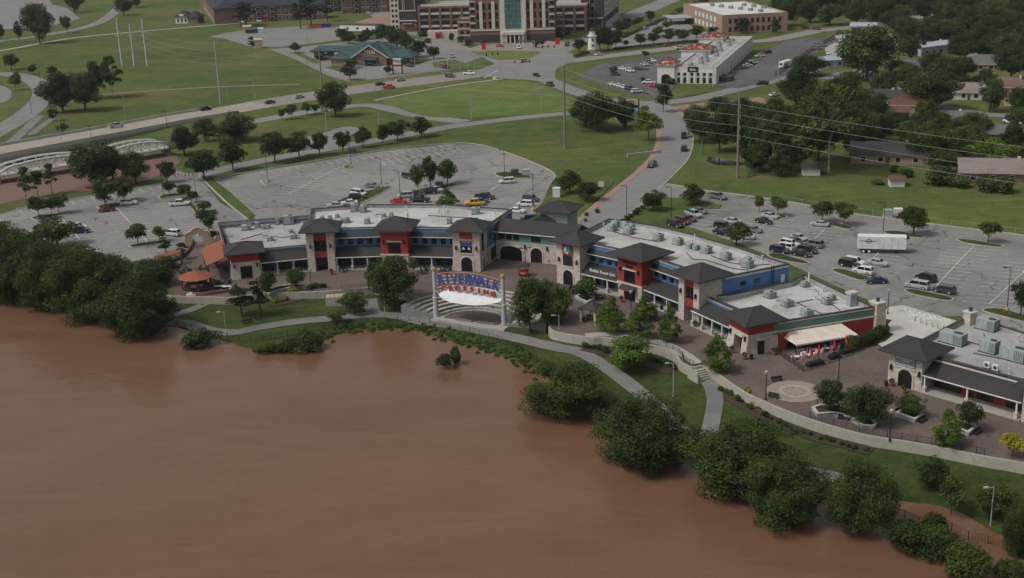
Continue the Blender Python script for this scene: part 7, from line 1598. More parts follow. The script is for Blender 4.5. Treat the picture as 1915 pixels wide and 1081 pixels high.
for x, y in [(172, 268), (313, 240), (75, 147), (60, 214)]: lamp(x, y, 6.5, 'black street light near the bridge approach', 'black street lights near the bridge', ang=R(190), name='street_light')
gP = 'car park light poles with yellow bases'
for x, y in [(501, 340), (657, 313), (714, 352), (305, 366), (370, 394), (998, 392), (1255, 414), (1883, 582)]:
    lamp(x, y, 9.0, 'dark car park light pole on a yellow concrete base', gP, base='yellow', ang=R(180), name='light_pole')
for x, y in [(749, 374), (944, 333), (1651, 443), (1172, 407)]: lamp(x, y, 8.5, 'dark car park light pole standing in a lawn island', 'plain car park light poles', ang=R(180), name='light_pole')
for x, y, h in [(544, 100, 7), (574, 80, 10), (572, 112, 6), (606, 139, 6), (573, 125, 6), (684, 150, 8), (777, 136, 7), (838, 133, 9), (861, 132, 8), (875, 130, 7), (1333, 164, 9), (1455, 148, 9), (1561, 146, 8), (1651, 60, 9), (965, 145, 12), (1243, 212, 8), (611, 245, 7), (709, 232, 6), (882, 222, 9), (488, 252, 6), (1127, 70, 9), (1329, 338, 0.5)]:
    if h > 1: pole(x, y, h, 'slim grey utility post beside a road', 'slim utility posts', r=.13, mat='lamp_grey', name='utility_post')
# traffic signal masts at the junction
for x, y, a, L in [(935, 145, 10, 14), (1060, 112, 170, 12), (888, 130, 20, 12), (1000, 100, 190, 11)]:
    p = G(x, y); t = thing('traffic_signal', p, 'grey mast arm with dark traffic signals over the junction', 'traffic signal', 'junction traffic signals'); mb = MB(); mb.tube([p, p+Vector((0, 0, 6.6))], .14, 8); mb.build('mast', M['lamp_grey'], t); f = Fr((p.x, p.y), R(a)); mb = MB(); mb.beam(f.p(0, 0, 6.4), f.p(L, 0, 6.8), .16); mb.build('mast_arm', M['lamp_grey'], t)
    for u in (L*.5, L*.75, L*.98): part(t, 'signal_head', 'black', f, u-.25, u+.25, -.25, .25, 5.9, 7.1)
def signboard(x, y, w, h, zc, mat, label, ang=0, name='sign_board'):
    p = G(x, y); t = thing(name, p, label, 'sign'); f = Fr((p.x, p.y), R(ang)); part(t, 'board', mat, f, -w/2, w/2, -.08, .08, zc-h/2, zc+h/2)
    for u in (-w*.42, w*.42): part(t, 'post', 'lamp_grey', f, u-.07, u+.07, .082, .2, 0, zc+h*.4)
signboard(1124, 352, 1.6, 1.6, 1.2, 'white', 'small white square notice on the grass by the entry road'); signboard(925, 151, 1.6, 1.6, 1.1, 'white', 'small white notice at the corner of the bright field'); signboard(1083, 92, 2.2, 2.4, 1.4, 'fabric_red', 'red notice board by the hotel lawn')
signboard(1043, 84, 2.4, 3.4, 2.0, 'fabric_red', 'red banner sign right of the hotel entrance'); signboard(905, 94, 2.2, 3.4, 2.0, 'fabric_red', 'red totem sign on the hotel lawn')
p = G(1182, 235); f = Fr((p.x, p.y), R(-8)); t = thing('tenant_sign', p, 'tall tenant sign with stacked pale panels between the trees', 'sign')
for u in (-2.4, 2.4): part(t, 'post', 'trim_dark', f, u-.25, u+.25, -.25, .25, 0, 9.6)
part(t, 'header', 'tan', f, -2.1, 2.1, -.3, .3, 7.6, 9.3)
for k, m in enumerate(('black', 'pale_blue', 'lamp_grey', 'white', 'lamp_grey', 'white')): part(t, 'panel', m, f, -2.1, 2.1, -.3, .3, 6.4-k*1.05, 7.3-k*1.05)
# barricades at the lot entrance, electrical boxes, dumpsters in the car park
for x, y in [(333, 333), (352, 332)]:
    p = G(x, y); f = Fr((p.x, p.y), R(5)); t = thing('road_barricade', p, 'orange and white barricade closing the drive', 'barricade', 'barricades across the drive')
    for z in (.5, 1.0): 
        for k in range(6): part(t, 'stripe_board', 'orange' if k % 2 else 'white', f, -1.5+k*.5, -1.0+k*.5, -.03, .03, z, z+.3)
    for u in (-1.2, 1.2): part(t, 'leg', 'white', f, u-.05, u+.05, -.3, .3, 0, 1.35)
for x, y, m, lab in [(658, 288, 'tank_green', 'dark green utility box on the verge behind the car park'), (822, 352, 'tank_green', 'dark green dumpster on the tree island'), (963, 328, 'trim_dark', 'dark utility cabinet on the small car park island'), (984, 328, 'lamp_grey', 'grey utility cabinet on the small car park island'), (1041, 369, 'white', 'tall pale utility cabinet beside the bushes'), (1660, 405, 'grey_green', 'pale green utility box behind the right car park'), (1679, 403, 'white', 'white utility cabinet behind the right car park')]:
    p = G(x, y); f = Fr((p.x, p.y), R(-8)); t = thing('utility_box', p, lab, 'utility box'); h = 2.6 if x == 1041 else 1.7; part(t, 'cabinet', m, f, -1.0, 1.0, -.8, .8, .02, h); part(t, 'lid', m, f, -1.08, 1.08, -.88, .88, h, h+.15); part(t, 'pad', 'concrete', f, -1.3, 1.3, -1.1, 1.1, -.05, .1)
# gas regulator station with tan pipes behind the trees
p = G(428, 262); f = Fr((p.x, p.y), R(20)); t = thing('pipe_station', p, 'tan pipework of a gas regulator station between the trees', 'pipework')
for k in range(6): mb = MB(); mb.tube([f.p(-4+k*1.5, 0, 0), f.p(-4+k*1.5, 0, 2+(k % 3)), f.p(-3+k*1.5, 1, 2+(k % 3)), f.p(-3+k*1.5, 1, 0)], .22, 6); mb.build('pipe', M['tan'], t)
mb = MB(); mb.tube([f.p(-5, .5, 1.6), f.p(6, .5, 1.6)], .25, 6); mb.build('header_pipe', M['tan'], t)
# ================================================================== TREES
ORD = ['first', 'second', 'third', 'fourth', 'fifth', 'sixth', 'seventh', 'eighth', 'ninth', 'tenth', 'eleventh', 'twelfth', 'thirteenth', 'fourteenth', 'fifteenth']
def row(rows, tmpl, group, cat='tree', name='shade_tree', on=None):
    for k, r in enumerate(rows): tree(*r, tmpl.replace('#', ORD[k]), group, cat, name, on)
def trees(rows, label, group, cat='tree', name='shade_tree', on=None):
    for r in rows: tree(*r, label, group, cat, name, on)
row([('river', 1060, 772, 165, 108), ('river', 1207, 862, 200, 132), ('river', 1386, 905, 212, 158), ('river', 1466, 968, 160, 138), ('river', 1617, 985, 140, 138)], 'big bushy tree at the flooded edge, # along the river from the amphitheatre', 'big riverside trees', name='riverside_tree', on='bank')
trees([('river', 260, 618, 160, 140), ('river', 168, 592, 140, 130), ('river', 100, 572, 120, 120), ('river', 28, 560, 120, 130), ('river', -40, 530, 130, 120), ('wood', 190, 520, 84, 50), ('wood', 118, 512, 96, 62), ('wide', 48, 496, 90, 74), ('wood', -5, 476, 90, 66), ('wide', 285, 548, 84, 72), ('wood', 225, 545, 84, 66), ('wood', 150, 548, 110, 90), ('wide', 70, 535, 100, 92), ('wood', 312, 518, 46, 44)],
      'dense dark tree in the thicket between the river and the left car park', 'thicket left of the terrace', name='riverside_tree', on='bank')
tree('river', 1905, 1040, 75, 120, 'dark tree in flood water at the end of the drowned fence', name='riverside_tree', on='bank')
tree('dark', 1740, 912, 70, 62, 'small round dark tree on the lower lawn near the flood', on='bank'); tree('wood', 1855, 965, 80, 72, 'loose olive tree on the lower lawn beside a grey floodlight pole', on='bank', name='young_tree'); tree('small', 1778, 962, 56, 70, 'thin young tree with trunk in flood water', on='bank', name='young_tree')
row([('shrub', 1690, 1012, 95, 50), ('shrub', 1740, 1000, 60, 50), ('shrub', 1755, 1030, 80, 60), ('shrub', 1805, 1058, 95, 62), ('shrub', 1893, 1078, 60, 40)], 'leafy half-drowned shrub beside the submerged fence, # from the riverside trees', 'drowned shrubs by the submerged fence', 'shrub', 'shrub', 'bank')
trees([('shrub', 378, 646, 66, 40), ('shrub', 830, 681, 34, 24), ('shrub', 853, 674, 24, 32)], 'isolated leafy bush standing in the brown water', 'isolated bushes in the water', 'shrub', 'shrub', 'bank')
trees([('shrub', 495, 657, 46, 22), ('shrub', 540, 654, 56, 30), ('shrub', 578, 652, 58, 42), ('shrub', 640, 612, 20, 14)], 'low leafy bush on the bank below the fence', 'bank bushes below the fence', 'shrub', 'shrub', 'bank')
trees([('round', 500, 548, 38, 40), ('round', 554, 541, 40, 42)], 'round tree growing from the low crescent planter', 'trees in the left crescent planter'); trees([('pine', 453, 592, 52, 56), ('pine', 488, 592, 46, 72)], 'dark pine-like tree on the lawn below the terrace', 'pines below the terrace', name='pine_tree', on='bank')
tree('wood', 738, 575, 98, 98, 'large loose green tree beside the amphitheatre steps', on='bank'); tree('wood', 699, 542, 30, 56, 'slim light tree at the left plaza edge'); tree('round', 664, 588, 50, 46, 'small spreading tree on the lawn beside the concrete lookout', on='bank'); tree('small', 628, 604, 34, 26, 'small low tree beside the river path fence', on='bank', name='young_tree')
trees([('wood', 992, 622, 66, 100), ('wood', 1040, 620, 66, 92), ('wood', 1018, 612, 60, 88)], 'large leafy tree clustered right of the amphitheatre', 'trees right of the amphitheatre', on='bank')
tree('round', 1094, 562, 40, 48, 'round tree in the square planter before the emblem tower')
tree('cone', 838, 388, 42, 38, 'feathery bright green cypress tree behind the left shop roof', name='cypress_tree'); tree('cone', 1206, 598, 50, 50, 'feathery cypress tree close to the long porch right of the red tower', name='cypress_tree'); tree('cone', 1772, 834, 58, 76, 'feathery bright green cypress tree near the signed gatehouse porch', name='cypress_tree')
row([('cone', 1141, 622, 60, 74), ('cone', 1195, 632, 56, 66), ('cone', 1253, 640, 46, 76), ('cone', 1343, 694, 62, 76)], 'feathery bright green cypress on the plaza, # from the small pavilion', 'feathery cypress trees', name='cypress_tree')
tree('fresh', 1182, 690, 92, 70, 'spreading fresh green tree on the lawn below the ramp', on='bank'); trees([('dark', 1548, 772, 60, 64), ('wide', 1622, 795, 92, 84)], 'dark tree growing from the long crescent planter', 'trees in the crescent planter'); tree('wood', 1703, 778, 52, 44, 'pale olive tree in the square flower planter'); tree('dark', 1810, 806, 48, 56, 'dark green tree in the planter beside the gatehouse porch'); tree('gold', 1893, 858, 44, 50, 'bright yellow small tree on the plaza edge')
for a_, lb in zip([('round', 198, 387, 50, 58), ('round', 233, 377, 40, 46), ('small', 74, 407, 33, 40), ('small', 111, 400, 35, 40), ('small', 97, 402, 20, 32), ('round', 109, 462, 84, 64), ('small', 259, 459, 36, 40), ('small', 299, 452, 27, 30), ('small', 318, 366, 25, 30), ('small', 347, 371, 30, 28), ('small', 358, 379, 24, 24), ('small', 383, 398, 24, 24), ('small', 391, 438, 40, 48), ('small', 398, 453, 17, 22)], ['large round tree beside the dark red car', 'round tree just behind the white suv and dark red car', 'round tree on the river end island, outer one', 'round tree on the river end island, inner one', 'thin small tree between the two river end island trees', 'wide tree hiding the dark blue pickup in the left car park', 'round tree on the long thin island before the white suv', 'small tree next to the arriving white suv', 'small bright tree by the barricades island', 'pale tree beside the barricades island light pole', 'little tree behind the white pickup', 'little tree on the drive strip above the tan arch', 'rounder tree at the end of the drive strip', 'tiny tree beside the terrace restaurant wall']): tree(*a_, lb, 'trees in the left car park')
trees([('pine', 311, 474, 30, 32), ('pine', 342, 486, 26, 34)], 'small dark conifer beside the orange pergola', 'conifers beside the pergola', name='pine_tree')
row([('dark', 313, 342, 34, 42), ('dark', 383, 337, 64, 60), ('dark', 436, 319, 50, 58), ('dark', 515, 305, 60, 58), ('dark', 560, 297, 52, 54), ('dark', 598, 291, 38, 46), ('dark', 642, 287, 34, 44), ('dark', 679, 276, 36, 40), ('dark', 716, 271, 24, 36), ('dark', 744, 264, 44, 42), ('dark', 788, 256, 40, 38)], 'dark round tree along the drive behind the car parks, # from the footbridge', 'row of trees along the drive')
trees([('wide', 182, 348, 104, 86), ('wide', 212, 338, 66, 66), ('wide', 255, 344, 54, 66)], 'big dark tree in front of the white footbridge', 'trees before the footbridge'); row([('poplar', 50, 381, 26, 66), ('poplar', 71, 368, 28, 50), ('poplar', 98, 363, 24, 54)], 'thin sparse tree below the footbridge, # from the river', 'thin trees below the footbridge', name='young_tree')
trees([('wide', 440, 264, 82, 58), ('wood', 386, 264, 42, 44), ('wide', 345, 290, 60, 56)], 'leafy tree near the end of the footbridge', 'trees at the footbridge end')
row([('round', 782, 357, 30, 48), ('round', 806, 351, 33, 56), ('round', 837, 346, 37, 50)], 'round tree on the middle car park island, # from the red car', 'trees on the middle car park island'); row([('small', 528, 225, 13, 22), ('small', 546, 223, 25, 28), ('small', 575, 216, 18, 24), ('small', 590, 214, 17, 20)], 'small young tree along the upper drive, # from the footbridge end', 'young trees along the upper drive', name='young_tree'); tree('wide', 628, 218, 56, 62, 'tall dark tree standing alone between the two drives')
trees([('dark', 1065, 362, 48, 44), ('dark', 1098, 376, 48, 40), ('dark', 1222, 396, 44, 42), ('dark', 1297, 383, 48, 40)], 'dark rounded shrub tree beside the entry road', 'shrub trees beside the entry road')
row([('small', 1420, 397, 21, 30), ('small', 1454, 405, 31, 38), ('small', 1538, 416, 38, 44), ('small', 1578, 422, 40, 46), ('small', 1848, 455, 40, 42), ('round', 1377, 460, 42, 48)], 'young green tree in the right car park, # from the entry road end', 'young trees in the right car park'); tree('dark', 1708, 440, 52, 54, 'round dark tree on the lawn island behind the white trailer'); tree('dark', 1908, 592, 44, 70, 'dark tree on the island with the yellow pole base')
trees([('wide', 1118, 245, 96, 78), ('wide', 1168, 240, 42, 62), ('wide', 1095, 238, 60, 56)], 'dense dark tree left of the tall tenant sign', 'trees left of the tenant sign'); tree('fresh', 1213, 264, 48, 62, 'lighter green tree right of the tall tenant sign'); tree('dark', 1240, 210, 32, 52, 'dark upright tree at the road corner')
trees([('wide', 1310, 268, 56, 68), ('wide', 1345, 285, 62, 80), ('wide', 1395, 282, 70, 86), ('wide', 1435, 305, 70, 88), ('wood', 1300, 240, 46, 46), ('wide', 1370, 245, 60, 56), ('wide', 1425, 255, 64, 62), ('wide', 1470, 290, 66, 80), ('wide', 1410, 320, 50, 50), ('wide', 1600, 292, 70, 92), ('wide', 1480, 320, 60, 70), ('wide', 1455, 330, 50, 50), ('wide', 1530, 300, 70, 90)], 'dense dark tree in the wood behind the line pole', 'wood behind the line pole', name='woodland_tree')
tree('tall', 1550, 322, 150, 178, 'very tall broad tree with pale forked trunk at the lawn edge', name='cottonwood_tree'); tree('tall', 1445, 320, 70, 120, 'slender pale-trunked tree inside the dark wood near the line pole', name='cottonwood_tree'); trees([], '', 'tall pale-trunked trees', name='cottonwood_tree')
trees([('wide', 1490, 205, 78, 86), ('wide', 1512, 142, 64, 44), ('wide', 1645, 188, 42, 52), ('wide', 1660, 182, 44, 50), ('wide', 1565, 200, 60, 60), ('wide', 1520, 225, 70, 70), ('wide', 1600, 225, 70, 66), ('wide', 1640, 235, 60, 60)], 'dark tree between the strip mall and the houses', 'trees between strip mall and houses', name='woodland_tree')
tree('wood', 1622, 150, 112, 102, 'very broad green tree beside the curving street'); tree('dark', 1703, 122, 48, 54, 'dark rounded magnolia beside the broad tree'); trees([('wide', 1772, 168, 78, 66), ('wide', 1740, 205, 110, 78), ('wide', 1800, 150, 60, 50), ('wide', 1890, 150, 70, 66), ('wood', 1850, 210, 54, 62), ('wood', 1730, 255, 54, 70), ('wood', 1726, 305, 76, 78), ('wood', 1822, 262, 64, 56), ('fresh', 1850, 312, 68, 60), ('wood', 1790, 300, 76, 66), ('wood', 1905, 225, 40, 60), ('wide', 1895, 290, 60, 60), ('wood', 1760, 260, 60, 56), ('wide', 1670, 250, 50, 50), ('wood', 1905, 250, 50, 50)], 'leafy green tree among the houses', 'trees among the houses', name='garden_tree')
trees([('bush', 1845, 358, 44, 32), ('bush', 1876, 360, 44, 34), ('bush', 1757, 345, 56, 40), ('bush', 1795, 350, 40, 26), ('bush', 1670, 323, 18, 16), ('bush', 1695, 330, 30, 16), ('bush', 1640, 345, 24, 12)], 'bush in the gardens behind the open lawn', 'garden bushes', 'shrub', 'shrub')
trees([('wood', 1585, 175, 50, 44), ('wood', 1615, 278, 54, 60), ('wide', 1720, 270, 50, 50), ('wood', 1815, 285, 60, 56), ('wood', 1900, 318, 44, 50), ('wide', 1760, 295, 54, 54), ('wood', 1345, 225, 50, 44), ('wide', 1385, 228, 56, 50), ('wide', 1450, 240, 60, 60), ('wood', 1680, 150, 50, 40), ('wide', 1840, 168, 46, 40), ('wood', 1700, 160, 50, 46), ('wide', 1795, 272, 60, 54), ('wood', 1700, 275, 56, 50), ('wide', 1645, 268, 60, 60), ('wood', 1620, 262, 56, 56), ('wood', 1765, 325, 60, 46), ('wide', 1590, 255, 70, 66), ('wide', 1545, 260, 70, 70), ('wood', 1880, 110, 60, 50), ('wide', 1745, 140, 56, 44), ('wide', 1505, 250, 64, 60), ('wood', 1770, 75, 60, 44), ('wide', 1615, 100, 40, 36), ('wood', 1900, 330, 40, 40)], 'mid green garden tree crowding round the house roofs', 'crowding garden trees', name='garden_tree')
rw = random.Random(21); rows = []
for j, (yb, x0, x1, st) in enumerate([(26, 1462, 1960, 40), (46, 1470, 1960, 42), (66, 1660, 1960, 40), (88, 1700, 1960, 42), (112, 1790, 1960, 46)]):
    x = x0
    while x < x1:
        rows.append(('wide' if rw.random() < .7 else 'wood', x+rw.uniform(-8, 8), yb+rw.uniform(-6, 6)+(12 if x > 1850 else 0), rw.uniform(46, 66), rw.uniform(40, 58))); x += st
trees(rows, 'dark woodland tree on the far wooded rise', 'far woodland', name='woodland_tree')
trees([('wood', 75, 82, 54, 72), ('dark', 126, 62, 19, 30), ('dark', 36, 79, 15, 36), ('dark', 2, 76, 18, 30), ('wide', 140, 24, 36, 42), ('wide', 232, 29, 32, 34), ('wide', 256, 14, 22, 28), ('dark', 22, 131, 32, 32), ('dark', 62, 139, 17, 19), ('dark', 98, 142, 21, 18), ('dark', 100, 227, 19, 24), ('dark', 118, 247, 26, 18)], 'dark tree near the winding road by the grass field', 'trees near the winding road'); tree('fresh', 29, 169, 24, 36, 'bright green tree inside the road loop')
trees([('wide', 118, 210, 76, 78), ('wide', 160, 208, 66, 74)], 'massive dark tree beside the dirt track', 'massive trees beside the dirt track'); trees([('tall', 212, 183, 50, 80), ('wide', 178, 185, 40, 66)], 'tall dark tree in front of the steel poles', 'tall trees before the steel poles')
trees([('pine', 562, 54, 34, 50), ('pine', 583, 52, 44, 56), ('pine', 612, 40, 28, 40), ('pine', 461, 50, 46, 50), ('pine', 450, 48, 34, 40), ('pine', 472, 96, 15, 26)], 'tall dark pine before the brick apartments', 'pines before the apartments', name='pine_tree')
trees([('dark', 553, 100, 21, 22), ('dark', 655, 150, 33, 32), ('dark', 657, 128, 26, 20), ('dark', 726, 140, 19, 19), ('dark', 600, 113, 25, 19), ('dark', 641, 77, 28, 24), ('dark', 653, 82, 28, 22), ('dark', 678, 84, 30, 22), ('dark', 690, 74, 24, 20), ('dark', 715, 80, 32, 34), ('dark', 730, 82, 28, 34), ('dark', 742, 92, 36, 37), ('dark', 760, 95, 34, 33), ('dark', 782, 107, 36, 33), ('dark', 811, 111, 25, 24)], 'clipped round tree around the bank', 'trees around the bank')
trees([('bush', 845, 75, 11, 14), ('bush', 862, 79, 14, 13), ('bush', 875, 85, 15, 15), ('bush', 904, 84, 10, 10), ('bush', 885, 77, 12, 12), ('bush', 898, 76, 14, 10), ('bush', 918, 76, 14, 12), ('bush', 990, 74, 14, 12), ('bush', 1004, 73, 12, 12), ('bush', 1026, 74, 20, 14), ('bush', 1045, 70, 18, 14), ('bush', 1060, 66, 20, 14), ('small', 1003, 90, 13, 16), ('small', 1014, 88, 13, 16), ('bush', 800, 80, 16, 10), ('bush', 790, 68, 24, 10)], 'small shrub along the hotel frontage', 'shrubs along the hotel', 'shrub', 'shrub')
trees([('dark', 1083, 97, 26, 24), ('dark', 1122, 95, 36, 46), ('dark', 1137, 94, 42, 42), ('dark', 1152, 90, 30, 34), ('dark', 1116, 66, 32, 20), ('small', 1170, 88, 11, 13), ('dark', 1160, 63, 26, 26), ('dark', 1174, 60, 15, 26), ('small', 1188, 52, 15, 18), ('small', 1197, 47, 11, 16), ('dark', 1216, 42, 17, 22), ('small', 1270, 30, 17, 17)], 'dark tree around the lighthouse monument', 'trees around the lighthouse monument')
trees([('dark', 1197, 86, 25, 24), ('dark', 1222, 83, 26, 24), ('dark', 1231, 68, 24, 20), ('dark', 1250, 80, 28, 26), ('dark', 1270, 72, 21, 19), ('dark', 1279, 77, 23, 22), ('dark', 1303, 72, 27, 26), ('dark', 1333, 67, 19, 18), ('dark', 1358, 62, 21, 16), ('dark', 1388, 63, 27, 30), ('dark', 1412, 59, 19, 22), ('small', 1248, 56, 21, 16), ('dark', 1450, 62, 16, 26), ('small', 1207, 110, 15, 16), ('small', 1147, 141, 17, 19), ('bush', 1202, 152, 9, 8), ('bush', 1254, 158, 20, 14), ('small', 1448, 66, 12, 16), ('dark', 1302, 22, 20, 20), ('dark', 1316, 20, 20, 22)], 'dark tree around the office car park and strip mall', 'trees around the office car park')
for x0, y0, x1, y1, n, lab in [(1150, 94, 1320, 78, 26, 'clipped dark hedge along the office car park'), (1165, 72, 1262, 28, 22, 'clipped dark hedge behind the office car park'), (1075, 108, 1100, 100, 6, 'low dark hedge before the lighthouse monument')]:
    a = G(x0, y0); b = G(x1, y1); c = (a+b)/2; rg = np.random.default_rng(n); q = [tuple((a-c).lerp(b-c, k/(n*3)).to_2d())+(.8, 1.1, 1.1, .8) for k in range(n*3+1)]
    t = thing('hedge', c, lab, 'hedge'); o = bpy.data.objects.new('foliage', quadmesh('foliage', leafcloud(rg, q, n*260, .22), M['leaf_dark'])); COL.objects.link(o); o.parent = t
# low shrubs and bedding
def bedding(px, n, key, w, h, label, group, on='bank'):
    pts = resample([B(x, y) for x, y in px] if on == 'bank' else [G(x, y) for x, y in px], 1.0); rb_ = random.Random(n)
    for k in range(n):
        p = pts[int(k/(n-1)*(len(pts)-1))]; s = pxm(p)
        tr, cr = PROTO[key]; z = bankz(p.x, p.y, 0) if on == 'bank' else 0
        t = thing('bedding_shrub', Vector((p.x+rb_.uniform(-.3, .3), p.y+rb_.uniform(-.3, .3), z)), label, 'shrub', group, local=True); m = rb_.uniform(.8, 1.25); t.scale = (w*m, w*m, h*m); t.rotation_euler.z = rb_.random()*6
        for nm, me_ in (('trunk', tr), ('crown', cr)): o = bpy.data.objects.new(nm, me_); COL.objects.link(o); o.parent = t
bedding([(518, 567), (540, 563), (562, 559)], 9, 'goldbush0', 1.3, .9, 'golden yellow shrub bedded below the left plaza wall', 'golden shrubs below the left wall'); bedding([(1395, 752), (1410, 765), (1425, 775)], 5, 'goldbush0', 1.1, .9, 'golden yellow shrub bedded below the long curving wall', 'golden shrubs below the curving wall')
bedding([(1345, 728), (1385, 752), (1440, 785), (1500, 812), (1560, 828), (1625, 845)], 26, 'bush0', 1.0, .75, 'small green shrub in the mulch below the curving wall', 'green shrubs below the curving wall'); bedding([(1095, 650), (1118, 655), (1135, 660)], 7, 'bush1', 1.3, 1.1, 'clipped green shrub beside the river path', 'clipped shrubs beside the river path'); bedding([(1215, 672), (1240, 680), (1262, 690)], 7, 'bush2', 1.2, 1.0, 'green shrub at the foot of the ramp wall', 'shrubs at the ramp wall'); bedding([(1075, 430), (1120, 395), (1060, 418)], 5, 'bush2', 1.2, 1.0, 'green shrub beside the brick sidewalk', 'shrubs beside the sidewalk', None); bedding([(585, 556), (600, 554), (610, 553)], 4, 'bush1', 1.2, 1.0, 'green shrub beside the concrete lookout', 'shrubs beside the lookout'); bedding([(1590, 655), (1612, 648), (1640, 635), (1655, 622)], 9, 'bush0', 2.2, 2.2, 'leafy shrub between the patio fence and the stone chimney', 'shrubs by the stone chimney', None)
bedding([(1165, 418), (1195, 395), (1215, 382), (1235, 372)], 10, 'bush1', 1.6, 1.2, 'dark green shrub along the edge of the entry road lawn', 'shrubs on the entry road lawn', None)
for px_, wd in [([(1335, 722), (1375, 748), (1430, 780), (1500, 810), (1560, 827), (1630, 845)], 2.6), ([(500, 572), (540, 566), (580, 560), (610, 556)], 1.8), ([(1090, 652), (1135, 662), (1200, 680), (1260, 697)], 2.4)]:
    road('mulch_bed', px_, wd, .05, M['mulch'], drape=True)
# green fringe of weeds on the flooded bank
def weeds(px, n, width, size, h, name='bank_weeds', z0=WATER_Z):
    pts = resample([G(x, y, z0) for x, y in px], .8); rg = np.random.default_rng(n); q = []
    for p in pts:
        for k in range(3): dx, dy = rg.normal(size=2)*width; q.append((p.x+dx, p.y+dy, max(bankz(p.x+dx, p.y+dy, z0), z0)+h*.4, .5, .5, h))
    o = bpy.data.objects.new(name, quadmesh(name, leafcloud(rg, q, n, size), M['leaf_weed'])); COL.objects.link(o)
    tag(o, 'low bright green weeds fringing the flooded river bank', 'weeds', kind='stuff')
weeds([(480, 655), (560, 648), (605, 629), (660, 615), (740, 610), (800, 618), (850, 632), (900, 648), (950, 662), (985, 678), (1010, 700)], 30000, 1.25, .12, .26)
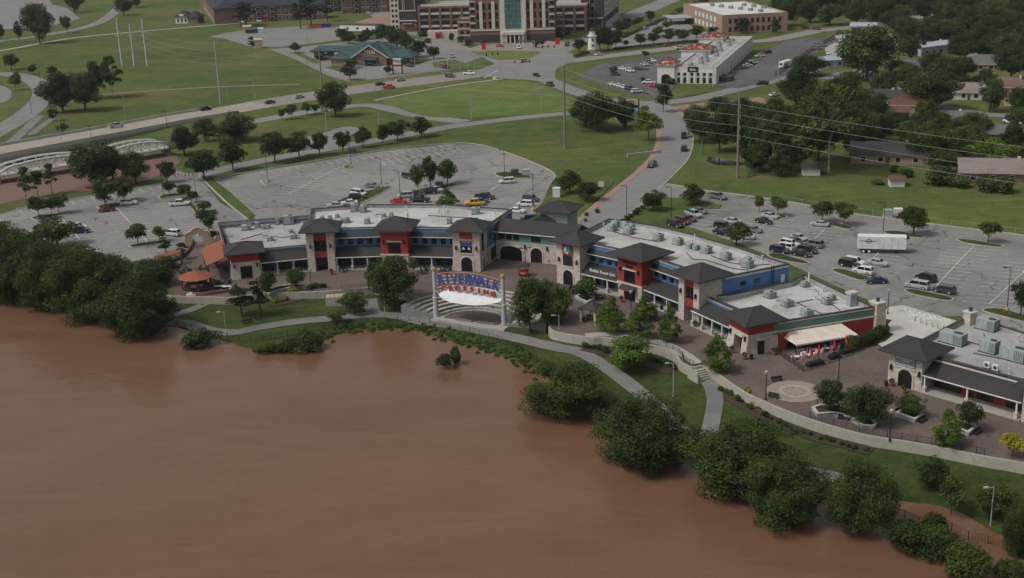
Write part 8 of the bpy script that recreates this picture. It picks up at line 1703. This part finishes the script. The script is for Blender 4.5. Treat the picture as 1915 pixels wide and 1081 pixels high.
# ================================================================== CARS
A_ = 'cars in the left car park'; B_ = 'cars in the middle car park'; D_ = 'cars in the right car park'; S_ = 'cars at the strip mall'; Rn = 'cars on the roads'; K_ = 'cars at the bank'; P_ = 'cars at the apartments'; E_ = 'cars by the storage yard'
for k, c, x, y, dx, dy, w, g in [
    ('suv', 'white', 241, 383, 30, -2, 'parked behind the dark red car in the left car park', A_), ('sedan', 'dark red', 200, 396, -30, 3, 'parked beside the tree island in the left car park', A_), ('pickup', 'white', 336, 385, 30, -2, 'parked by the drive side of the left car park', A_), ('suv', 'white', 323, 441, -30, -3, 'driving towards the terrace in the left car park', A_),
    ('pickup', 'dark blue', 149, 436, 30, -1, 'half hidden behind the big car park tree', A_), ('pickup', 'white', 143, 430, 30, -1, 'just behind the dark blue pickup', A_), ('suv', 'white', 170, 478, 30, -4, 'half hidden behind the riverside thicket', A_), ('sedan', 'black', 78, 413, 10, 12, 'parked below the small trees', A_),
    ('sedan', 'grey', 697, 351, 30, 2, 'parked next to a yellow pole base', B_), ('van', 'white', 671, 365, 30, 4, 'with high body parked by the lawn strip', B_), ('suv', 'black', 668, 373, 30, -1, 'parked in front of the white high van', B_), ('sedan', 'white', 653, 383, -30, 2, 'parked at the foot of the lawn strip', B_), ('sedan', 'silver', 627, 388, -30, 1, 'peeping over the left shop roof', B_),
    ('sedan', 'red', 746, 380, 30, 0, 'parked by a slim light pole', B_), ('suv', 'silver', 758, 370, -30, 2, 'parked behind the red car', B_), ('sedan', 'charcoal', 777, 366, 25, 4, 'parked tight behind the silver suv', B_), ('pickup', 'black', 785, 378, -30, -1, 'parked to the right of the red car', B_), ('suv', 'black', 803, 363, -30, 1, 'parked under the island trees', B_), ('sedan', 'silver', 816, 358, 28, 5, 'parked by the green dumpster', B_), ('suv', 'charcoal', 764, 334, 28, 6, 'parked left of the island trees', B_),
    ('pickup', 'black', 907, 372, 30, 2, 'parked behind the yellow pickup', B_), ('pickup', 'yellow', 888, 384, -30, 1, 'parked behind the left shop roof', B_), ('sedan', 'blue', 899, 380, 25, -2, 'parked close to the yellow pickup', B_), ('suv', 'white', 948, 343, -30, 2, 'parked alone near the small utility island', B_), ('suv', 'charcoal', 993, 376, 30, 3, 'parked by the end of the middle car park', B_), ('suv', 'white', 982, 386, -30, -2, 'parked in front of the charcoal suv', B_), ('sedan', 'white', 967, 398, 30, 2, 'parked behind the gateway building', B_), ('suv', 'dark blue', 989, 414, -30, 1, 'parked just behind the gateway roof', B_),
    ('pickup', 'charcoal', 1219, 312, -20, 16, 'driving down the entry road past the culvert', Rn), ('suv', 'black', 1279, 282, 3, -12, 'following a truck up the entry road', Rn), ('pickup', 'black', 1279, 258, 0, -12, 'leading the way up the entry road', Rn), ('pickup', 'grey', 1341, 372, 30, 5, 'driving along the back of the right car park', D_),
    ('pickup', 'silver', 1297, 405, 24, 8, 'parked in the row by the entry lawn', D_), ('sedan', 'grey', 1308, 399, 24, 6, 'parked at the far end of the row by the entry lawn', D_), ('sedan', 'charcoal', 1288, 413, 24, 6, 'parked in the row by the entry lawn', D_), ('suv', 'dark red', 1277, 418, 24, 6, 'parked in the row by the entry lawn', D_), ('suv', 'black', 1263, 424, 24, 6, 'parked first in the row by the yellow pole base', D_),
    ('sedan', 'silver', 1371, 418, 28, 5, 'parked behind the car park tree', D_), ('suv', 'black', 1352, 428, 28, 5, 'parked left of the car park tree', D_), ('sedan', 'black', 1351, 439, 28, 5, 'parked at the shop end beside the car park tree', D_), ('sedan', 'silver', 1394, 447, -28, -3, 'parked to the right of the car park tree', D_), ('sedan', 'grey', 1409, 434, 28, 5, 'parked behind the silver car by the tree', D_), ('sedan', 'black', 1429, 418, 28, 6, 'parked next to the tree island', D_), ('sedan', 'silver', 1441, 408, 28, 5, 'parked on the mulch island edge', D_),
    ('sedan', 'silver', 1533, 423, -30, -3, 'parked alone by the two young trees', D_), ('sedan', 'silver', 1494, 449, 28, 8, 'parked at the head of the crowded row', D_), ('sedan', 'charcoal', 1487, 456, 28, 8, 'parked second in the crowded row', D_), ('suv', 'white', 1477, 461, 28, 5, 'parked third in the crowded row', D_), ('suv', 'white', 1468, 467, -28, -5, 'parked fourth in the crowded row', D_), ('suv', 'dark blue', 1458, 473, 28, 5, 'parked last in the crowded row by the shops', D_), ('suv', 'grey', 1522, 462, -28, -5, 'parked opposite the crowded row', D_), ('suv', 'black', 1510, 473, 28, 5, 'parked opposite the crowded row near the lawn island', D_), ('sedan', 'black', 1499, 479, 28, 5, 'parked beside the lawn island', D_),
    ('suv', 'white', 1598, 495, 28, 5, 'parked behind a black suv below the trailer', D_), ('suv', 'black', 1588, 499, 28, 5, 'parked below the white trailer', D_), ('sedan', 'silver', 1642, 496, 28, 5, 'parked below the trailer nose', D_), ('suv', 'white', 1614, 512, -28, -5, 'with black wheels parked by the lawn island', D_), ('sedan', 'dark blue', 1638, 530, -30, 1, 'driving past the corner restaurant', D_), ('suv', 'black', 1731, 525, -28, -8, 'parked at the head of the long white line', D_), ('van', 'silver', 1716, 539, -28, -5, 'parked beside the long white line', D_), ('suv', 'charcoal', 1765, 548, -28, -5, 'parked by the end of the lawn island', D_),
    ('pickup', 'white', 878, 140, 24, 1, 'waiting at the junction stop line', Rn), ('suv', 'charcoal', 842, 145, 24, 1, 'behind the white pickup near the junction', Rn), ('pickup', 'red', 728, 166, 24, -1, 'driving along the main road', Rn), ('sedan', 'black', 711, 160, 24, -3, 'driving beside the red pickup', Rn), ('sedan', 'silver', 749, 152, 24, -3, 'driving past the bank sign', Rn), ('suv', 'black', 385, 207, 24, -4, 'driving onto the bridge approach', Rn), ('sedan', 'black', 1003, 143, 20, 6, 'leaving the junction beside the bright field', Rn), ('pickup', 'charcoal', 1029, 161, 20, 7, 'driving along the curve below the bright field', Rn), ('suv', 'silver', 979, 117, 20, -3, 'crossing the junction', Rn), ('van', 'white', 970, 91, 4, 8, 'standing before the hotel entrance', Rn), ('sedan', 'black', 1001, 88, 4, 8, 'standing right of the hotel entrance', Rn),
    ('sedan', 'white', 1166, 131, 24, 2, 'in the second row at the strip mall', S_), ('suv', 'white', 1179, 135, 24, 2, 'parked next to the shrub island', S_), ('sedan', 'charcoal', 1192, 131, 24, 2, 'parked before the clay tile tower', S_), ('sedan', 'grey', 1204, 130, 24, 2, 'parked before the clay tile tower', S_), ('sedan', 'silver', 1206, 123, 24, 2, 'parked behind the grey cars', S_), ('suv', 'grey', 1212, 119, 24, 2, 'parked further up the strip mall lot', S_), ('sedan', 'white', 1220, 116, 24, 2, 'parked further up the strip mall lot', S_),
    ('sedan', 'white', 1145, 160, -20, -4, 'first in the row along the grass verge', S_), ('sedan', 'white', 1157, 163, 20, 4, 'second in the row along the grass verge', S_), ('sedan', 'white', 1167, 166, 20, 4, 'third in the row along the grass verge', S_), ('suv', 'black', 1177, 169, 20, 4, 'between the white cars along the grass verge', S_), ('suv', 'white', 1191, 174, 24, -2, 'beside the motorcycles along the grass verge', S_), ('pickup', 'white', 1213, 157, -24, 0, 'parked by the strip mall corner', S_), ('sedan', 'red', 1224, 163, 22, 2, 'parked at the strip mall corner', S_), ('sedan', 'black', 1236, 164, 22, 0, 'parked below the strip mall terrace', S_), ('sedan', 'charcoal', 1151, 141, 20, 3, 'parked behind the shrub island', S_),
    ('sedan', 'grey', 1391, 129, 22, -2, 'first behind the strip mall', S_), ('sedan', 'white', 1398, 125, 22, -2, 'second behind the strip mall', S_), ('sedan', 'dark blue', 1403, 122, 22, -2, 'third behind the strip mall', S_), ('suv', 'white', 1408, 120, 22, -2, 'last behind the strip mall', S_), ('sedan', 'white', 1421, 107, 22, -2, 'parked by the bin enclosure', S_), ('suv', 'dark red', 1436, 100, 22, -3, 'parked at the far end behind the strip mall', S_), ('pickup', 'black', 1425, 159, -24, 2, 'driving on the side street', S_), ('sedan', 'red', 1249, 87, 22, -2, 'driving past the strip mall', S_), ('pickup', 'white', 1272, 92, 22, -2, 'parked left of the second clay tile tower', S_), ('suv', 'pale blue', 1207, 55, 22, -4, 'parked in the office car park', S_), ('sedan', 'charcoal', 1224, 47, 22, -4, 'parked in the office car park', S_), ('suv', 'black', 1262, 30, 20, -1, 'parked at the hedge end of the office car park', S_), ('sedan', 'dark red', 1292, 60, 20, -1, 'parked under the office canopy', S_),
    ('sedan', 'black', 708, 82, 20, 3, 'parked under the bank trees', K_), ('sedan', 'charcoal', 721, 88, 20, 3, 'parked under the bank trees', K_), ('sedan', 'black', 728, 91, 20, 3, 'parked under the bank trees by the bank roof', K_), ('sedan', 'charcoal', 742, 95, 20, 3, 'parked under the bank trees beside the drive', K_), ('sedan', 'black', 750, 99, 20, 3, 'parked under the bank trees near the corner', K_), ('suv', 'charcoal', 767, 125, 20, 2, 'leaving the bank lot', K_), ('suv', 'dark red', 832, 128, 20, 2, 'standing on the corner lawn', K_),
    ('suv', 'white', 650, 25, 20, 1, 'before the far brick apartments', P_), ('sedan', 'white', 669, 23, 20, 1, 'before the far brick apartments by a red car', P_), ('sedan', 'silver', 690, 26, 20, 1, 'in the apartment lane', P_), ('suv', 'red', 698, 21, 20, 1, 'before the far brick apartments', P_), ('sedan', 'black', 687, 23, 20, 1, 'beside the red suv', P_), ('sedan', 'white', 485, 41, 20, 1, 'between the pines and apartments', P_), ('sedan', 'red', 495, 41, 20, 1, 'between the pines and apartments', P_), ('sedan', 'white', 532, 38, 20, 1, 'below the grey apartment bay', P_), ('sedan', 'white', 432, 43, 20, 1, 'at the left end of the apartments', P_), ('suv', 'white', 452, 43, 20, 1, 'behind the left pine', P_),
    ('sedan', 'white', 775, 103, 14, 8, 'parked by the trees before the hotel drive', K_), ('suv', 'silver', 846, 108, 14, 8, 'on the paved apron left of the hotel lawn', K_), ('sedan', 'grey', 800, 92, 14, 7, 'parked on the apron beside the bank trees', K_), ('sedan', 'red', 935, 88, 14, 1, 'standing left of the hotel columns', K_), ('sedan', 'white', 1120, 104, 22, -3, 'leaving the junction towards the office', Rn), ('suv', 'dark blue', 1060, 86, -14, 9, 'approaching the junction beside the hotel', Rn), ('sedan', 'silver', 560, 184, 24, -4, 'alone on the main road before the junction', Rn), ('sedan', 'charcoal', 505, 194, 24, -4, 'entering the bridge approach from the junction', Rn), ('sedan', 'charcoal', 1505, 54, 20, -2, 'on the far street', E_), ('suv', 'charcoal', 1527, 56, 20, 1, 'on the far street by the workshop', E_), ('sedan', 'silver', 1538, 60, 10, 5, 'turning into the storage yard', E_), ('pickup', 'grey', 1569, 63, 20, -2, 'before the tan workshop', E_), ('sedan', 'white', 1548, 102, 6, 10, 'parked in the storage yard', E_), ('pickup', 'silver', 1527, 93, 20, -2, 'parked at the yard fence', E_), ('suv', 'silver', 1538, 87, 20, -2, 'parked at the yard fence', E_), ('pickup', 'white', 1889, 232, 24, 6, 'parked on the residential street', E_), ('sedan', 'white', 1448, 180, 22, -4, 'parked under the dark corner tree', E_), ('sedan', 'white', 1507, 15, 20, 3, 'far beyond the office roof', E_), ('suv', 'white', 1347, 12, 20, 1, 'on the far road behind the office', E_)]:
    car(k, c, x, y, dx, dy, w, g, z=.17 if g in (Rn, S_, E_, K_) else .10, parts=y > 240)
car('pickup', 'silver', 218, 245, 24, -4, 'crossing the road bridge', Rn, z=1.45)
# refrigerated trailer
a = G(1604, 474); b = G(1688, 476); f, L = frame_between(a.to_2d(), b.to_2d()); f = f.sub(0, 0); L = 10.6; t = thing('box_trailer', f.p(L/2, 1.3, 0), 'long white refrigerated box trailer with round black emblem', 'trailer')
part(t, 'box', 'white', f, 0, L, 0, 2.6, 1.15, 3.95); part(t, 'roof', 'membrane_white', f, -.02, L+.02, -.02, 2.62, 3.951, 4.02); part(t, 'chassis', 'black', f, .2, L-.2, .4, 2.2, .85, 1.149)
for u in (1.2, 2.5):
    for v in (.25, 2.35):
        mb = MB(); mb.loft([[f.p(u+.5*math.cos(6.2832*k/14), v+dv, .55+.5*math.sin(6.2832*k/14)) for k in range(14)] for dv in (-.24, .24)]); wv = mb.build('wheel', M['rubber'], t); mb = MB(); mb.loft([[f.p(u+.28*math.cos(6.2832*k/12), v+dv, .55+.28*math.sin(6.2832*k/12)) for k in range(12)] for dv in (-.26, .26)]); mb.build('rim', M['white'], wv)
for u in (4.6, 5.7, 7.4, 8.7): part(t, 'door_seam', 'lamp_grey', f, u-.03, u+.03, -.03, -.003, 1.3, 3.6)
part(t, 'cooling_unit', 'white', f, L+.003, L+.6, .4, 2.2, 1.6, 3.4); part(t, 'unit_grille', 'black', f, L+.1, L+.65, .7, 1.9, 3.0, 3.85); part(t, 'landing_leg', 'black', f, L-2.2, L-2.0, .4, 2.2, .05, .86)
mb = MB(); n = 20; mb.loft([[f.p(2.35+r*1.15*math.cos(6.2832*k/n), -.02, 2.95+r*math.sin(6.2832*k/n)) for r in (.42, .55)]+[f.p(2.35+r*1.15*math.cos(6.2832*k/n), -.004, 2.95+r*math.sin(6.2832*k/n)) for r in (.55, .42)] for k in range(n+1)], cap=False); mb.build('emblem_ring', M['black'], t); part(t, 'emblem_bar', 'black', f, 1.5, 3.2, -.035, -.022, 2.86, 3.06); put_text('trailer_a', 'lettering', M['trim_dark'], t, f, .85, -.02, 2.98); put_text('trailer_b', 'lettering', M['trim_dark'], t, f, 3.85, -.02, 2.98)
# white camper behind the strip mall
p = G(1468, 126); f = Fr((p.x, p.y), R(55)); t = thing('camper_trailer', p, 'white camper trailer parked at the timber fence', 'camper'); mb = MB(); mb.loft([[f.p(u, v, z) for v, z in ((-1.2, .5), (1.2, .5), (1.2, 2.8), (.9, 3.1), (-.9, 3.1), (-1.2, 2.8))] for u in (-4.5, 4.5)]); mb.build('body', M['white'], t); part(t, 'window', 'glass', f, -4.6, -4.503, -.6, .6, 1.6, 2.4)
for u in (-.6, .6): mb = MB(); mb.loft([[f.p(u+.35*math.cos(6.2832*k/12), dv, .36+.35*math.sin(6.2832*k/12)) for k in range(12)] for dv in (-1.15, 1.15)]); mb.build('wheel', M['rubber'], t)

# conduits and duct runs on the flat roofs
gd = 'dark conduits lying on the shop roofs'
for pts, z in [([(700, 401), (720, 401), (722, 398)], 8.2), ([(762, 399), (763, 412)], 8.2), ([(800, 403), (850, 406), (895, 408)], 8.2), ([(1150, 434), (1185, 444), (1230, 452)], 8.2), ([(1283, 472), (1296, 485), (1320, 486), (1370, 502), (1400, 505)], 8.2), ([(1330, 478), (1360, 490), (1400, 497), (1440, 494)], 8.2), ([(1452, 562), (1490, 566), (1540, 588)], 4.4), ([(1490, 566), (1520, 560)], 4.4), ([(1530, 560), (1560, 572), (1570, 580)], 4.4), ([(1800, 636), (1850, 650), (1840, 625)], 4.5), ([(1820, 660), (1880, 672)], 4.5), ([(490, 440), (530, 444), (560, 440)], 4.6), ([(450, 448), (490, 437)], 4.6)]:
    q = [G(x, y, z+.10) for x, y in pts]; mb = MB(); mb.tube(q, .09, 5); o = mb.build('roof_conduit', M['trim_dark']); tag(o, 'thin dark conduit lying on a pale flat shop roof', 'conduit', gd)
# ------------------------------------------------------------------ air: a thin even haze round everything
mb = MB(); mb.box(W0, -4300, 3600, -1400, 4700, -8.0, 110.0)
hz = mb.build('haze', [], base=Vector((0, 0, 0))); hm = bpy.data.materials.new('haze'); hm.use_nodes = True; hn = hm.node_tree; hn.nodes.clear()
ho_ = hn.nodes.new('ShaderNodeOutputMaterial'); hv_ = hn.nodes.new('ShaderNodeVolumePrincipled'); hv_.inputs['Density'].default_value = 0.00006; hv_.inputs['Color'].default_value = (.86, .89, .93, 1); hv_.inputs['Anisotropy'].default_value = 0.2
hn.links.new(hv_.outputs[0], ho_.inputs['Volume']); hz.data.materials.append(hm); tag(hz, kind='stuff')
